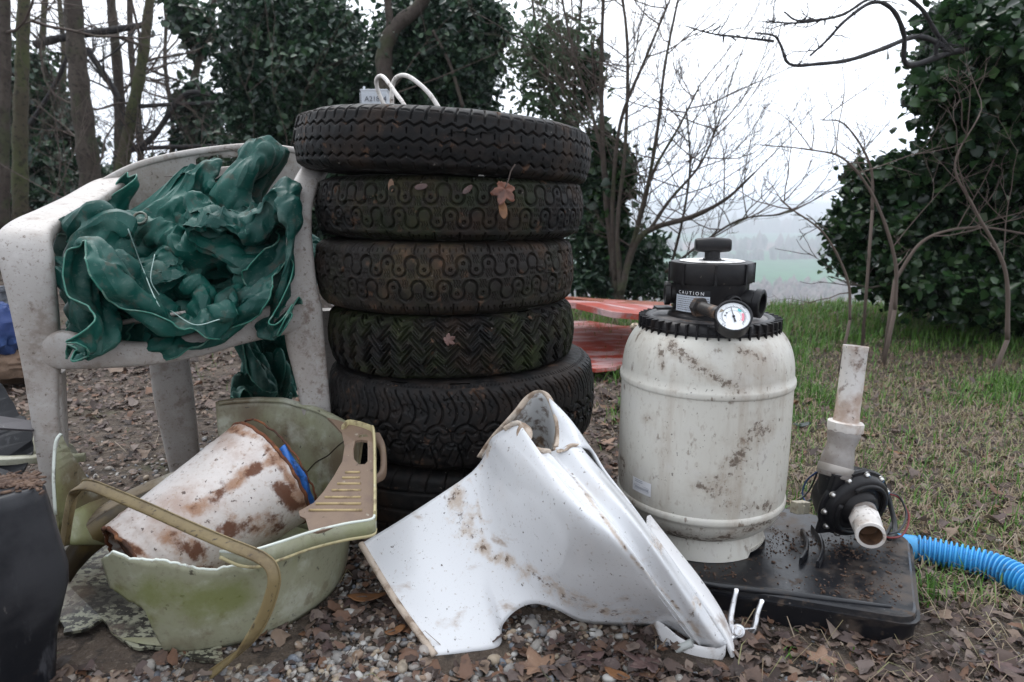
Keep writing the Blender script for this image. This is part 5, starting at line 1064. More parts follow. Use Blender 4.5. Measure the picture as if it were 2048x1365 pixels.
leafy('ivy_bush', 'broad dark ivy bush right of the valley view', 'bush', 1850, 3.6, [B(1800, 370, 3.4, 75, 60, .3), B(1870, 340, 3.5, 60, 50, .3), B(1760, 440, 3.4, 80, 60, .35), B(1860, 460, 3.4, 90, 80, .4), B(1950, 450, 3.3, 90, 80, .4), B(1720, 510, 3.4, 52, 50, .25), B(1800, 540, 3.3, 90, 60, .35), B(1900, 570, 3.2, 110, 70, .4), B(2020, 540, 3.2, 110, 100, .4), B(1745, 360, 3.4, 40, 34, .2), B(2050, 600, 3.1, 90, 70, .3), B(1690, 465, 3.4, 30, 24, .15)], 23000, .040, M['ivy'], seed=32, clus=440, cl=.092, tw=8)
# overhanging branches at the top right
ov = tree('overhanging_branch', 'dark looping bare branches reaching left from the ivy-smothered tree', 'branch', W(1905, 106, 2.75))
g = Geo(); rg = np.random.default_rng(41)
for p, w in [([(1960, 95, 2.9), (1900, 106, 2.8), (1815, 130, 2.7), (1808, 70, 2.65), (1785, 20, 2.6), (1745, 5, 2.55), (1690, 42, 2.5), (1655, 80, 2.5), (1620, 112, 2.5)], (12, 4)),
             ([(1900, 106, 2.8), (1870, 84, 2.75), (1830, 74, 2.7), (1765, 98, 2.6), (1700, 120, 2.55), (1640, 128, 2.5), (1580, 129, 2.45), (1562, 92, 2.45), (1548, 72, 2.45), (1510, 66, 2.4)], (11, 3)),
             ([(1905, 104, 2.8), (1875, 70, 2.75), (1840, 15, 2.7), (1790, -12, 2.65), (1735, 0, 2.6), (1680, 32, 2.55), (1600, 42, 2.5), (1568, 24, 2.5)], (9, 3)),
             ([(1548, 83, 2.45), (1490, 76, 2.45), (1425, 68, 2.45), (1370, 52, 2.45)], (5, 2)), ([(1670, 35, 2.55), (1600, 46, 2.5), (1530, 44, 2.5)], (5, 2)), ([(1872, 84, 2.75), (1872, 110, 2.75)], (9, 7))]:
    q = pxtube(g, p, w, 50, 8); side_twigs(g, q, rg, 9, .10, .0022, 1, nch=3, spread=.8, curl=.5, upb=0, minr=.0007)
    for k_ in range(3, 47, 4): g.tube(np.array([q[k_], q[k_] + rg.normal(size=3) * .008]), [.004, .002], 5)
part('branches', g, M['twig_dark'], ov, smooth=180)
# brown saplings in front of the ivy bush
g2 = 'bare saplings in front of the ivy bush'
SP = [([(1790, 620, 2.7), (1790, 520, 2.7), (1750, 400, 2.7), (1690, 320, 2.7), (1620, 300, 2.7), (1520, 290, 2.7)], (8, 2), 'pale bare sapling arching left in front of the ivy bush', 12),
      ([(2015, 680, 2.5), (2010, 540, 2.5), (1950, 420, 2.5), (1910, 330, 2.5), (1960, 230, 2.5)], (9, 2), 'brown bare sapling crossing the ivy bush near the right edge', 10),
      ([(1790, 560, 2.8), (1850, 480, 2.8), (1950, 455, 2.8), (2060, 470, 2.8)], (7, 4), 'thin bent stem running right across the ivy bush', 6),
      ([(1700, 640, 2.6), (1695, 560, 2.6), (1650, 470, 2.6), (1585, 420, 2.6), (1560, 400, 2.6)], (6, 2), 'thin bare stem left of the ivy bush over the valley', 9),
      ([(1745, 420, 2.9), (1740, 330, 2.9), (1690, 250, 2.9), (1640, 240, 2.9)], (6, 2), 'faint forked sapling top against the pale sky', 12)]
for i, (p, w, lab, n) in enumerate(SP):
    rg = np.random.default_rng(50 + i); b = gy(p[0][0], p[0][2]); t = tree('sapling', lab, 'sapling', b, g2); g = Geo(); q = pxtube(g, p, w, 30, 6); g.tube(np.array([b - [0, 0, .03], q[0]]), w[0] * p[0][2] / FPX / 2, 6)
    side_twigs(g, q[4:], rg, max(4, int(n * .6)), .36, .0026, 2, nch=3, spread=.75, curl=.3, upb=.05, minr=.0009); part('stem', g, mat('pale_twig', (.105, .078, .064), .85) if i == 0 else bpy.data.materials['pale_twig'], t, smooth=180)
# ---------------------------------------------------------------- gravel, leaf litter, grass
rs = np.random.default_rng(2)
def onto(x, y, h=0): return np.column_stack([x, y, gh(x, y) + h])
SEGS = [(G(880, 1322)[:2], G(1000, 1302)[:2], .020), (G(1350, 1322)[:2], G(1450, 1322)[:2], .020), (G(1040, 1225)[:2], G(1280, 1255)[:2], .012), (G(390, 1335)[:2], G(560, 1312)[:2], .02), (G(660, 1185)[:2], G(560, 1312)[:2], .016)]
def keep_out(x, y):                     # footprints where nothing small should poke through
    m = np.hypot(x + .13, y - 1.5) < .27
    m |= np.hypot(x + .505, y - 1.095) < .19
    a = (x > .17) & (x < .66) & (y > .93 - (x - .6) * .28) & (y < 1.3) 
    for (p, q, r) in SEGS:
        d = q - p; t = np.clip(((x - p[0]) * d[0] + (y - p[1]) * d[1]) / (d @ d), 0, 1); m = m | (np.hypot(x - p[0] - t * d[0], y - p[1] - t * d[1]) < r)
    return m | a | (np.hypot(x + .585, y - .985) < .13)
def cone(n, d0, d1, pw=1.0, xmin=-2400, xmax=2400):
    """points on the ground inside the picture's view, denser where they are seen larger"""
    d = d0 * (d1 / d0) ** (rs.random(n) ** pw); n_in = int(n * .80); px = np.concatenate([rs.uniform(-160, 2200, n_in), np.where(rs.random(n - n_in) < .5, rs.uniform(-900, -160, n - n_in), rs.uniform(2200, 2900, n - n_in))]); x = (px - 1024) / FPX * (d * _c + .65 * _s); return x, d
# gravel: rounded pebbles
ico = bmesh.new(); bmesh.ops.create_icosphere(ico, subdivisions=2, radius=1); IV = np.array([v.co[:] for v in ico.verts]); IF = np.array([[v.index for v in f.verts] for f in ico.faces]); ico.free()
ico = bmesh.new(); bmesh.ops.create_icosphere(ico, subdivisions=1, radius=1); JV = np.array([v.co[:] for v in ico.verts]); JF = np.array([[v.index for v in f.verts] for f in ico.faces]); ico.free()
def gravel_w(x, y): return np.clip(1.25 - np.abs(x + .25) * .9 - np.clip(y - 1.0, 0, 9) * .9 + (fbm(x * 5 + 3, y * 5) - .49) * 3.4, 0, 1) * (x < .45)
def pebbles(g, x, y, s, IV, IF, tone=None):
    n = len(x); sc3 = s[:, None] * np.column_stack([rs.uniform(.7, 1.25, n), rs.uniform(.7, 1.1, n), rs.uniform(.45, .8, n)])
    a = rs.uniform(0, 6.28, n); ca, sa = np.cos(a), np.sin(a); V = IV[None] * (1 + .13 * np.sin(IV[None, :, [1, 2, 0]] * 2.6 + rs.uniform(0, 6, (n, 1, 3))).sum(-1, keepdims=True) / 1.5) * sc3[:, None]
    tl = rs.normal(0, .25, (n, 2)); V[..., 2] += V[..., 0] * tl[:, :1] + V[..., 1] * tl[:, 1:]
    V = np.stack([V[..., 0] * ca[:, None] - V[..., 1] * sa[:, None], V[..., 0] * sa[:, None] + V[..., 1] * ca[:, None], V[..., 2]], -1)
    V += onto(x, y, s * rs.uniform(.15, .55, n))[:, None]
    F = (np.arange(n)[:, None, None] * len(IV) + IF[None]).reshape(-1, 3); g.add(V.reshape(-1, 3), F, np.repeat(rs.random(n) if tone is None else tone, len(IV)))
M['gravel'] = mat('gravel_stone', (.3, .3, .3), .55, [((.5, .48, .45), 130, .56, .66, .4), ((.05, .04, .03), 60, .58, .70, .45)], [(120, .3, .002)], attr=[(.065, .07, .085), (.16, .15, .145), (.25, .23, .205), (.115, .13, .155), (.31, .25, .18), (.19, .12, .08), (.42, .41, .39), (.14, .105, .08)])
g = Geo(); x, y = cone(26000, .80, 1.9, 1.25); k = (rs.random(len(x)) < gravel_w(x, y)) & ~keep_out(x, y); x, y = x[k], y[k]
s = np.clip(.0042 * np.exp(rs.normal(0, .42, len(x))), .0022, .0115); pebbles(g, x, y, s, IV, IF)
x, y = cone(22000, .80, 4.4, 1.0); k = (rs.random(len(x)) < .22 + .5 * gravel_w(x, y)) & ~keep_out(x, y); pebbles(g, x[k], y[k], .0028 * np.exp(rs.normal(0, .35, k.sum())), JV, JF)
single('gravel', g, M['gravel'], 'mixed grey and tan gravel covering the yard in front', None, kind='stuff', smooth=180)
bpy.data.objects['gravel']['category'] = 'gravel'
# leaf litter: curled irregular leaves
def litter(g, x, y, s, h=.004, tone=None, flat=.5):
    n = len(x); K_ = 10; t = np.linspace(0, 2 * math.pi, K_, endpoint=False)
    rad = (.62 + .38 * np.abs(np.cos(t[None] * rs.choice([1, 1.5, 2.5], n)[:, None] + rs.uniform(0, 1, (n, 1))))) * rs.uniform(.75, 1.2, (n, K_))
    el = rs.uniform(.45, 1.0, n)[:, None]; lx = np.cos(t)[None] * rad; ly = np.sin(t)[None] * rad * el
    c1 = rs.normal(0, .35, (n, 1)); c2 = rs.normal(0, .45, (n, 1)); z = c1 * lx ** 2 + c2 * ly ** 2 + rs.normal(0, .10, (n, K_)) + np.abs(c1) * .1
    V = np.stack([np.concatenate([lx, 0 * c1], 1), np.concatenate([ly, 0 * c1], 1), np.concatenate([z, 0 * c1], 1)], -1) * s[:, None, None]
    a = rs.uniform(0, 6.28, n); tx, ty_ = rs.normal(0, flat, n), rs.normal(0, flat, n)
    V[..., 2] += V[..., 0] * tx[:, None] + V[..., 1] * ty_[:, None]
    X_ = V[..., 0] * np.cos(a)[:, None] - V[..., 1] * np.sin(a)[:, None]; Y_ = V[..., 0] * np.sin(a)[:, None] + V[..., 1] * np.cos(a)[:, None]
    V = np.stack([X_, Y_, V[..., 2]], -1); zmin = V[..., 2].min(1); V += onto(x, y, -zmin * .8 + rs.uniform(0, h, n))[:, None]
    F = np.stack([np.full(K_, K_), np.arange(K_), (np.arange(K_) + 1) % K_], -1); F = (np.arange(n)[:, None, None] * (K_ + 1) + F[None]).reshape(-1, 3)
    g.add(V.reshape(-1, 3), F, np.repeat(rs.random(n) if tone is None else tone, K_ + 1))
M['litter'] = mat('leaf_litter', (.1, .06, .04), .7, [((.03, .02, .015), 60, .5, .66, .5), ((.25, .2, .17), 120, .6, .7, .35)], [(80, .5, .003)], attr=[(.022, .014, .011), (.050, .030, .024), (.085, .055, .043), (.15, .072, .038), (.13, .10, .09), (.065, .038, .035), (.20, .14, .10), (.17, .135, .12)], trans=.12)
g = Geo()
x, y = cone(33000, .80, 3.0, 1.1); w = 1 - .70 * gravel_w(x, y); w *= np.where(x > .35, .62, 1) * np.where((x < -.2) & (y > 1.4), .75, 1); k = (rs.random(len(x)) < w) & ~keep_out(x, y); x, y = x[k], y[k]
litter(g, x, y, np.minimum(.0072 * np.exp(rs.normal(0, .5, len(x))), .017), .008, flat=.22)
x, y = cone(18000, 2.0, 9, .9); k = (x < .2 + rs.random(len(x)) * 1.2); x, y = x[k], y[k]; litter(g, x, y, .012 * np.exp(rs.normal(0, .4, len(x))), .01, flat=.25)
x, y = cone(1500, 1.2, 4.0, .9); k = x > .2; x, y = x[k], y[k]; litter(g, x, y, .010 * np.exp(rs.normal(0, .4, len(x))), .02, flat=.3)
single('leaf_litter', g, M['litter'], 'brown decaying leaf litter strewn over the yard', None, kind='stuff', smooth=180); bpy.data.objects['leaf_litter']['category'] = 'leaf litter'
# grass and straw
def blades(g, x, y, ln, w, lean, tone, base_h=0):
    n = len(x); a = rs.uniform(0, 6.28, n); d = np.column_stack([np.cos(a), np.sin(a)]); L_ = ln[:, None]; ln_ = lean[:, None]
    b = onto(x, y, base_h); sdv = np.column_stack([-d[:, 1], d[:, 0]]) * w[:, None]
    def pt(t, k): 
        h = L_ * (t * np.cos(ln_ * t)); o = L_ * (t * np.sin(ln_ * t)); q = b.copy(); q[:, :2] += d * o; q[:, 2:] += h; q[:, :2] += sdv * k; return q
    V = np.stack([pt(0, -.5), pt(0, .5), pt(.5, .42), pt(.5, -.42), pt(1, 0)], 1)
    i = np.arange(n)[:, None] * 5; g.add(V.reshape(-1, 3), i + np.array([[0, 1, 2, 3]]), np.repeat(tone, 5)); g.F.append(i + np.array([[3, 2, 4]]) + g.n - n * 5)
def green_w(x, y): return np.clip((fbm(x * 2.2 + 4, y * 2.2 + 9) - .43) * 6 + np.clip(y - 1.5, 0, 3) * .8, 0, 1)
M['grass'] = mat('grass_blade', (.1, .2, .05), .5, attr=[(.035, .085, .012), (.06, .15, .02), (.10, .24, .035), (.15, .28, .06), (.20, .22, .08), (.27, .215, .13), (.20, .14, .095), (.34, .28, .20)], trans=.3)
g = Geo()
x, y = cone(150000, 1.0, 4.9, .8); side = np.clip((x - .18 - .05 * y) * 3.2 + (fbm(x * 3, y * 3) - .5) * 2, 0, 1); gw = green_w(x, y)
k = (rs.random(len(x)) < side * (.55 + .45 * gw)) & ~keep_out(x, y) & (y < 4.6); x, y, gw = x[k], y[k], gw[k]; n = len(x)
gr = rs.random(n) < .28 + gw * .70
blades(g, x, y, rs.uniform(.018, .055, n) * (1 + .5 * (gw > .6)), rs.uniform(.0018, .0035, n) * (.7 + .25 * y), np.where(gr, rs.uniform(.1, 1.1, n), rs.uniform(.9, 1.7, n)), np.where(gr, rs.uniform(0, .5, n), rs.uniform(.55, 1, n)))
x, y = cone(13000, .8, 4.6, 1.0); side = np.clip((x - .12) * 2.5, 0.04, 1); k = (rs.random(len(x)) < side * .8 * np.clip(y - .45, .3, 1)) & ~keep_out(x, y); x, y = x[k], y[k]; n = len(x)   # straw lying flat
blades(g, x, y, rs.uniform(.02, .09, n), rs.uniform(.0010, .0022, n), rs.uniform(1.35, 1.75, n), rs.uniform(.6, 1, n), .004)
x, y = cone(5000, .85, 9, .8); k = (fbm(x * 2.5 + 20, y * 2.5) > .56) & ~keep_out(x, y); x, y = x[k], y[k]; n = len(x)
blades(g, x, y, rs.uniform(.012, .04, n), rs.uniform(.0016, .003, n), rs.uniform(.2, 1.2, n), rs.uniform(0, .45, n))
# ridge grass behind the red panels
x = rs.uniform(-.6, 6.5, 22000); y = rs.uniform(3.2, 4.35, 22000); n = len(x); tn = np.where(rs.random(n) < green_w(x, y) * .55, rs.uniform(.1, .5, n), rs.uniform(.5, 1, n)); blades(g, x, y, rs.uniform(.02, .08, n) * (.35 + 1.6 * fbm(x * 2.2, y * 2.2 + 5)), rs.uniform(.004, .007, n), rs.uniform(.1, 1.2, n), tn)
single('grass', g, M['grass'], 'short green grass mixed with dry straw on the right side of the yard', None, kind='stuff', smooth=180); bpy.data.objects['grass']['category'] = 'grass'
# twigs on the ground
g = Geo(); x, y = cone(900, .85, 4.5, 1.0)
for a, b in zip(x, y):
    if keep_out(np.array([a]), np.array([b]))[0]: continue
    t = rs.uniform(0, 6.28); l = rs.uniform(.015, .06); p = np.array([a, b, float(gh(a, b)) + .006]); d = np.array([math.cos(t), math.sin(t), rs.normal() * .12]); g.tube(np.array([p, p + d * l * .5 + rs.normal(size=3) * .002, p + d * l]), [.0012, .001, .0006], 4)
single('twig_debris', g, M['twig'], 'small broken twigs scattered over the ground', 'twigs', kind='stuff', smooth=180)
# soil crumbs lying on the base plate
g = Geo(); n = 1500; u = rs.random(n); v = rs.random(n); ctr = rs.integers(0, 4, n); cs = np.array([[.30, 1.04], [.46, 1.14], [.60, 1.12], [.56, .98]])[ctr]; q = cs + rs.normal(size=(n, 2)) * np.array([.055, .035])
P4 = [A_, B_, C_, D_]; ok = np.ones(n, bool)
for a, b in zip(P4, P4[1:] + P4[:1]): e = b - a; cr = e[0] * (q[:, 1] - a[1]) - e[1] * (q[:, 0] - a[0]); ok &= cr / np.linalg.norm(e) > .02
q = q[ok & (np.hypot(q[:, 0] - TX, q[:, 1] - TY) > .125)]
for a, b in q:
    s = .0008 * math.exp(rs.normal() * .5); Rm = np.array(Matrix.Rotation(rs.uniform(0, 6), 3, 'Z')); g.box((a, b, BT + s * .5), (s * rs.uniform(1, 4), s * 1.3, s), Rm)
single('soil_crumbs', g, M['bark'] if False else bpy.data.materials['bark_crumbs'], 'soil crumbs and bark bits scattered on the black base plate', 'debris', (.46, 1.1, BT), kind='stuff', smooth=0)
# ---------------------------------------------------------------- large single leaves
def big_leaf(name, label, c, size, rot, m, lobes=5, tilt=(0, 0), curl=.25, seed=0, group='large fallen leaves', stem=True):
    rg = np.random.default_rng(seed); K_ = 90; t = np.linspace(-math.pi, math.pi, K_, endpoint=False)
    if lobes:
        a_ = np.array([0, 52, -52, 112, -112]); hl = np.array([1, .86, .86, .52, .52]); dd_ = np.abs((np.degrees(t)[:, None] - a_ + 180) % 360 - 180); r = .34 + ((hl - .30) * np.clip(1 - dd_ / 34, 0, 1) ** .8).max(1) + .09 * np.abs(((np.degrees(t) / 15) % 1) - .5)
    else: r = .9 * (1 - .0 * t) * np.abs(1 / np.sqrt(np.cos(t) ** 2 + (np.sin(t) / .45) ** 2)) 
    r = r * (1 + rg.normal(0, .03, K_)); rows = []
    for s in (0.02, .2, .4, .6, .8, 1):
        x = np.cos(t) * r * s; y = np.sin(t) * r * s; z = curl * (x ** 2 * .5 - y ** 2 * .4 + .25 * np.sin(x * 3 + seed) * y) + .03 * np.sin(t * lobes * 1.0 + 1) * s + .06 * (fbm(x * 3 + seed, y * 3) - .47)
        rows.append(np.column_stack([x, y, z]))
    P_ = np.array(rows) * size; Rm = np.array(Matrix.Rotation(rot, 3, 'Z')); Rt = np.array(Matrix.Rotation(tilt[0], 3, 'X') @ Matrix.Rotation(tilt[1], 3, 'Y'))
    P_ = (P_ @ Rm.T) @ Rt.T
    th_ = thing(name, label, 'leaf', c, group); part('blade', Geo().grid(P_ + np.asarray(c), closev=True), m, th_, smooth=180, solid=.0006)
    if stem:
        q = np.array([[-.02, 0, .01], [-.5, .04, .0], [-1.0, .02, .03], [-1.45, .12, .02]]) * size; q = (q @ Rm.T) @ Rt.T + np.asarray(c) + [0, 0, .0015]; part('stem', Geo().tube(catmull(q, 12), .0011, 6), M['twig'], th_, smooth=180)
M['leaf_tan'] = mat('leaf_tan', (.21, .125, .080), .65, [((.10, .055, .04), 30, .48, .64, .8), ((.33, .24, .17), 70, .56, .68, .5)], [(60, .5, .003)])
M['leaf_orange'] = mat('leaf_orange', (.17, .075, .028), .6, [((.08, .035, .018), 30, .5, .66, .8)], [(60, .4, .003)])
M['leaf_dark'] = mat('leaf_mauve', (.095, .055, .050), .6, [((.04, .022, .02), 30, .45, .64, .8), ((.20, .14, .12), 60, .56, .68, .5)], [(60, .5, .003)])
def gl(px, py, h=.012): return G(px, py, h)
BL = [('brown maple leaf', 'tan lobed maple leaf on the gravel under the toilet arch', gl(1080, 1335), .042, 1.9, 'leaf_tan', 5), ('', 'mauve crinkled leaf right of the tan maple leaf', gl(1172, 1320), .030, .5, 'leaf_dark', 5), ('', 'orange oval leaf at the lower edge, right of the mauve leaf', gl(1235, 1350), .022, 2.5, 'leaf_orange', 0),
      ('', 'dark maple leaf under the lower edge of the toilet', gl(1300, 1325), .040, 2.8, 'leaf_dark', 5), ('', 'reddish brown leaf on the litter below the base plate', gl(1640, 1320), .030, 1.0, 'leaf_tan', 5), ('', 'grey brown curled leaf near the lower right corner', gl(1990, 1325), .036, .2, 'leaf_dark', 5),
      ('', 'orange long leaf on the gravel right of the broken tub', gl(735, 1195), .036, .15, 'leaf_orange', 0), ('', 'small orange leaf on the gravel left of the toilet foot', gl(790, 1262), .022, .9, 'leaf_orange', 0), ('', 'pale tan leaf on the ground between tyres and tank', gl(1206, 885), .036, .4, 'leaf_tan', 5),
      ('', 'second pale leaf between tyres and tank, just above the other', gl(1218, 850), .030, 2.4, 'leaf_tan', 5), ('', 'tan leaf in the grass behind the pump pipe', gl(1745, 868), .045, 2.2, 'leaf_tan', 5), ('', 'rusty leaf in the grass right of the pump pipe', gl(1800, 905), .032, 2.9, 'leaf_orange', 5), ('', 'brown leaf on the grass close to the blue hose', gl(1935, 1140, .01), .034, 2.0, 'leaf_dark', 5), ('', 'brown leaf lying in the far grass at right', gl(1975, 770), .05, 1.2, 'leaf_tan', 0)]
for i, (_, lab, c, s, r_, mk, lo) in enumerate(BL): big_leaf('fallen_leaf', lab, c, s, r_, M[mk], lo, curl=.35, seed=60 + i, tilt=((-.15 + .05 * (i % 3)), .08 * (i % 2)))
big_leaf('green_leaf', 'dark green oval leaf in the grass right of the tank', gl(1603, 850, .02), .035, .3, M['ivy_far'], 0, seed=91, group='large fallen leaves', stem=False)
# leaves stuck on the tyres
big_leaf('stuck_leaf', 'large red-brown leaf stuck on the second tyre', W(1010, 378, 1.212), .030, -1.9, mat('leaf_red', (.16, .060, .035), .5, [((.06, .025, .018), 30, .45, .62, .8)]), 5, tilt=(R(82), 0), curl=.3, seed=81, group='leaves stuck on the tyres')
big_leaf('stuck_leaf', 'narrow orange-brown leaf hanging below the large one on the second tyre', W(1006, 420, 1.208), .018, -1.4, M['leaf_orange'], 0, tilt=(R(80), 0), curl=.5, seed=82, group='leaves stuck on the tyres', stem=False)
big_leaf('stuck_leaf', 'pale oval leaf on the upper left of the second tyre', W(782, 372, 1.243), .013, 1.5, M['leaf_tan'], 0, tilt=(R(84), 0), seed=83, group='leaves stuck on the tyres', stem=False)
big_leaf('stuck_leaf', 'pinkish oval leaf near the middle of the second tyre', W(842, 374, 1.222), .013, .2, M['leaf_dark'], 0, tilt=(R(84), 0), seed=84, group='leaves stuck on the tyres', stem=False)
big_leaf('stuck_leaf', 'small curled brown leaf left of the large one on the second tyre', W(935, 380, 1.213), .012, .7, M['leaf_dark'], 0, tilt=(R(84), 0), curl=.8, seed=85, group='leaves stuck on the tyres', stem=False)
big_leaf('stuck_leaf', 'reddish leaf scrap on the fourth tyre', W(895, 682, 1.222), .016, .5, mat('leaf_scrap', (.13, .07, .06), .6), 5, tilt=(R(84), 0), curl=.6, seed=86, group='leaves stuck on the tyres', stem=False)
# ---------------------------------------------------------------- woods and hedgerows down in the valley
g = Geo(); rv = np.random.default_rng(91)
def far_trees(n, x0, x1, yf, r0, r1, tone):
    x = rv.uniform(x0, x1, n); y = yf(x) if callable(yf) else rv.uniform(yf[0], yf[1], n); s = rv.uniform(r0, r1, n)
    V = JV[None] * (1 + .25 * rv.normal(size=(n, len(JV), 1))) * s[:, None, None] * np.array([.8, .8, 1.9]); V = V + np.stack([x, y, -60 + s * .8], 1)[:, None]
    g.add(V.reshape(-1, 3), (np.arange(n)[:, None, None] * len(JV) + JF[None]).reshape(-1, 3), np.repeat(np.clip(tone + rv.normal(0, .2, n), 0, 1), len(JV)))
far_trees(9000, -100, 620, (230, 520), 1.4, 2.8, .3); far_trees(260, -300, 900, lambda x: 905 + .1 * x + rv.normal(0, 4, len(x)), 4, 8, .6); far_trees(160, 200, 700, lambda x: 700 + .25 * x + rv.normal(0, 3, len(x)), 3, 6, .6)
far_trees(500, -500, 1800, lambda x: 1500 + .08 * x + rv.normal(0, 15, len(x)), 7, 14, .6)
single('distant_woods', g, mat('distant_woods', (.1, .08, .08), 1, attr=[(.11, .075, .075), (.15, .11, .10), (.05, .07, .045), (.04, .06, .04)]), 'hazy bare woods and hedgerows far down in the valley', 'woods', kind='stuff', smooth=180)
# ---------------------------------------------------------------- haze over the valley
hz = bpy.data.materials.new('haze'); hz.use_nodes = True; n_ = hz.node_tree.nodes; n_.remove(n_['Principled BSDF'])
pv = n_.new('ShaderNodeVolumePrincipled'); pv.inputs['Color'].default_value = (.90, .95, 1.0, 1); pv.inputs['Density'].default_value = .0010; hz.node_tree.links.new(pv.outputs[0], n_['Material Output'].inputs['Volume'])
HX, HY0, HY1, HZ0, HZ1 = 4600, -30, 5600, -61.5, 9
single('haze', Geo().box((0, (HY0 + HY1) / 2, (HZ0 + HZ1) / 2), (2 * HX, HY1 - HY0, HZ1 - HZ0)), hz, 'pale mist hanging over the valley', 'mist', kind='stuff', smooth=0)
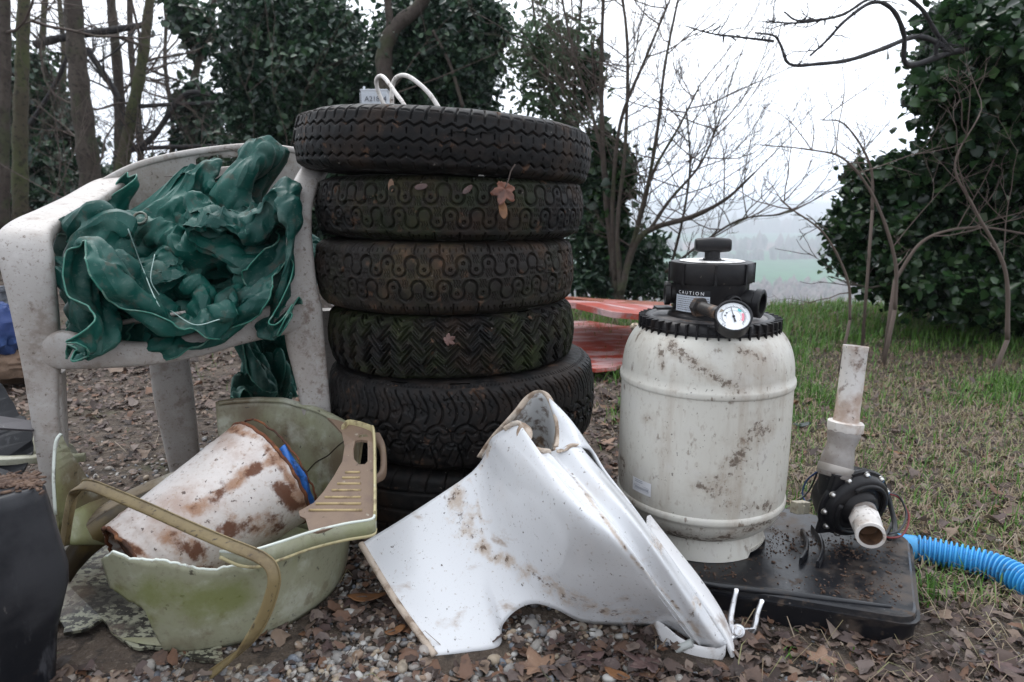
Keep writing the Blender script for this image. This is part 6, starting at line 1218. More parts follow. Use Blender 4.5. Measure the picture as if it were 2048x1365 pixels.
# ---------------------------------------------------------------- crumpled green tarpaulin (grid of points of a settled cloth sheet)
CLOTH = [
[[-198,9,1,-14,-6,2,4,-8,-10,-8,1,3,-5,3,-4,7,11,1,-2,-4,9,4,14,-2,-15,5,-12,-13,0,-3,4,2,-4,2,1,3,9,9,5,6,7,-4,2,11,7,-10,-14,-13,-7,-3,10,11,-6,-11,-13,2,-6,4,-3,6,-7,7],
[-192,8,0,-8,-7,-3,-10,-6,-5,5,6,-3,4,1,-3,-2,-7,12,6,1,1,1,2,11,-7,-14,-3,-10,-4,2,0,-3,6,9,4,4,8,8,5,6,8,5,-5,6,6,-2,-13,-11,-8,-3,-10,6,4,-11,-9,-3,-3,-8,4,3,5,-8],
[-174,3,3,-6,-9,-11,-11,1,-5,1,9,-1,5,1,-8,-6,-6,12,9,8,0,-1,1,3,0,-7,-9,-8,-9,1,-5,3,3,8,11,6,7,0,9,9,8,8,2,-1,1,5,-9,-12,-7,-10,-12,-2,-1,-10,5,-4,-12,-3,6,8,-3,-19],
[-166,2,3,0,-13,-6,-5,-5,-3,2,4,7,-2,-1,-7,-19,2,1,9,9,20,7,0,-4,3,-3,-7,-10,-13,-5,-3,0,0,11,13,5,-9,-3,15,5,5,3,15,10,5,2,-2,-10,-9,-10,-11,-5,-11,-11,-2,-9,-2,10,4,6,-12,-12],
[-171,10,7,1,-9,5,-4,-4,-4,-3,6,8,-6,-6,-21,-7,-2,11,11,8,14,13,7,-3,-2,-7,-12,-15,-7,-7,-7,-13,13,12,-4,3,3,-9,-7,4,3,7,6,3,11,15,8,5,2,-1,-9,-10,-14,-12,-9,-2,3,4,7,0,-5,-15],
[-189,13,10,11,-4,-1,12,8,-4,-5,5,0,-9,-13,-17,-5,10,0,18,7,17,3,13,-6,-4,-7,-14,-16,-17,-2,-23,4,10,-4,-6,7,-7,0,-12,-7,8,1,1,4,8,12,11,11,13,6,4,1,-12,-7,-11,-2,5,-2,5,8,-3,-15],
[-207,11,11,7,14,-6,16,12,14,2,-1,-8,-15,-16,-16,8,1,12,14,10,5,9,13,-5,-9,-8,-21,-18,-5,-20,-22,1,10,5,-13,2,6,-9,-4,-5,5,2,5,-10,10,-3,7,11,15,11,4,13,8,-3,-11,-1,-2,4,5,8,6,-9],
[-219,10,11,3,10,7,15,17,12,9,1,-11,-12,-19,-15,7,16,-1,15,14,11,7,-1,-1,-14,-14,-14,-20,-15,-15,-9,-7,6,10,-2,-10,-1,0,-1,4,-1,-2,-2,5,10,6,4,6,8,3,5,11,7,10,1,-5,-7,-2,0,15,9,6],
[-211,10,7,2,10,7,13,7,12,7,5,-6,-15,-16,-12,4,7,12,7,14,17,9,2,-13,-20,-4,-21,-17,-17,-7,2,-9,2,4,2,-13,6,-6,8,8,-10,2,8,-1,5,12,0,9,8,3,5,9,13,4,12,-9,0,-9,-8,6,15,18],
[-188,-3,12,6,8,7,5,4,0,11,3,-8,-4,-6,-6,-9,-1,-10,9,13,15,13,5,-9,-14,-18,-9,-18,-5,-12,-13,1,13,0,-17,6,-4,13,15,-4,2,4,5,-2,-6,11,8,8,10,5,2,15,11,10,-4,1,0,0,-4,-5,2,4],
[-177,4,8,11,7,7,6,2,-7,7,1,-2,2,-6,-5,-12,-12,-16,-6,3,15,10,10,-2,-6,-12,-17,-15,-17,7,-13,0,8,1,0,-1,10,6,6,9,6,3,1,3,-13,6,11,8,17,4,11,4,10,14,5,1,-6,0,1,-2,1,3],
[-170,11,2,11,6,16,6,-1,-6,10,4,6,-6,-1,-6,-13,-16,-14,-17,-1,-10,-6,11,9,-6,-1,-22,-4,-19,12,2,-7,-5,16,3,5,6,3,8,7,6,5,6,1,-14,4,14,14,15,6,12,7,10,9,-3,6,3,-6,6,-3,1,2],
[-167,14,4,8,3,17,17,-1,-2,0,18,3,-2,-3,-10,-14,-8,-16,-12,-14,-9,-15,-11,-1,-1,-3,-5,-12,4,-1,-9,5,4,14,10,4,1,11,7,5,9,6,5,-9,-1,6,10,1,23,9,17,7,8,1,0,3,6,3,3,0,1,3],
[-165,20,7,6,2,10,20,13,-2,-2,12,10,6,-9,-8,-10,-8,-11,-15,-8,-19,-15,-12,-16,-2,2,-11,-7,4,-1,-10,3,10,9,10,7,7,4,7,7,10,7,-8,-8,7,13,3,-3,21,17,20,-1,15,4,1,3,4,1,3,2,3,3],
[-152,17,13,0,6,4,23,3,14,-1,12,3,13,-2,-8,-6,-9,-14,-14,-20,-14,-12,-15,-10,-6,-8,-8,-6,-5,4,-5,2,10,9,0,7,17,3,3,12,3,-2,-5,1,5,14,2,4,1,23,14,15,19,4,1,5,4,-1,3,4,2,6],
[-146,23,15,7,2,9,11,10,0,21,15,0,1,1,-3,-12,-9,-13,-12,-15,-19,-20,-17,-9,-14,-13,-1,-2,-2,-5,2,3,13,9,5,6,9,9,0,12,5,-3,-2,2,3,4,-3,7,6,13,20,15,17,12,4,-6,0,8,4,3,11,9],
[-139,28,17,14,0,5,5,8,15,15,10,11,1,0,-9,-10,-12,-16,-11,-17,-20,-18,-18,-11,-16,-16,-2,-3,2,3,-4,-1,11,14,11,4,4,2,8,16,7,-3,0,3,-7,-2,5,1,2,15,2,22,17,18,5,11,-2,6,3,8,11,13],
[-113,14,18,21,0,4,4,3,14,17,12,9,7,-6,-5,-13,-17,-16,-12,-21,-19,-16,-18,-17,-15,-8,6,-3,-5,-13,2,5,12,6,16,7,0,4,10,8,7,11,3,-2,-6,-6,6,2,-3,7,11,8,20,7,17,19,7,-2,9,8,4,15],
[-79,4,4,19,7,2,11,3,13,12,15,3,6,-7,-14,-15,-18,-2,-23,-13,-20,-19,-15,-18,-19,2,3,-2,-10,-15,-13,12,15,11,17,16,-2,3,8,16,7,10,4,-4,-6,-1,2,-4,1,4,6,12,6,14,17,12,14,10,7,0,2,13],
[-54,1,2,7,8,11,9,1,8,12,13,0,-8,-6,-13,-13,-11,-13,-19,-12,-15,-16,-16,-15,-12,-2,-1,-14,-10,-18,-4,14,21,5,18,22,-2,6,9,9,13,9,12,-7,-4,2,0,-1,-2,4,5,0,17,-4,18,21,10,9,4,-12,12,4],
[-33,2,3,1,8,9,-2,13,-8,19,0,-4,-7,-8,-11,-4,-14,-18,-2,-8,-24,-19,-5,-17,-9,-3,-20,-15,-10,-3,0,9,7,24,11,23,12,3,7,9,14,5,6,3,-1,-4,5,2,-6,3,-12,-2,23,16,6,15,10,-1,-1,-9,14,5],
[-12,4,-3,2,3,7,1,-2,-4,8,7,-7,-8,-10,-4,-5,-10,-12,-9,-7,-18,-17,-2,-19,-17,0,-20,-8,-6,-6,2,10,6,9,19,20,21,-1,2,22,9,3,10,1,-1,-7,5,4,-15,-14,-11,10,23,28,4,3,3,4,-15,6,14,7],
[2,10,-5,4,0,7,3,-10,-2,1,1,-5,-11,-4,1,-3,-12,-9,-10,-9,-18,-11,-6,-17,-17,-13,-3,-10,-18,12,3,-3,11,8,22,12,17,4,-3,30,5,6,4,11,-8,-2,-11,3,-21,-21,-8,22,29,23,5,7,1,-1,-8,6,13,19],
[18,1,1,5,2,7,5,-8,-11,4,-1,1,-7,-10,1,-7,-10,-12,-10,-12,-15,-12,-19,-15,-5,-10,-17,-15,-2,4,12,2,6,5,14,9,16,14,5,8,15,11,6,1,-3,-7,-7,-24,-16,-12,3,21,26,17,16,9,3,-4,10,1,11,17],
[29,5,3,5,0,9,-1,-6,-10,-6,0,10,-9,-6,-8,-7,-14,-14,-11,-10,-9,-12,-18,-18,-5,-9,-14,-10,-5,-1,2,11,3,11,1,9,23,13,3,16,7,-3,6,-6,-4,-5,-15,-6,-19,-6,14,23,23,19,13,10,2,16,10,-3,10,8],
[40,7,7,8,-4,6,0,-5,-10,-15,-1,13,-18,-3,3,-11,-14,-16,-13,-11,1,-12,-19,-14,-13,-18,-5,0,-19,-3,3,-8,14,10,-2,16,19,16,11,4,-3,-7,-5,-1,-8,-9,-12,-9,4,-2,23,30,24,21,8,14,13,18,-4,6,8,8],
[46,14,9,6,0,-9,1,-12,-12,5,-1,6,-18,0,-4,-13,-12,-14,-6,-12,-11,-7,-13,-18,-16,-7,-3,-11,-14,-16,-11,-2,10,11,9,11,14,13,-2,1,0,7,-10,-11,-3,-6,0,1,11,17,14,24,31,24,2,12,20,4,7,8,0,12],
[53,14,12,2,5,-10,-9,-5,-14,13,-2,-8,-3,-9,-6,-12,-12,-7,-6,-11,-9,-15,-16,-16,-7,-11,-8,-11,-17,-21,-16,-1,12,10,10,10,15,14,5,-1,-8,-1,-10,-4,4,7,7,6,18,14,5,25,22,28,3,15,11,8,4,9,6,7],
[59,15,3,13,-8,3,-9,-10,-7,16,-4,-9,-2,-11,-12,-6,-10,-11,-4,-15,-13,-6,-16,-18,-7,-11,-14,-15,-15,-21,-5,-6,0,15,1,16,13,10,12,15,3,-4,-15,7,7,4,6,8,11,8,13,19,21,21,8,14,9,8,8,8,9,-3],
[70,11,11,7,-3,-7,-5,-13,-2,14,2,-7,-10,-8,-13,-9,-9,-3,-11,-13,-12,-10,-17,-16,-8,-10,-16,-19,-24,-17,2,3,10,4,1,6,3,7,13,10,16,14,5,2,3,0,4,7,7,9,10,17,15,19,10,14,9,12,11,8,5,1],
[89,11,13,2,-7,-9,-5,-9,-8,20,-8,3,-11,-13,-14,-2,-10,-4,-12,-13,-16,-13,-23,-8,-19,-16,-20,-9,-19,-2,10,10,13,5,-9,-8,-3,7,8,14,11,11,16,16,7,-5,5,6,0,4,1,17,14,21,7,14,13,11,3,10,11,5],
[110,11,6,4,-12,-8,-7,-6,-3,2,-3,-14,6,-6,-9,-6,-10,-12,-11,-16,-18,-15,-22,-17,-16,-20,-9,-7,-2,6,17,7,-3,-5,-2,-9,3,7,2,5,14,14,13,16,7,9,2,2,-2,2,-6,7,16,21,0,17,3,6,7,5,6,5],
[126,11,9,-9,-9,-12,-9,-11,2,9,-15,-13,-5,5,-5,-9,-14,-8,-19,-11,-17,-19,-19,-21,-17,-9,2,0,0,12,4,-6,-2,-10,0,4,4,3,5,8,11,12,13,11,14,5,7,3,-5,4,2,-8,4,13,3,10,6,-6,5,14,10,-9],
[143,0,13,-13,-15,-16,-7,4,-3,-2,-5,-20,0,-12,-14,-7,-11,-16,-13,-11,-16,-9,-20,-21,-1,7,1,-2,2,6,-7,-8,2,-2,3,3,2,4,4,3,7,14,20,12,9,5,5,4,9,0,7,-9,-9,4,6,-9,-5,-2,15,8,11,-11],
[153,-4,-1,-6,-10,-15,-12,-7,14,4,-6,-18,-18,-13,-14,-15,-14,-14,-13,-13,-9,-14,-14,3,13,1,-6,-4,4,-3,-2,-4,1,4,0,5,2,0,3,6,2,9,22,15,12,9,6,5,3,7,3,-1,-12,4,-6,-7,-5,-9,-7,7,6,9],
[136,11,-4,-5,-18,-10,-11,-11,10,5,2,-12,-15,-18,-18,-15,-16,-12,-15,-13,-11,1,-3,10,10,-8,-2,-4,2,-3,-3,2,0,4,0,4,4,-4,-6,8,9,6,15,10,19,16,5,15,3,3,8,0,-6,-7,0,-10,-9,-16,-14,-5,4,6],
[144,-11,-5,-10,-22,-10,-8,2,6,-5,2,4,-15,-13,-14,-17,-17,-18,-12,-5,-1,2,9,-5,2,5,-11,6,1,-8,2,-1,-2,3,6,5,-4,0,-15,0,22,12,11,11,19,17,8,21,-11,11,-1,-4,6,-7,0,-9,-10,-21,-7,-14,1,-5],
[147,-27,-7,-18,-22,-16,-6,-5,-1,2,6,13,0,-9,-11,-18,-14,-15,3,-6,-2,0,-2,9,-1,0,-10,6,-1,-2,2,-5,-1,7,7,-1,-6,-11,-5,13,20,10,11,8,15,16,17,1,-5,2,3,4,1,6,-2,-6,-19,-13,-12,-13,-3,-1],
[129,-21,-16,-20,-28,-18,-11,-3,1,-3,8,14,9,9,-2,-16,-18,-11,6,2,-12,-3,-6,7,9,2,-9,0,10,-1,-6,-9,6,6,7,-4,-14,-4,5,10,25,12,10,6,15,7,8,10,3,-11,8,-9,0,4,11,-9,-8,-14,-16,-4,-11,0],
[119,-19,-30,-31,-20,-22,3,-13,-1,5,14,0,8,15,15,-12,-7,-12,6,-4,2,-12,-14,5,16,4,-2,0,9,1,-14,-6,7,6,7,-10,-10,6,-1,17,11,15,0,15,18,-5,0,13,10,-18,-7,4,-9,11,9,-7,3,-7,-9,-20,2,4],
[104,-32,-28,-17,-17,-16,7,-3,-2,5,2,10,11,-3,7,12,-4,-11,-4,4,-5,-8,-6,-11,6,3,0,13,12,-3,-4,-1,5,3,0,-3,1,0,-1,5,14,11,8,11,12,4,-9,3,8,-9,-16,-2,3,0,9,8,13,-7,-11,-16,-1,7],
[90,-33,-21,-15,-13,-1,1,4,-3,7,3,7,9,4,5,6,0,-11,-6,4,-4,-12,1,-13,-8,6,5,10,-2,4,10,5,6,3,-4,-3,5,-8,-3,8,9,11,12,12,6,-2,-4,-10,5,2,-5,-5,0,2,-3,12,15,-2,-8,-10,-14,9],
[67,-13,-12,-13,-12,0,5,6,2,3,0,7,10,6,6,1,-3,-5,-5,-1,-8,-10,-8,-2,-4,-3,5,6,8,5,8,1,10,7,1,-11,3,-12,3,9,5,12,13,10,10,-3,-15,-2,-4,9,-4,3,-2,-4,-1,1,9,6,2,-14,-16,0],
[69,-2,-16,-10,-9,-1,5,5,3,0,6,2,13,7,0,4,1,-4,-5,-8,-7,-15,-10,6,0,-1,5,6,6,1,-3,2,3,5,-1,7,-1,-6,0,8,8,10,9,7,12,8,-15,-6,-2,6,2,5,-3,-3,-2,2,2,6,5,-10,-13,-12],
[87,-14,-4,-10,-10,-3,7,3,2,4,7,3,8,6,-2,5,3,0,-6,-12,-16,-15,3,-1,3,2,5,5,4,-5,3,-3,-6,-1,8,1,1,4,5,5,8,11,5,9,8,13,-13,-6,3,1,2,5,2,-3,3,-3,8,11,-11,-4,1,-6],
[96,-17,4,-6,-8,-5,6,2,4,4,4,5,7,3,2,4,4,-9,-10,-14,-17,-7,6,3,2,4,7,4,-7,1,6,-4,-8,-1,7,4,-2,6,6,5,8,8,8,10,7,8,-7,-6,1,3,6,2,3,-1,6,-3,1,4,-2,8,3,2],
[107,-8,0,-6,-4,-10,6,3,0,8,4,6,5,4,3,1,0,-1,-17,-19,-12,0,4,1,4,5,-1,6,-4,3,2,-5,-4,0,6,2,2,5,5,7,8,5,11,11,4,3,-1,-11,1,12,2,10,-2,5,-5,-16,-4,8,14,7,9,5],
[125,-9,3,-7,-11,-5,3,3,0,7,5,8,4,3,1,6,1,-12,-14,-18,-6,0,5,3,3,-3,0,-4,8,8,-5,-2,-1,-1,4,2,6,1,6,6,5,1,19,11,5,-5,3,-9,-12,19,11,-4,6,-21,1,-9,-5,14,16,14,7,2],
[120,7,1,-5,-9,-2,2,-5,7,9,6,7,7,0,3,3,1,-1,-19,-18,-9,-3,-5,0,8,10,-11,2,4,6,2,-4,1,-2,3,4,0,6,0,8,6,0,7,4,10,2,-4,-12,8,4,-5,-8,-1,4,-12,-1,10,11,11,8,9,5],
[120,4,3,-1,1,3,-1,-4,-3,12,12,11,-1,-2,-1,5,4,7,-16,-9,-17,-12,-10,5,3,8,-2,-1,8,3,6,-3,-4,-4,-4,-7,1,6,4,5,6,-5,0,9,10,1,-4,-1,-3,-3,4,-13,0,2,9,6,16,5,-6,5,15,11],
[133,-1,8,-1,8,1,-1,-5,-11,11,12,16,1,-5,0,6,3,5,-3,-10,-15,-14,-11,-1,4,-6,8,0,10,5,-4,-10,-9,-13,-13,3,6,-11,0,9,3,3,6,18,12,-14,0,-14,1,3,-6,17,-3,6,16,8,13,-5,8,-6,2,18],
[151,-5,3,3,9,5,-5,-7,-5,0,17,14,3,1,3,6,3,2,-1,-15,-16,-12,-10,-10,1,6,-2,-3,4,-4,-8,-12,-9,-13,-4,-7,-1,-9,-2,15,7,10,11,10,13,-10,1,-6,-6,-9,3,17,15,5,12,15,0,10,7,-6,-8,-3],
[164,-11,2,3,18,2,-9,-9,8,1,16,5,9,3,5,5,0,-4,3,-14,-12,-15,-16,-21,-2,12,-22,-3,0,-2,-12,-9,-11,-7,-9,-9,-9,-1,10,16,11,6,11,15,3,-2,-5,2,-6,-1,3,18,16,12,9,14,6,13,-2,-6,-12,-3],
[168,-2,8,5,9,1,-12,-1,-7,14,12,7,9,4,-4,6,-10,5,1,0,-18,-18,-23,-24,-6,10,-19,-18,-6,-1,-9,-9,-10,-14,-7,-9,-3,11,15,7,14,14,11,4,-4,4,-6,0,7,4,16,13,13,15,11,12,14,9,-9,-11,5,-5],
[183,5,6,6,6,-4,-11,-16,2,17,11,10,5,5,-9,-2,7,-10,-1,-3,-11,-20,-22,-21,-9,2,-11,-9,-10,-12,-11,-8,-7,-8,-10,-7,1,6,11,15,13,5,13,8,-6,-5,3,3,3,14,15,12,14,13,15,11,13,7,-8,-8,-4,6],
[195,1,11,6,-1,-10,-3,-17,4,18,9,-3,10,-1,-3,4,6,-6,-10,-14,-1,-18,-28,-7,-3,-11,-1,-6,-11,-5,-8,-12,-12,-9,-10,1,1,4,-4,11,13,5,11,11,1,-3,1,7,6,9,7,16,13,12,12,10,12,4,0,-13,4,-4],
[177,16,7,8,-9,-9,0,-6,6,15,7,8,-1,1,9,-5,-6,3,-19,-15,-9,-13,-10,1,-10,1,-3,-6,-7,-4,-10,-11,-12,-18,-1,-3,7,1,-6,-4,15,12,7,6,11,5,-2,0,6,7,8,12,9,13,5,5,6,3,7,-12,12,2],
[168,12,15,3,-3,-7,-2,-5,8,15,8,11,-1,2,4,-5,-10,-10,-14,-18,-1,-4,6,-3,-3,3,-5,-6,-5,-9,-10,-9,-11,-15,-9,-5,8,-4,-1,-6,14,12,8,14,8,1,-8,2,11,3,5,-4,-3,16,13,14,12,1,-6,1,9,19],
[163,4,12,6,9,-1,-8,0,-2,14,8,3,5,-1,-3,8,-16,1,-17,-7,-3,9,5,0,-3,-1,-4,-8,-3,-8,-14,-8,-10,-15,-10,-5,0,-2,-2,0,15,10,21,10,7,-4,-3,3,1,3,6,-14,7,-3,12,8,16,9,7,1,12,-1],
[145,11,1,8,13,6,-3,-12,2,18,9,5,1,4,-12,7,-4,-2,-2,0,0,8,2,2,-4,-2,-6,-5,-10,-9,-6,-10,-14,-12,-5,-6,-2,-3,1,0,17,16,18,10,3,4,2,-5,-1,-4,1,-1,-6,-3,7,12,10,14,11,2,5,-9],
[133,4,0,6,6,13,2,-7,-2,17,15,8,1,6,-7,8,2,10,-4,0,4,1,3,-1,0,-9,-4,-2,-10,-9,-5,-11,-14,-10,-9,0,-11,3,-1,10,21,8,19,7,2,10,-2,3,-4,-3,1,-8,3,-17,3,7,14,10,6,7,2,-6],
[115,-9,4,7,3,5,8,15,5,5,12,13,7,7,9,5,3,-3,13,4,-3,3,-4,1,-5,-3,-5,-4,-1,-6,-9,-16,-12,-9,-13,-5,-7,9,-2,14,27,10,5,16,10,-4,7,-6,2,3,-3,-16,-5,-7,-1,10,-3,9,14,2,2,6]],
[[-514,-12,13,3,15,13,16,11,14,15,8,11,26,23,24,25,14,14,5,8,4,5,-1,9,3,12,10,9,18,22,19,27,18,15,11,11,11,14,14,16,19,7,11,-4,9,13,11,11,13,-6,-7,1,2,9,22,28,18,-12,-7,-8,-10,-19],
[-524,10,2,12,1,14,9,15,15,18,11,11,25,26,24,18,10,6,8,6,-4,6,7,5,7,5,11,17,20,21,21,19,22,13,9,14,16,14,15,16,15,12,19,7,6,15,14,10,14,8,0,-3,1,10,8,20,12,-2,-5,-12,-17,-10],
[-523,9,6,7,8,11,10,16,11,15,15,15,21,29,18,11,3,6,8,10,5,-5,0,8,16,2,16,19,15,18,20,23,17,13,17,16,16,16,14,12,15,16,17,17,12,12,15,13,13,13,11,1,3,4,4,8,5,-3,-5,-13,-16,1],
[-509,7,6,4,9,1,14,13,14,11,21,22,19,17,20,-7,6,9,9,7,8,5,-8,15,6,13,15,16,8,21,20,18,21,12,24,22,18,14,13,16,17,18,9,13,16,17,17,14,12,16,11,15,0,12,-2,1,-2,-22,-10,-8,-10,17],
[-490,5,5,7,2,3,11,15,11,19,17,18,16,13,0,-5,7,11,11,9,3,5,3,15,13,12,13,6,17,20,18,19,16,22,26,24,21,19,17,12,21,15,14,11,12,9,15,17,15,16,15,9,9,6,2,-10,-17,-5,-21,-14,4,23],
[-469,6,6,6,3,3,2,15,14,17,14,19,6,13,3,-11,-1,5,19,12,7,6,4,17,12,14,12,10,3,19,16,24,24,27,31,20,27,22,12,23,13,10,14,13,16,10,7,13,16,16,8,16,7,9,0,-15,-18,-14,-12,-7,1,6],
[-448,7,9,8,4,7,-2,6,7,15,21,18,4,8,8,-19,8,-5,7,14,17,9,3,15,12,15,8,3,14,17,22,29,22,34,29,23,24,18,20,17,10,13,15,10,-1,12,14,15,14,17,-2,7,17,15,4,-13,-13,-19,-17,-8,1,4],
[-421,3,6,11,5,8,-2,3,7,12,18,11,6,11,-1,-10,3,2,0,8,12,13,13,13,8,14,0,7,16,25,28,31,27,28,26,25,23,18,18,18,14,13,14,13,-1,-1,-5,18,8,21,13,8,10,11,7,-2,-10,-18,-16,-8,-11,-7],
[-392,-5,3,10,2,6,-3,9,8,10,10,16,5,11,2,-13,0,12,-2,3,8,13,16,5,10,16,3,9,17,26,29,31,29,23,31,24,19,20,19,16,13,15,6,7,3,-1,-9,2,18,17,10,15,10,9,4,-3,1,-2,-6,-20,-9,-1],
[-405,9,10,9,3,-7,13,7,13,7,11,4,14,13,-2,1,0,-4,13,3,9,9,13,11,6,5,14,12,19,24,24,32,20,34,25,25,19,19,10,16,17,6,7,5,-8,6,-8,4,16,13,21,11,8,-2,1,2,3,5,11,-12,-11,-9],
[-432,10,14,12,16,3,1,15,10,12,13,8,14,14,13,-2,-3,-8,4,16,11,7,3,13,11,10,11,14,18,18,24,25,29,23,25,29,18,18,12,11,12,5,2,9,-15,2,1,1,17,21,21,15,6,-9,8,11,8,8,3,-13,-17,-11],
[-452,6,16,16,17,12,15,3,16,13,19,6,8,14,1,-2,0,5,6,11,11,14,12,6,10,13,9,17,21,20,18,26,28,16,26,19,12,24,17,0,20,11,2,-8,-17,1,15,1,18,25,18,21,11,-4,11,3,9,2,5,-10,-20,-17],
[-467,4,15,19,24,13,18,18,13,20,12,16,13,7,10,4,7,-4,-1,9,6,2,11,13,9,13,11,11,17,22,19,21,23,19,20,19,20,14,18,8,8,11,1,-10,-5,0,18,18,10,18,18,20,10,15,11,7,3,-1,-8,-2,-20,-16],
[-477,4,16,22,28,22,18,20,20,20,14,18,16,13,4,12,2,-3,-5,12,-1,2,8,6,14,14,7,6,18,18,16,12,18,15,24,17,19,18,12,7,12,7,0,-4,2,6,22,22,13,10,23,10,15,18,9,6,2,-4,1,-3,-19,-22],
[-473,-2,22,20,24,26,21,27,21,22,16,19,11,14,6,14,0,2,5,-1,6,2,4,-11,16,16,9,7,13,7,16,3,15,16,17,21,10,20,13,12,7,9,0,4,14,14,21,24,17,5,19,12,5,13,10,13,7,-5,5,-4,-16,-20],
[-471,4,20,24,20,25,22,28,25,16,20,20,15,13,4,12,11,7,4,0,1,-3,3,-11,-3,8,19,17,2,16,9,14,-6,8,21,16,16,21,13,10,11,7,10,8,13,21,14,18,19,15,11,17,-2,10,10,6,0,6,3,-4,-7,-4],
[-460,11,7,24,21,24,28,28,18,22,27,11,19,13,12,3,7,5,13,5,-2,-12,1,-13,1,-2,19,12,13,14,13,15,-8,-3,10,14,20,19,15,12,13,7,15,14,10,14,20,18,22,18,15,8,1,-1,11,6,-5,9,3,9,-3,2],
[-463,22,11,19,25,26,24,23,29,22,15,19,10,14,16,11,6,-2,12,5,-6,-11,-15,-8,1,15,13,12,9,9,16,15,-5,-17,5,10,27,22,14,11,15,17,17,9,14,11,19,19,18,20,16,13,-2,-9,5,7,5,1,14,6,15,-5],
[-452,10,20,21,22,24,25,20,26,15,19,16,17,14,10,8,0,10,5,9,-5,-18,-11,-15,8,18,13,14,12,7,10,9,-5,-2,2,7,23,16,20,17,16,13,16,8,11,16,14,19,18,19,20,10,-9,-1,1,4,8,6,15,13,17,-4],
[-450,13,16,22,21,25,25,15,23,14,12,19,16,14,10,6,-1,6,8,9,3,-18,-11,-16,13,16,11,12,10,9,15,8,1,10,-11,5,14,22,20,20,13,17,11,9,11,18,15,16,9,18,24,12,-1,-14,5,2,13,12,18,15,10,12],
[-451,16,17,18,18,19,23,20,23,8,15,19,14,11,9,10,6,-1,17,15,-12,-5,-21,-5,6,21,1,11,8,15,15,15,12,4,-2,-3,9,20,20,18,9,16,10,13,15,17,12,18,6,19,15,10,3,-7,5,9,8,18,15,18,4,11],
[-448,16,16,15,16,13,21,14,23,14,13,17,13,13,14,10,4,12,13,11,-4,-3,-15,-8,1,19,3,9,9,14,15,9,17,15,2,-1,3,19,12,9,11,20,9,15,16,12,16,18,15,6,13,2,4,-4,8,15,15,18,15,16,8,-3],
[-443,7,18,15,17,6,18,15,14,25,13,23,1,17,18,17,7,15,13,14,-3,-6,-9,-14,0,4,17,14,0,13,16,14,8,6,10,14,1,18,16,3,9,12,15,13,15,13,11,22,6,9,16,-4,8,-12,14,19,20,15,17,19,8,-1],
[-443,14,9,14,12,5,18,16,18,16,19,19,12,22,13,18,15,12,15,13,6,-9,-4,-11,-2,-1,3,10,14,11,7,13,5,18,8,13,8,12,7,11,9,9,17,15,15,14,14,5,7,12,16,6,-11,1,18,20,15,15,18,15,14,-2],
[-430,5,6,2,16,9,15,22,21,22,18,9,22,22,19,15,12,11,12,14,12,2,-7,-6,-2,-1,-2,1,7,11,10,11,11,10,17,13,-1,1,16,4,15,15,12,12,15,12,5,10,13,16,12,-5,-3,14,16,10,16,17,20,10,13,11],
[-417,1,4,-5,16,11,16,22,21,24,24,12,20,19,23,20,10,9,7,13,13,9,-7,3,-6,0,-1,-2,1,8,12,5,11,13,15,6,-10,7,15,17,2,5,15,16,8,13,15,16,10,17,-3,0,6,13,10,13,18,20,7,15,9,17],
[-398,-6,-2,4,8,13,20,16,17,28,24,21,18,18,27,16,12,9,11,10,9,6,4,0,-2,-4,-2,-1,-2,1,3,17,14,4,6,2,4,8,10,13,10,13,4,10,14,12,12,11,13,10,8,3,-1,10,8,18,16,16,17,13,15,6],
[-379,-5,-5,7,6,13,19,15,16,23,24,26,20,22,23,17,12,8,12,9,9,5,5,-2,-4,1,-2,-3,-4,3,-4,22,12,11,4,-2,-4,1,12,9,11,14,11,13,9,15,11,9,3,12,-2,10,8,-2,10,17,19,19,11,19,15,12],
[-355,-10,-3,0,13,11,19,19,18,15,21,39,14,23,19,10,14,15,11,7,7,6,7,-4,-4,-8,7,-9,2,-12,7,23,17,5,18,1,6,-1,-3,-1,9,14,9,9,11,2,10,10,2,7,13,6,-3,2,14,15,18,16,12,17,16,2],
[-332,-8,-6,2,6,12,21,22,16,16,18,28,25,20,15,14,11,14,13,5,2,10,-11,-12,1,1,-2,-2,-12,7,19,21,12,19,16,12,9,10,-1,-7,-4,-2,4,1,3,-1,6,9,12,10,14,0,3,-1,17,10,14,13,14,16,18,16],
[-310,-4,-11,-2,14,8,16,20,20,14,17,22,24,15,17,17,12,14,10,9,-7,-8,0,-18,-7,1,-4,5,-7,25,24,17,20,15,13,14,15,15,11,3,-10,-2,-11,-8,-7,1,-6,12,4,14,16,2,11,-4,12,9,13,15,12,13,14,14],
[-274,-11,-12,-5,5,17,11,12,19,15,14,18,21,20,12,20,12,5,12,6,0,-8,-4,-15,-22,-9,4,6,24,20,21,20,17,13,19,13,14,12,14,13,-2,-10,-10,-8,-9,-7,-8,-1,12,12,6,15,8,1,16,6,12,13,15,15,14,10],
[-248,-15,-13,-8,7,-1,12,16,15,12,14,15,18,17,13,16,5,12,6,5,-1,-1,-9,-6,-12,-24,12,26,22,19,14,19,18,10,19,16,15,15,10,11,5,-2,-12,-8,-12,-14,-11,2,5,10,13,12,9,6,15,11,11,9,16,11,11,15],
[-235,-12,-11,-4,0,2,-3,11,17,16,13,2,20,14,5,7,9,5,10,7,-6,-1,-5,-9,2,-11,28,25,17,16,19,7,14,16,18,17,17,18,10,-5,4,5,0,-13,-21,-10,6,-1,0,4,15,13,10,13,5,13,12,11,11,14,14,4],
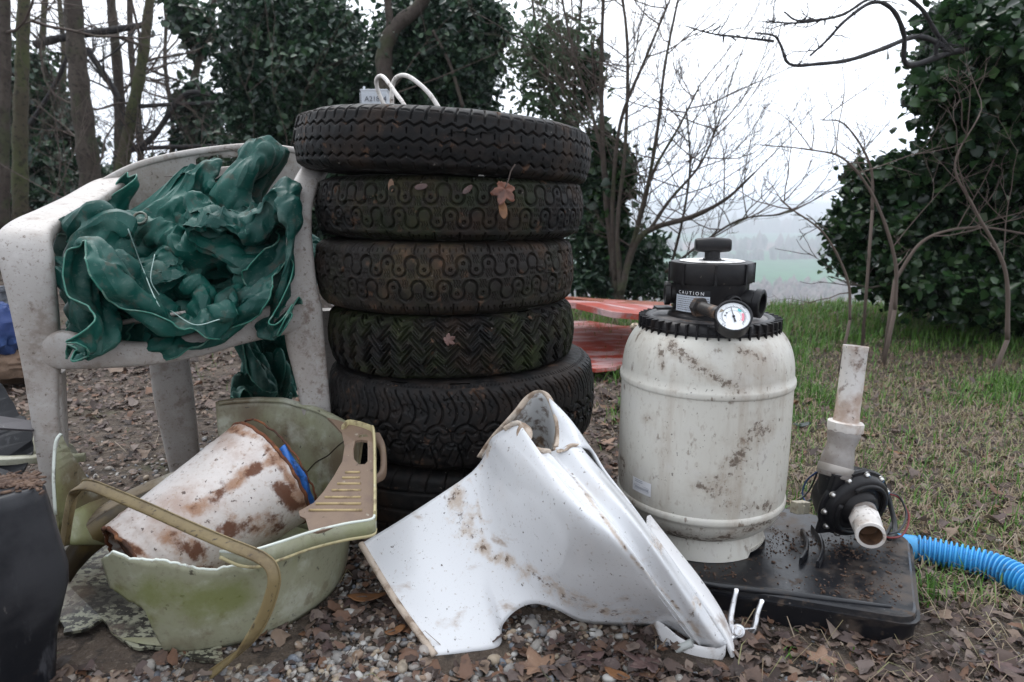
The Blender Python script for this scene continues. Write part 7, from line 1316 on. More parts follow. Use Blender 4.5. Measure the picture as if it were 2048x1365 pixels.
[-216,-23,-13,-18,14,-2,5,7,7,12,14,7,2,0,10,0,8,8,6,6,0,0,-3,6,9,15,30,3,16,19,12,11,20,13,16,17,17,13,5,1,1,-5,2,-5,-10,-13,2,-5,1,14,10,16,12,8,17,14,13,6,12,14,13,14],
[-220,-18,-17,-18,1,7,5,10,5,9,9,5,-8,-2,3,7,6,11,4,5,4,7,3,21,18,23,11,1,19,15,5,19,20,17,14,15,17,5,1,8,0,-6,-8,-3,-13,-3,4,0,10,12,9,17,11,13,7,14,16,13,13,13,12,16],
[-218,-17,-21,-22,-5,12,-3,9,14,16,8,11,1,-9,-12,-2,-3,1,11,12,12,17,10,16,28,19,-7,16,20,9,6,15,18,22,12,16,7,11,-4,5,7,9,-22,-7,-11,-3,13,14,12,12,8,11,16,8,10,13,13,16,7,7,22,16],
[-227,-18,-22,-11,-8,15,10,6,15,-1,11,4,14,3,2,-2,-10,1,7,10,10,13,13,14,18,12,11,8,7,18,4,12,18,12,16,14,11,2,7,9,5,13,-23,-12,6,-5,9,20,8,11,13,9,10,13,12,13,16,9,8,6,16,18],
[-248,-8,-16,-10,-1,11,18,9,5,9,10,8,1,12,11,-8,-2,5,6,2,8,11,10,12,13,18,12,11,0,14,8,14,4,8,16,8,4,12,14,14,10,3,-16,-13,-3,9,16,15,9,12,15,6,12,11,14,13,17,12,-9,16,18,8],
[-238,-17,-6,-8,-4,4,9,6,9,12,9,12,15,5,9,-2,8,5,0,1,2,11,8,14,8,15,13,13,-4,14,13,13,-9,6,9,13,12,14,12,17,9,-6,-16,6,-10,14,17,18,11,1,12,17,5,16,17,11,19,12,-13,10,18,13],
[-230,-20,-5,-12,-10,-5,10,3,5,12,16,14,13,16,16,7,0,12,3,-5,1,13,4,11,9,9,16,7,6,12,14,12,-2,-17,13,15,14,13,12,15,6,-7,-10,2,3,15,18,14,17,5,3,14,13,15,15,16,3,20,-9,7,11,14],
[-232,-14,-20,-15,-12,-3,7,8,8,13,17,8,12,18,22,8,10,14,7,-9,-1,11,14,0,6,16,14,9,8,14,11,6,2,-14,-2,15,15,9,11,15,11,-8,-4,-1,7,16,20,17,15,5,9,12,14,10,14,11,4,20,10,-4,13,6],
[-255,-6,-22,-11,-18,2,15,13,7,17,11,12,6,25,21,15,12,11,3,-1,5,-4,6,11,5,15,16,15,2,4,5,4,5,-1,-2,9,11,3,15,14,9,8,-12,8,6,13,20,20,15,9,10,6,8,15,9,8,15,9,16,4,-4,15],
[-263,-11,-13,-17,-21,5,14,12,13,16,16,-1,19,19,24,21,19,2,7,4,-6,-6,-1,13,12,14,15,12,8,-2,-1,3,3,-2,3,10,8,9,13,12,15,9,5,10,2,7,16,22,16,10,11,5,13,2,11,8,6,13,13,12,3,2],
[-262,-12,-13,-16,-18,-1,2,16,16,16,17,11,10,22,21,20,18,10,2,-4,-7,-8,5,14,9,15,17,8,8,-1,-2,4,-6,-1,10,3,12,12,12,12,13,13,17,8,11,-1,18,26,12,14,3,16,-2,9,14,13,-3,9,12,14,11,4],
[-249,-12,-23,-20,-9,-5,0,9,17,15,13,17,10,19,25,17,17,1,-1,-2,-4,-4,9,10,13,15,13,11,-3,2,5,1,-10,2,10,10,4,13,13,15,13,18,15,7,18,5,17,24,14,1,11,13,6,12,13,9,14,6,8,0,9,8],
[-236,-16,-24,-13,-17,-20,2,12,19,10,13,15,14,18,21,14,16,4,-5,-4,-5,5,6,12,14,15,10,7,5,2,4,-8,-4,3,10,7,13,13,11,11,16,18,15,15,15,16,17,7,16,12,13,12,10,14,15,7,11,6,5,4,1,-3],
[-231,-18,-19,-18,-13,-26,-4,17,13,12,9,14,17,14,14,21,18,-4,-6,-4,-6,6,8,16,17,15,10,2,13,9,-8,-3,-3,7,-2,12,14,8,14,16,16,18,10,17,22,12,18,14,7,11,12,14,11,16,11,13,16,10,4,-2,-7,-12],
[-230,-5,-19,-21,-24,-14,-14,3,15,14,10,15,16,15,7,16,16,7,-11,-7,1,14,16,14,10,10,5,8,11,3,-5,-2,11,5,6,2,8,16,14,13,15,19,11,21,9,14,15,11,14,8,19,21,11,7,13,14,12,6,-5,-3,-2,-6],
[-229,-2,-13,-25,-24,-23,-8,-2,12,13,7,14,13,15,14,16,12,1,-9,2,13,12,13,12,14,7,11,5,-3,12,0,10,4,11,3,2,10,9,13,16,13,19,15,10,3,12,13,16,11,21,10,27,7,3,10,12,9,4,-6,-3,0,-8],
[-226,5,-24,-21,-26,-23,-11,5,-1,13,12,7,15,10,20,16,6,-4,8,11,13,13,-3,18,14,-1,12,15,-8,16,14,10,5,-5,7,9,13,2,18,14,13,13,13,-9,10,13,15,24,18,9,22,3,4,11,12,9,6,4,10,-13,-7,-8],
[-222,2,-25,-31,-18,-21,0,-7,-7,9,9,10,10,15,19,15,17,11,5,9,11,13,-10,11,7,7,13,13,12,13,11,10,4,5,7,12,10,4,13,7,10,10,8,2,1,16,16,17,17,17,16,2,4,7,10,12,2,13,3,-8,-8,-12],
[-219,-11,-19,-24,-26,-13,-17,-12,8,-4,11,9,13,17,16,14,14,19,14,7,13,16,-10,-2,8,14,9,18,18,15,12,5,8,13,8,8,1,11,11,1,10,16,7,-7,7,13,17,11,13,12,14,9,-3,6,15,5,12,10,-4,-10,-4,-8],
[-225,-18,-15,-23,-17,-25,-12,-14,-5,5,8,13,15,13,16,11,18,13,18,18,15,9,1,-10,16,17,14,12,16,18,11,8,10,7,8,6,14,11,-1,11,8,0,-8,4,14,7,20,13,2,11,15,14,7,3,2,7,8,7,-5,-8,13,1],
[-235,-12,-20,-18,-19,-25,-23,-10,-4,5,10,15,17,15,13,14,17,9,21,19,15,7,2,5,22,24,19,8,13,13,14,17,10,7,5,10,4,-13,4,6,-2,-4,-6,11,7,15,16,7,9,5,9,13,11,4,3,7,5,5,8,-2,2,7],
[-231,-23,-19,-22,-25,-19,-19,-16,-6,10,16,17,16,13,15,14,15,16,13,19,12,16,1,22,23,26,23,13,13,15,17,11,9,9,6,3,-15,-12,-15,-1,2,-4,8,2,10,13,14,10,4,1,-4,12,13,13,3,2,11,7,6,3,7,-2],
[-249,-9,-28,-16,-18,-20,-20,-11,-16,14,14,15,16,14,15,16,18,14,15,13,16,12,18,29,25,22,28,21,10,16,16,10,11,6,1,-16,0,-19,-21,-20,8,-5,5,5,12,15,15,1,6,-1,-4,7,10,8,8,7,16,9,2,4,4,0],
[-265,-5,-15,-17,-18,-18,-20,-16,-14,10,15,13,15,15,17,17,17,13,15,12,19,24,27,29,25,28,24,15,21,11,13,11,11,6,-15,-15,-4,-23,-19,-26,0,-1,4,9,13,7,9,16,4,10,0,11,14,3,1,2,1,11,6,-1,7,14],
[-284,6,-10,-16,-13,-19,-14,-18,-19,9,16,17,16,13,19,12,12,14,19,12,26,29,29,29,30,27,22,19,8,17,6,14,11,2,-10,-24,-20,-18,-23,-22,-4,3,10,2,15,1,16,6,14,14,13,11,5,-6,1,3,1,2,9,1,9,10],
[-292,-1,1,-12,-10,-14,-18,-12,-18,2,15,16,17,17,14,14,11,21,16,23,23,27,25,32,27,22,24,22,11,11,12,11,7,-5,-22,-18,-17,-15,-32,-23,-2,6,9,12,7,10,13,13,11,14,16,9,-7,-14,-6,9,-1,8,9,16,12,3],
[-312,1,2,-5,1,-6,-14,-14,-18,1,8,14,18,17,17,14,18,15,20,25,22,23,25,28,27,19,22,23,14,13,15,12,-3,-18,-12,-20,-20,-20,-23,-18,-2,14,8,15,16,-1,4,6,19,11,14,6,-1,-10,-17,1,13,1,17,12,15,16],
[-335,5,3,-10,-5,7,9,-9,-17,-14,14,14,16,16,16,17,20,27,10,18,19,26,20,29,22,25,23,22,18,18,15,-6,-4,-14,-18,-25,-20,-13,-8,-12,-7,20,15,7,12,-6,10,9,1,12,18,10,-8,-5,-15,-7,13,2,16,18,18,16]],
[[84,-13,-15,-7,2,9,-3,4,-3,-7,-21,-13,11,-3,5,10,15,17,27,18,21,18,10,11,4,10,-1,-7,1,-3,-2,-6,5,10,16,15,2,4,7,0,-2,17,13,15,16,8,-4,10,-6,-13,-12,-19,-16,-20,-9,-15,-21,-26,-32,-33,-26,16],
[97,-14,-17,-8,-16,1,9,-3,-7,-1,-5,-6,-2,-1,-6,21,25,16,26,19,26,16,17,9,7,8,8,-4,-1,-7,-6,2,-1,-10,13,10,6,5,4,-3,5,6,5,8,11,6,11,-8,6,-10,-13,-15,-22,-13,-19,-17,-19,-28,-32,-26,1,-14],
[106,-18,-22,-14,-11,-2,-4,2,-9,1,12,-7,-12,-3,12,21,23,22,23,23,21,20,17,17,3,12,3,-2,-9,-5,-3,3,-9,-16,6,5,4,0,-2,0,5,5,6,-5,7,7,8,-3,4,-7,3,-18,-14,-15,-22,-25,-19,-26,-24,-20,-1,-23],
[117,-18,-20,-19,-8,-19,-1,-7,9,-10,4,11,-13,2,16,16,28,29,25,20,12,20,18,7,17,8,2,-12,-15,-5,-5,8,-16,-1,-3,-7,-2,0,-6,-1,1,1,2,3,3,6,6,10,-8,5,-6,-6,-16,-8,-21,-20,-25,-13,-21,-22,-14,-7],
[129,-20,-19,-18,-14,-14,-10,0,1,-2,-8,0,4,16,5,30,27,21,21,18,22,13,16,5,10,6,-5,-13,-4,-17,0,-3,-10,-5,-5,-5,-7,-3,5,-2,-1,0,3,6,-3,-5,3,1,6,3,2,-11,-4,-12,-13,-20,-19,-16,-17,-16,-16,-6],
[137,-16,-15,-14,-16,-14,-10,-4,-8,9,-12,-8,19,10,13,22,24,22,15,14,19,11,13,3,7,4,-5,-8,-13,-8,0,-12,-10,-6,-3,-7,-10,2,2,-3,5,2,4,9,2,-9,-2,3,-4,4,-8,2,-7,-4,-13,-19,-5,-15,-11,-22,-15,7],
[147,-14,-12,-14,-15,-15,-8,-3,0,-9,-4,-3,12,18,4,10,24,15,16,15,5,17,10,7,3,1,-11,-8,-7,-5,-8,-7,-11,-7,-7,-10,-9,1,-3,-3,4,0,4,9,11,6,4,5,2,-4,-10,-7,-2,-6,-12,-11,-12,-1,-2,-14,-17,-14],
[166,-14,-14,-10,-16,-12,-7,-3,-4,-4,-6,-1,2,5,10,10,14,20,2,8,7,15,6,11,-2,-2,-6,-8,-6,-12,-6,-9,-7,-8,-7,-14,-10,1,-2,-4,1,2,8,9,11,10,11,7,-6,-1,-9,-1,-1,-8,-9,-16,-12,-5,-7,-1,0,-13],
[197,-19,-6,-16,-15,-8,-5,-15,-7,-8,-3,-9,-2,-4,15,17,15,3,8,-13,6,11,5,10,-3,-1,-5,-9,-10,-5,-2,-11,-11,-6,-15,-7,-6,1,-5,3,-9,6,10,9,14,10,10,21,-3,-2,-16,5,-5,-10,-7,-15,-15,-13,-14,-1,3,13],
[207,5,-8,-19,-15,-16,-6,-16,-10,-8,-6,-7,-3,-11,9,10,7,13,6,-11,-4,-3,2,9,-2,-5,-2,-6,0,-3,-10,-15,-6,-12,-7,-8,1,-5,5,-8,2,12,7,13,16,3,15,18,16,-14,0,2,-6,-14,-14,-17,-17,-16,-10,-15,6,6],
[223,-10,-5,-7,-17,-18,-14,-11,-15,1,-5,-13,-3,-7,-2,-10,-2,9,4,5,6,-10,-11,2,3,-3,0,0,-4,-4,-13,-5,-12,-8,1,-12,1,-1,-1,10,4,7,14,8,10,13,8,26,9,-8,-2,12,-13,-17,-18,-16,-13,-11,-17,-11,-7,10],
[202,12,-14,-8,-12,-8,-16,-25,-18,8,3,-14,-13,-3,-10,-12,-8,-10,2,10,-3,5,-1,-7,10,-3,-2,2,-6,-5,-1,-7,-15,-1,0,-5,5,-10,0,11,1,11,18,19,6,16,5,16,9,-7,17,1,-16,-19,-13,-16,-15,-8,-14,-14,-9,-4],
[196,6,-11,-11,-15,-10,-10,-18,-26,0,6,4,-13,-15,-10,-7,-11,-7,-12,-1,2,-2,-5,6,7,2,-1,-1,0,-1,-3,-12,-6,-1,6,-3,-6,6,-4,8,9,9,16,12,14,22,0,4,3,7,15,5,-7,-15,-17,-17,-15,-15,-12,-13,-6,-8],
[181,5,-9,-11,-22,-13,-8,-12,-14,-17,6,3,0,-11,-16,-8,-8,-13,-7,-3,-3,3,-7,10,-3,1,6,6,-7,-1,5,-16,5,9,0,-1,-13,9,-5,5,7,14,11,15,17,13,-4,-4,8,10,11,4,8,-13,-17,-16,-16,-13,-15,-16,-5,-6],
[163,4,-6,-20,-14,-17,-12,-15,-9,-15,10,-11,4,-13,-16,7,-9,-10,1,7,-5,0,-8,9,-1,1,11,2,4,-4,0,-17,-5,8,12,-15,-2,9,1,-4,13,8,17,16,2,6,1,0,2,10,6,9,14,-9,-14,-14,-16,-16,-10,-16,-14,-1],
[146,-4,-6,-7,-25,-17,-7,-14,-17,3,1,-12,-11,4,-6,-5,-5,5,0,-3,4,-1,2,10,7,-2,10,0,0,0,-6,-12,-8,2,10,-3,-2,5,10,-10,4,14,13,7,-1,-4,0,1,8,5,6,14,9,1,-11,-15,-14,-9,-11,-15,-11,-11],
[128,-12,-3,-6,-23,-18,-12,-11,-8,3,-7,2,-8,-2,12,-7,3,-2,-1,-3,4,5,3,5,8,7,3,6,-1,-6,-2,-3,-8,-6,-7,5,2,8,3,-8,8,13,6,-6,-7,-6,4,-2,5,9,0,16,8,6,-7,-4,-14,-9,-12,-6,-7,-12],
[108,-18,-2,-5,-15,-13,-17,-10,-10,6,-1,-6,13,3,-2,4,-2,9,-4,4,4,2,-3,9,5,10,-7,16,-10,8,-2,2,-10,-18,-5,7,6,5,-10,3,9,7,-3,-11,-8,-10,2,-2,1,6,10,4,13,18,-5,-1,-11,-12,-1,-9,-1,-5],
[95,-22,-8,-7,-3,-11,-14,-6,-1,-2,0,1,13,9,1,3,-2,10,-4,4,2,1,0,3,15,-1,1,5,4,4,-1,1,-6,-15,-8,-7,7,8,0,-13,-2,4,-2,-12,-8,-2,-6,1,-3,2,3,15,22,6,8,-7,5,-8,0,-3,1,-4],
[87,-18,-16,-10,-4,2,-10,-8,-4,3,0,15,4,12,1,-2,2,1,-2,11,8,-2,6,2,10,-8,11,0,8,0,8,-5,-6,-13,-3,-9,3,-13,1,-15,-4,-1,2,-13,-10,-3,10,9,-17,-3,10,19,11,15,15,-4,7,-2,4,0,-2,9],
[79,-15,-12,-6,-11,3,-14,-1,9,-6,5,10,11,0,-2,12,5,-3,3,7,8,6,-4,10,3,-3,5,-3,9,9,5,-3,-11,-9,-9,-1,-18,-9,-12,5,-17,7,-13,-8,1,5,-7,12,-8,-4,17,14,-2,22,23,9,1,6,3,5,4,11],
[66,-6,-1,-9,-17,-9,-4,16,9,2,-5,9,8,3,7,2,6,3,2,8,0,10,0,8,6,-2,2,-3,0,4,3,-9,1,-4,-8,-9,-14,-10,-5,-5,-15,0,-7,-6,1,3,-2,2,8,-8,6,15,7,17,22,24,4,9,10,5,4,1],
[51,14,-6,3,-13,-25,-3,20,15,5,-4,3,13,7,5,-1,8,0,2,-5,8,7,10,7,8,10,-6,-5,-8,-5,-2,2,-1,-7,-5,-9,-5,-8,-6,-10,-13,2,-9,-8,7,-4,5,7,-5,-5,6,17,20,11,22,19,14,11,15,7,2,0],
[39,10,9,0,-2,-20,-8,9,4,12,11,2,9,-2,10,6,4,6,1,2,3,10,0,0,17,15,6,-4,-9,-8,-4,-1,-8,-1,-2,-9,-12,-1,-8,-8,-8,-5,-9,3,1,-1,1,-4,1,3,17,13,9,21,25,17,14,15,7,13,10,1],
[26,13,14,13,2,-22,-6,-7,-1,5,9,13,6,3,0,6,-2,0,5,6,11,9,-6,1,21,18,11,14,-6,-7,-10,1,-6,-3,-5,-6,-6,-3,-4,-11,-5,-5,-11,-6,6,-4,-9,9,2,13,16,12,13,20,23,18,15,6,15,13,10,9],
[19,16,13,14,15,-15,-16,-11,-11,-4,12,17,-4,8,8,2,1,-2,-1,2,10,6,-4,14,21,5,22,20,14,-12,-5,-15,7,2,-8,-2,-8,5,-4,-9,-19,-14,-8,2,-5,-3,4,7,15,14,9,13,24,15,7,20,20,5,14,6,17,6],
[19,8,14,17,17,0,-17,-8,-8,-16,0,13,-6,6,3,0,-2,-4,8,0,4,10,4,17,11,20,21,19,18,3,-13,-7,-2,6,5,1,-5,-2,-7,-6,-14,-7,-7,-4,-2,-3,2,7,5,16,22,10,7,5,28,17,-2,19,6,8,1,10],
[17,9,11,18,12,11,-10,-9,-9,-19,-8,2,8,-8,6,-2,4,-10,7,3,12,1,-1,20,21,19,22,16,18,5,5,-2,-1,-2,10,3,1,2,-8,-17,4,1,-8,-8,-10,1,1,-4,-2,16,22,16,9,1,24,4,10,10,13,6,-2,-9],
[20,2,12,10,13,12,6,-14,-12,-19,-11,-1,13,-6,-7,16,2,-9,-10,2,12,15,-2,22,20,30,16,27,5,16,0,6,3,3,2,5,-3,-6,10,-6,-13,-4,2,-12,1,-13,1,-1,-8,12,5,15,18,12,5,16,-1,4,20,8,-1,-12],
[22,1,6,12,12,5,1,-3,-12,-15,-10,-1,5,5,-4,6,-5,-6,3,5,7,15,9,13,24,26,27,21,17,17,6,1,-3,14,-6,-8,-9,-3,5,12,-5,-1,-4,-11,-14,-11,-11,2,2,-3,11,3,13,9,9,12,3,13,5,2,-1,-7],
[20,10,-4,16,6,1,8,-6,-5,-12,-7,0,-1,11,2,-9,5,-8,5,7,11,13,10,13,17,25,33,23,28,4,8,-5,3,1,7,6,-7,-4,-7,-3,-5,-10,-3,2,-15,-14,-14,1,-9,3,-4,7,8,9,8,10,5,12,13,-5,-4,-8],
[29,3,6,13,1,-6,8,1,-1,-10,-3,-6,4,-2,11,-6,1,8,4,10,7,9,16,15,18,18,36,29,7,-8,16,2,15,10,8,5,0,-12,-9,-14,-12,-10,-13,-8,-8,-10,-9,-17,-11,1,-8,6,3,7,9,9,11,11,11,7,-5,-11],
[46,-3,8,10,0,5,-1,-1,-2,-8,2,-3,-3,5,-2,5,3,7,4,10,9,13,18,15,21,25,26,5,-1,17,12,19,15,14,6,2,-5,-9,-13,-14,-16,-15,-18,-16,-13,-7,-15,-18,-15,-6,-1,-7,4,3,8,11,12,12,9,2,4,4],
[59,4,4,-1,3,3,9,-16,4,5,-4,4,-2,4,-8,-5,1,4,7,10,22,18,11,17,23,27,12,-5,27,15,20,20,8,16,0,-6,1,-3,-17,-22,-23,-9,-20,-19,-11,-15,-17,-21,-23,-11,4,-6,-12,0,9,3,14,20,9,6,3,7],
[79,3,4,-4,1,6,-5,2,1,5,3,-2,-1,-12,0,-5,1,8,11,11,18,14,13,23,20,16,-6,24,16,20,23,20,0,13,-4,4,-4,-7,-16,-17,-22,-27,-7,-18,-15,-17,-20,-21,-17,-12,-17,-1,3,-10,-3,11,14,12,9,10,6,6],
[86,7,10,-3,-7,6,6,4,3,7,5,-13,-2,-7,-3,2,3,4,9,13,13,17,16,12,11,-4,17,23,17,17,27,10,-4,11,8,-5,-1,-13,-14,-17,-18,-21,-16,-16,-17,-21,-15,-20,-16,-12,-12,-7,7,1,-8,0,-1,5,14,13,13,3],
[96,3,8,7,-13,4,18,14,7,9,4,4,-10,-1,-6,0,-8,3,7,13,11,6,15,-6,-2,7,24,23,13,20,26,3,12,6,-10,7,-11,-13,-18,-15,-13,-14,-8,-21,-17,-21,-13,-20,-8,-7,-11,-8,-7,9,-13,-4,-7,6,13,13,6,-2],
[113,2,9,0,-7,-5,16,17,10,16,10,7,5,-8,-14,-5,0,0,-17,2,12,5,7,8,1,15,8,21,21,14,19,15,11,-1,-1,-4,-7,-12,-10,-14,-15,-12,-14,-9,-20,-20,-14,-10,-10,-8,-10,-7,-3,-3,-9,-10,0,2,11,18,-13,-3],
[130,3,11,-3,-9,-6,11,19,17,11,11,8,12,-1,-12,-5,-2,-11,-15,-16,-4,5,7,7,6,9,5,21,24,10,17,13,13,8,-4,-7,-3,-9,-4,-2,-11,-14,-16,-14,-20,-12,-7,-14,-14,-8,-1,-8,-6,-9,-4,-7,-4,1,15,4,-8,-14],
[138,16,-2,0,-6,9,11,10,20,11,4,8,5,10,-6,-9,-16,-2,-21,-17,-16,2,-4,8,7,2,17,15,14,15,5,18,21,5,5,-8,-6,4,10,-2,-7,-16,-20,-12,-17,-7,-17,-13,-10,-5,-11,-2,-18,3,-4,-3,-6,2,11,6,-9,-18],
[159,11,0,-6,3,9,13,13,16,12,9,6,-8,8,-4,-17,-15,-6,-20,-20,-15,1,-13,-1,4,7,6,14,15,16,15,19,12,16,2,-4,4,10,12,9,-13,-12,-19,-15,-11,-19,-9,-12,-10,-10,-6,-11,-10,-8,4,-1,-4,2,10,3,-11,-12],
[185,4,-5,-3,-10,12,22,12,13,0,8,11,6,3,-3,-25,-22,-13,-16,-20,-17,-9,-1,-9,-8,5,10,12,15,20,12,21,23,15,15,-1,5,12,14,3,2,-13,-18,-17,-18,-7,-17,-9,-9,-8,-14,-10,-7,-13,7,1,-1,-1,-1,8,-3,-7],
[196,6,-12,-16,-3,26,8,11,17,-5,-1,12,11,-2,0,-14,-15,-24,-23,-20,-10,-18,-9,-8,-3,-4,12,13,18,20,12,29,18,24,13,9,11,13,7,4,4,-9,-17,-17,-15,-18,-3,-14,-4,-18,-10,-19,-10,-3,3,11,-2,3,-6,4,3,2],
[193,6,-25,-4,7,21,16,10,-2,-2,0,13,6,4,-11,-6,-10,-28,-23,-23,-15,-13,-13,-5,-3,-6,17,9,17,23,24,21,25,19,19,11,16,15,11,6,-1,-2,-16,-14,-19,-22,1,-15,-12,-18,-19,-19,-9,-17,13,9,13,9,1,3,-1,-12],
[189,-4,-17,-9,22,16,14,8,2,0,-3,3,8,-2,-9,1,-12,-23,-22,-23,-16,-13,-14,0,-11,8,1,19,20,21,21,23,23,23,22,19,17,12,9,12,-4,-6,-8,-16,-17,-21,-3,-19,-21,-14,-25,-12,-18,-9,0,5,13,8,5,9,3,-16],
[173,0,-8,-1,12,8,17,18,5,-9,0,-4,11,-4,-8,6,-9,-22,-24,-11,-12,-18,-9,-14,-5,-3,11,15,20,21,24,22,22,24,23,16,22,10,12,1,6,-2,-7,-22,-14,-20,-14,-16,-21,-27,-23,-17,-15,-12,2,1,4,4,3,13,9,-3],
[166,14,-2,-15,9,2,14,13,8,5,-3,-5,8,0,1,7,-18,-20,-13,-11,-15,-18,-14,-11,-7,-4,16,13,19,22,22,26,21,22,19,20,15,8,11,11,1,-3,-4,-18,-19,-16,-25,-25,-19,-24,-22,-19,-22,-9,-4,-8,3,2,-3,17,13,16],
[171,5,2,-11,-10,4,16,5,18,3,11,-4,-4,5,13,-3,-10,-16,-14,-12,-16,-21,-16,-10,-8,7,13,17,13,13,19,23,24,20,26,14,11,18,9,-3,0,-9,-2,-11,-17,-29,-22,-22,-35,-17,-19,-22,-17,-15,-5,-7,-3,-2,6,10,17,17],
[150,14,0,-8,-9,7,18,21,3,4,16,3,-6,-1,12,-4,-12,-15,-7,-12,-17,-11,-10,-7,-5,-7,9,14,5,19,19,21,17,18,18,19,17,11,-2,4,-3,-11,-1,-17,-12,-29,-22,-24,-28,-26,-22,-19,-15,-15,-13,-9,-4,8,13,11,15,13],
[132,18,0,-7,-4,12,21,21,14,5,1,3,8,8,4,-4,-16,-12,-16,-14,-11,0,-15,-1,-5,-11,-8,13,16,5,17,14,21,15,17,14,14,8,-4,2,1,-4,-4,-16,-19,-29,-16,-23,-24,-30,-20,-15,-17,-24,-5,-8,-1,16,13,13,13,15],
[128,13,0,11,-10,10,26,20,19,6,10,-5,11,13,-5,6,-16,-19,-19,-18,-10,2,-19,-1,-5,-16,-3,3,8,9,9,12,17,11,10,21,14,10,4,3,-10,-6,-12,-14,-20,-14,-20,-24,-17,-25,-14,-21,-25,-5,-9,2,-2,16,9,9,21,13],
[140,13,1,1,0,7,20,25,20,15,3,4,12,5,-3,-8,-10,-17,-19,-16,-18,-8,-10,-10,-8,-13,-2,-12,-1,10,12,9,14,12,16,11,13,14,5,0,-7,-12,-5,-12,-21,-15,-15,-20,-17,-21,-23,-16,-8,-17,3,-2,12,2,12,13,10,18],
[157,8,0,6,-4,6,15,23,19,23,1,6,8,-4,-1,-11,-13,-15,-14,-23,-12,-16,-17,-8,-13,-10,-9,-5,-4,3,6,14,11,9,12,13,14,12,3,1,-6,-4,-7,-12,-7,-16,-18,-14,-19,-17,-17,-9,-12,-11,-1,7,-4,7,14,17,14,19],
[178,-3,1,8,-8,13,13,10,23,12,9,1,1,-2,-6,-7,-13,-14,-17,-15,-25,-16,-20,-16,-12,-9,-2,-13,-1,-3,2,13,7,9,16,16,14,5,2,2,1,5,10,-11,-11,-16,-12,-18,-19,-14,-13,6,-7,-14,-14,-5,5,15,12,13,24,33],
[174,7,-2,6,1,14,0,10,15,14,9,-1,-2,-3,-6,-9,-9,-20,-19,-23,-15,-22,-18,-21,-8,-3,-7,-16,-7,-4,4,5,12,14,14,13,17,5,6,3,9,15,5,-12,-10,-12,-11,-13,-20,-7,-3,3,-6,-12,-12,1,8,13,12,18,27,23],
[165,1,-1,5,7,11,4,10,15,12,3,-6,2,-2,-8,-8,-16,-18,-22,-20,-17,-23,-18,-21,0,-17,2,-16,-3,3,-4,6,11,12,14,19,13,7,4,13,8,10,3,-8,-12,5,-12,-4,-19,-9,-8,-2,4,-13,1,7,5,15,17,9,18,25],
[155,-6,2,3,9,10,3,8,11,10,1,6,-5,-8,-6,-11,-17,-17,-18,-19,-22,-22,-17,-11,-12,4,-9,2,-7,6,-5,4,1,11,17,21,12,11,6,9,4,15,11,-10,2,-4,7,-11,-13,-2,-15,-15,0,5,6,3,6,13,15,14,10,12],
[147,-9,-4,3,5,8,6,6,9,5,2,3,-5,-5,-11,-11,-15,-16,-17,-18,-22,-21,-14,-6,2,3,2,-2,-4,3,-5,4,3,7,15,9,11,13,12,5,14,13,14,4,-9,10,10,1,-10,-3,-16,-11,-9,-5,10,4,0,8,15,17,6,-3],
[142,-15,-9,3,-3,3,4,3,4,6,3,-2,-3,-3,-12,-7,-11,-9,-22,-18,-22,-11,-4,8,-1,-2,3,-5,11,-12,6,2,0,17,13,-7,5,17,8,8,18,12,15,13,-1,14,-2,15,7,-13,-8,-11,-13,-18,1,17,2,1,2,14,9,5],
[129,-11,-18,-1,-8,-5,2,5,5,4,-1,2,-4,-2,-12,-6,-12,-11,-7,-9,-4,-8,1,-1,4,-8,1,-2,6,3,-2,-2,15,11,1,-8,7,18,4,6,21,18,14,7,13,11,-1,0,9,11,-2,-20,-16,-14,-10,4,10,3,3,-2,5,4],
[125,-16,-16,-16,-13,-8,-5,3,3,2,1,0,-5,0,-7,-2,-5,-2,-7,-7,10,5,3,-1,-2,1,-1,-2,2,0,-3,3,9,5,-7,1,10,18,8,-4,17,13,14,11,10,15,9,11,-4,6,9,-20,-16,-8,-12,-7,-7,8,-4,1,2,3],
[101,-11,-18,-5,-20,-14,-13,-3,1,0,0,4,-2,-1,-1,1,-1,-1,4,13,10,9,7,-1,1,-1,-1,0,-1,-2,3,0,-3,-12,-12,7,11,19,19,1,2,10,11,16,13,11,13,13,12,2,-6,-14,-2,-17,0,-20,-3,-13,-5,-4,0,4]]]
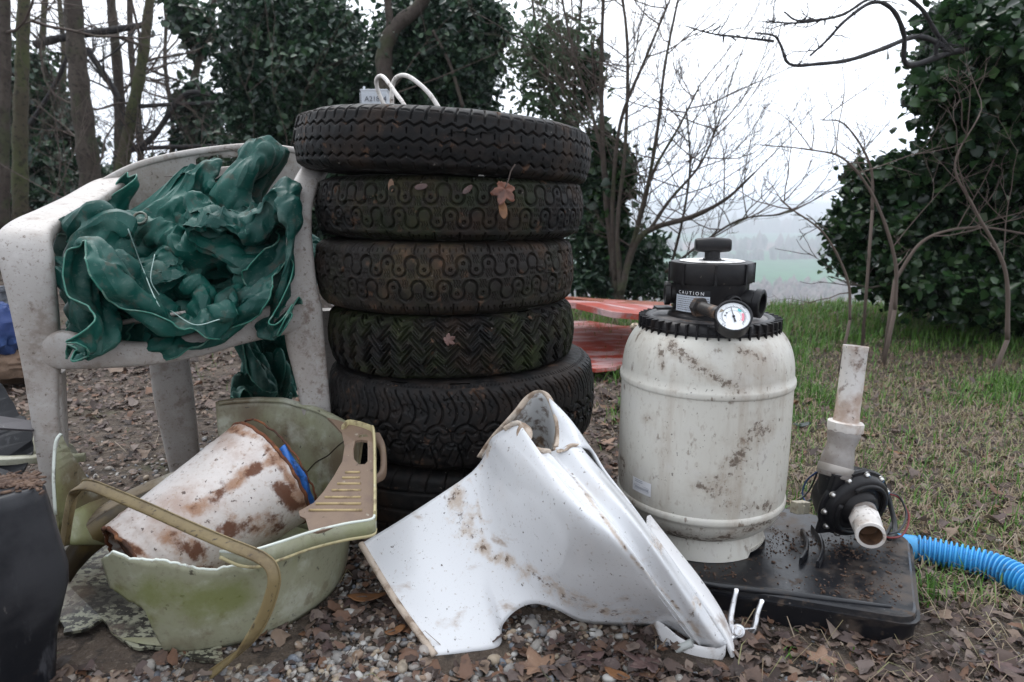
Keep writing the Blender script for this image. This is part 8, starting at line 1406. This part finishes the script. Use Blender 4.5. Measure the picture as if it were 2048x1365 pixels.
def cloth(n=280):
    """points of the folded sheet in mm, each row stored as steps from the one before; refined to n x n and sharply crumpled"""
    P = np.cumsum(np.array(CLOTH, float).transpose(1, 2, 0), axis=1) / 1000; m = P.shape[0]
    def lin(Q, n): t = np.linspace(0, len(Q) - 1 - 1e-6, n); i = t.astype(int); f = (t - i)[:, None]; return Q[i] * (1 - f) + Q[i + 1] * f
    A_l = np.stack([lin(P[k], n) for k in range(m)]); A_l = np.stack([lin(A_l[:, k], n) for k in range(n)], 1)
    P = np.stack([catmull(P[k], n) for k in range(m)]); P = np.stack([catmull(P[:, k], n) for k in range(n)], 1) * .55 + A_l * .45
    nn = np.cross(np.gradient(P, axis=0), np.gradient(P, axis=1)); nn /= np.linalg.norm(nn, axis=-1, keepdims=True) + 1e-9
    U, V = np.meshgrid(np.linspace(0, 1.45, n), np.linspace(0, 1.25, n), indexing='ij'); rg = np.random.default_rng(8); h = 0 * U
    def facets(u, v, cell, ang, seed, st_=1.0):          # flat facets meeting in sharp creases
        wu = (fbm(u * 3.1 + seed, v * 3.1) - .47) * .22; wv = (fbm(u * 3.1 + 9, v * 3.1 + seed) - .47) * .22
        a = ((u + wu) * math.cos(ang) + (v + wv) * math.sin(ang)) / cell; b = (-(u + wu) * math.sin(ang) + (v + wv) * math.cos(ang)) / cell / st_
        A, B_ = np.floor(a), np.floor(b); x, y = a - A, b - B_; hh = lambda i, k: hsh(A + i, B_ + k, seed) - .5
        up = hh(0, 0) + (hh(1, 0) - hh(0, 0)) * x + (hh(1, 1) - hh(1, 0)) * y; lo = hh(0, 0) + (hh(0, 1) - hh(0, 0)) * y + (hh(1, 1) - hh(0, 1)) * x
        return np.where(x > y, up, lo)
    h = .030 * facets(U, V, .12, .5, 1., 2.4) + .030 * facets(U, V, .060, 1.3, 2., 2.0) + .020 * facets(U, V, .034, 2.3, 3., 1.8) + .008 * facets(U, V, .018, .2, 4., 1.5)
    return P + nn * h[..., None]
CG = cloth()
M['tarp'] = mat('green_tarp', (.002, .052, .042), .50, [((.003, .035, .030), 5, .45, .62, .7), ((.11, .165, .145), 14, .50, .64, .55, None, 12, .8), ((.004, .085, .064), 3, .4, .6, .7), ((.075, .075, .06), 34, .56, .68, .7, None, 6, .9), ((.016, .03, .022), 12, .58, .70, .75), ((.10, .15, .13), 160, .56, .68, .5, (1, .3, 1))], [(500, .3, .0006)], trans=.05, spec=.35)  # pale overlays are dust, strengthened to paint in whitish highlights on the folds
M['tarp_hem'] = mat('tarp_hem', (.02, .14, .10), .5, [((.16, .24, .20), 60, .48, .62, .7)])
def tarp(name, label, X, extra=True):
    c = X.reshape(-1, 3).mean(0); c[2] = X[..., 2].min(); t = thing(name, label, 'tarpaulin', c)
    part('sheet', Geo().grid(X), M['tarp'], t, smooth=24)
    bd = np.vstack([X[0], X[1:, -1], X[-1, ::-1][1:], X[::-1, 0][1:]]); part('hem', Geo().tube(catmull(bd, 900), .0016, 5), M['tarp_hem'], t, smooth=180)
    return t
mid = (FL + FR) / 2; wd_ = np.linalg.norm((FR - FL)[:2]); fsd = (FR - FL) / np.linalg.norm(FR - FL)
x, y, z = CG[..., 0], CG[..., 1] * .86 + .03, CG[..., 2]
x = x + .09 * sst(z, .20, .32) * sst(y, -.15, .1)
fr_ = sst(-y, .12, .34); x = x * (1 - .10 * fr_) + .02 * fr_
zz = z * (.98 + .13 * sst(x, -.05, .20) * sst(y, -.20, .18)) + .0
lead = sst(-y, .20, .40); zz = zz - .050 * lead
X = mid + fsd * (x * .97 + .012)[..., None] + fn_ * (y * .93 + .215)[..., None] + np.array([0, 0, 1.]) * (zz - .028)[..., None]
tp = tarp('tarpaulin', 'crumpled dark green tarpaulin heaped on the seat of the armchair', X)
# the lower layer of the heap, lapping over the front edge of the seat
x, y, z = -CG[..., 0], CG[..., 1] * .62 + .04, CG[..., 2]; ld = sst(-y, .06, .26)
XL = mid + fsd * (x * .90 + .01)[..., None] + fn_ * (y + .17)[..., None] + np.array([0, 0, 1.]) * (z * .60 - .022 - .072 * ld * sst(.24 - np.abs(x), 0, .08))[..., None]
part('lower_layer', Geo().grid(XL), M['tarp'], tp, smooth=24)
bd = np.vstack([XL[0], XL[1:, -1], XL[-1, ::-1][1:], XL[::-1, 0][1:]]); part('hem', Geo().tube(catmull(bd, 900), .0016, 5), M['tarp_hem'], tp, smooth=180)
def front_pt(px, py):
    Q = np.vstack([X[::2, ::2].reshape(-1, 3), XL[::2, ::2].reshape(-1, 3)]); pr = np.array([proj(p) for p in Q]); d = np.hypot(pr[:, 0] - px, pr[:, 1] - py); k = np.where(d < 14)[0]
    return (Q[k[np.argmin(Q[k, 1])]] if len(k) else Q[np.argmin(d)])
p = front_pt(290, 428); Fg = frame_to(nrm([.1, -.85, .5])); g = Geo(); A = np.linspace(0, 2 * math.pi, 33); g.tube(np.array([p + [0, -.004, .002] + Fg @ np.array([.012 * math.cos(a), .012 * math.sin(a), 0]) for a in A]), .0026, 8)
part('eyelet', g, mat('eyelet', (.10, .12, .10), .4, [(DIRT, 80, .5, .65, .7)], metal=.5), tp, smooth=180)
th_m = mat('thread', (.35, .48, .45), .5); rg = np.random.default_rng(6)
for L_ in ([(262, 470), (300, 530), (330, 600), (352, 622)], [(312, 500), (322, 560), (332, 585)], [(352, 612), (400, 640), (450, 640)]):
    q = catmull([front_pt(*a) + [0, -.012, .004] for a in L_], 24); part('loose_thread', Geo().tube(q, .0010, 5), th_m, tp, smooth=180)
g = Geo()
for k in range(60):
    q = X[rg.integers(2, len(CG) - 2), rg.integers(2, len(CG) - 2)]; d = nrm([rg.normal(), -abs(rg.normal()), rg.normal()]); g.tube(catmull([q, q + d * .010 + rg.normal(size=3) * .002, q + d * .012 + rg.normal(size=3) * .010], 5), .0004, 3)
part('frayed_threads', g, M['tarp_hem'], tp, smooth=180); bpy.data.objects['frayed_threads']['kind'] = 'stuff'
# twigs caught on top of it
g = Geo()
for k in range(46):
    i, j = rg.integers(8, len(CG) - 8, 2); q = X[i, j]; 
    if q[2] < mid[2] + .12: continue
    a = rg.uniform(0, 6.3); d = np.array([math.cos(a), math.sin(a), rg.normal() * .3]); l = rg.uniform(.01, .05); g.tube(np.array([q + [0, 0, .004], q + [0, -.002, .007] + d * l * .5, q + [0, 0, .005] + d * l]), [.0010, .0009, .0004], 4)
single('twig_litter', g, M['twig'], 'dry twigs caught on top of the green tarpaulin', 'twigs', mid, kind='stuff', smooth=180)
# second piece hanging behind the right front leg
x, y, z = CG[..., 2] - .17, CG[..., 1] + .15, CG[..., 0]
c2 = W(563, 640, 1.84); X2 = c2 + np.stack([x * .62 + .015 * np.sin(z * 9), y * .45 + 0 * x, z * 1.18 - .0 + 0 * x], -1) + np.array([0, 0, .035])
t2 = tarp('tarpaulin', 'second fold of green tarpaulin hanging down behind the armchair, seen under its seat', X2)
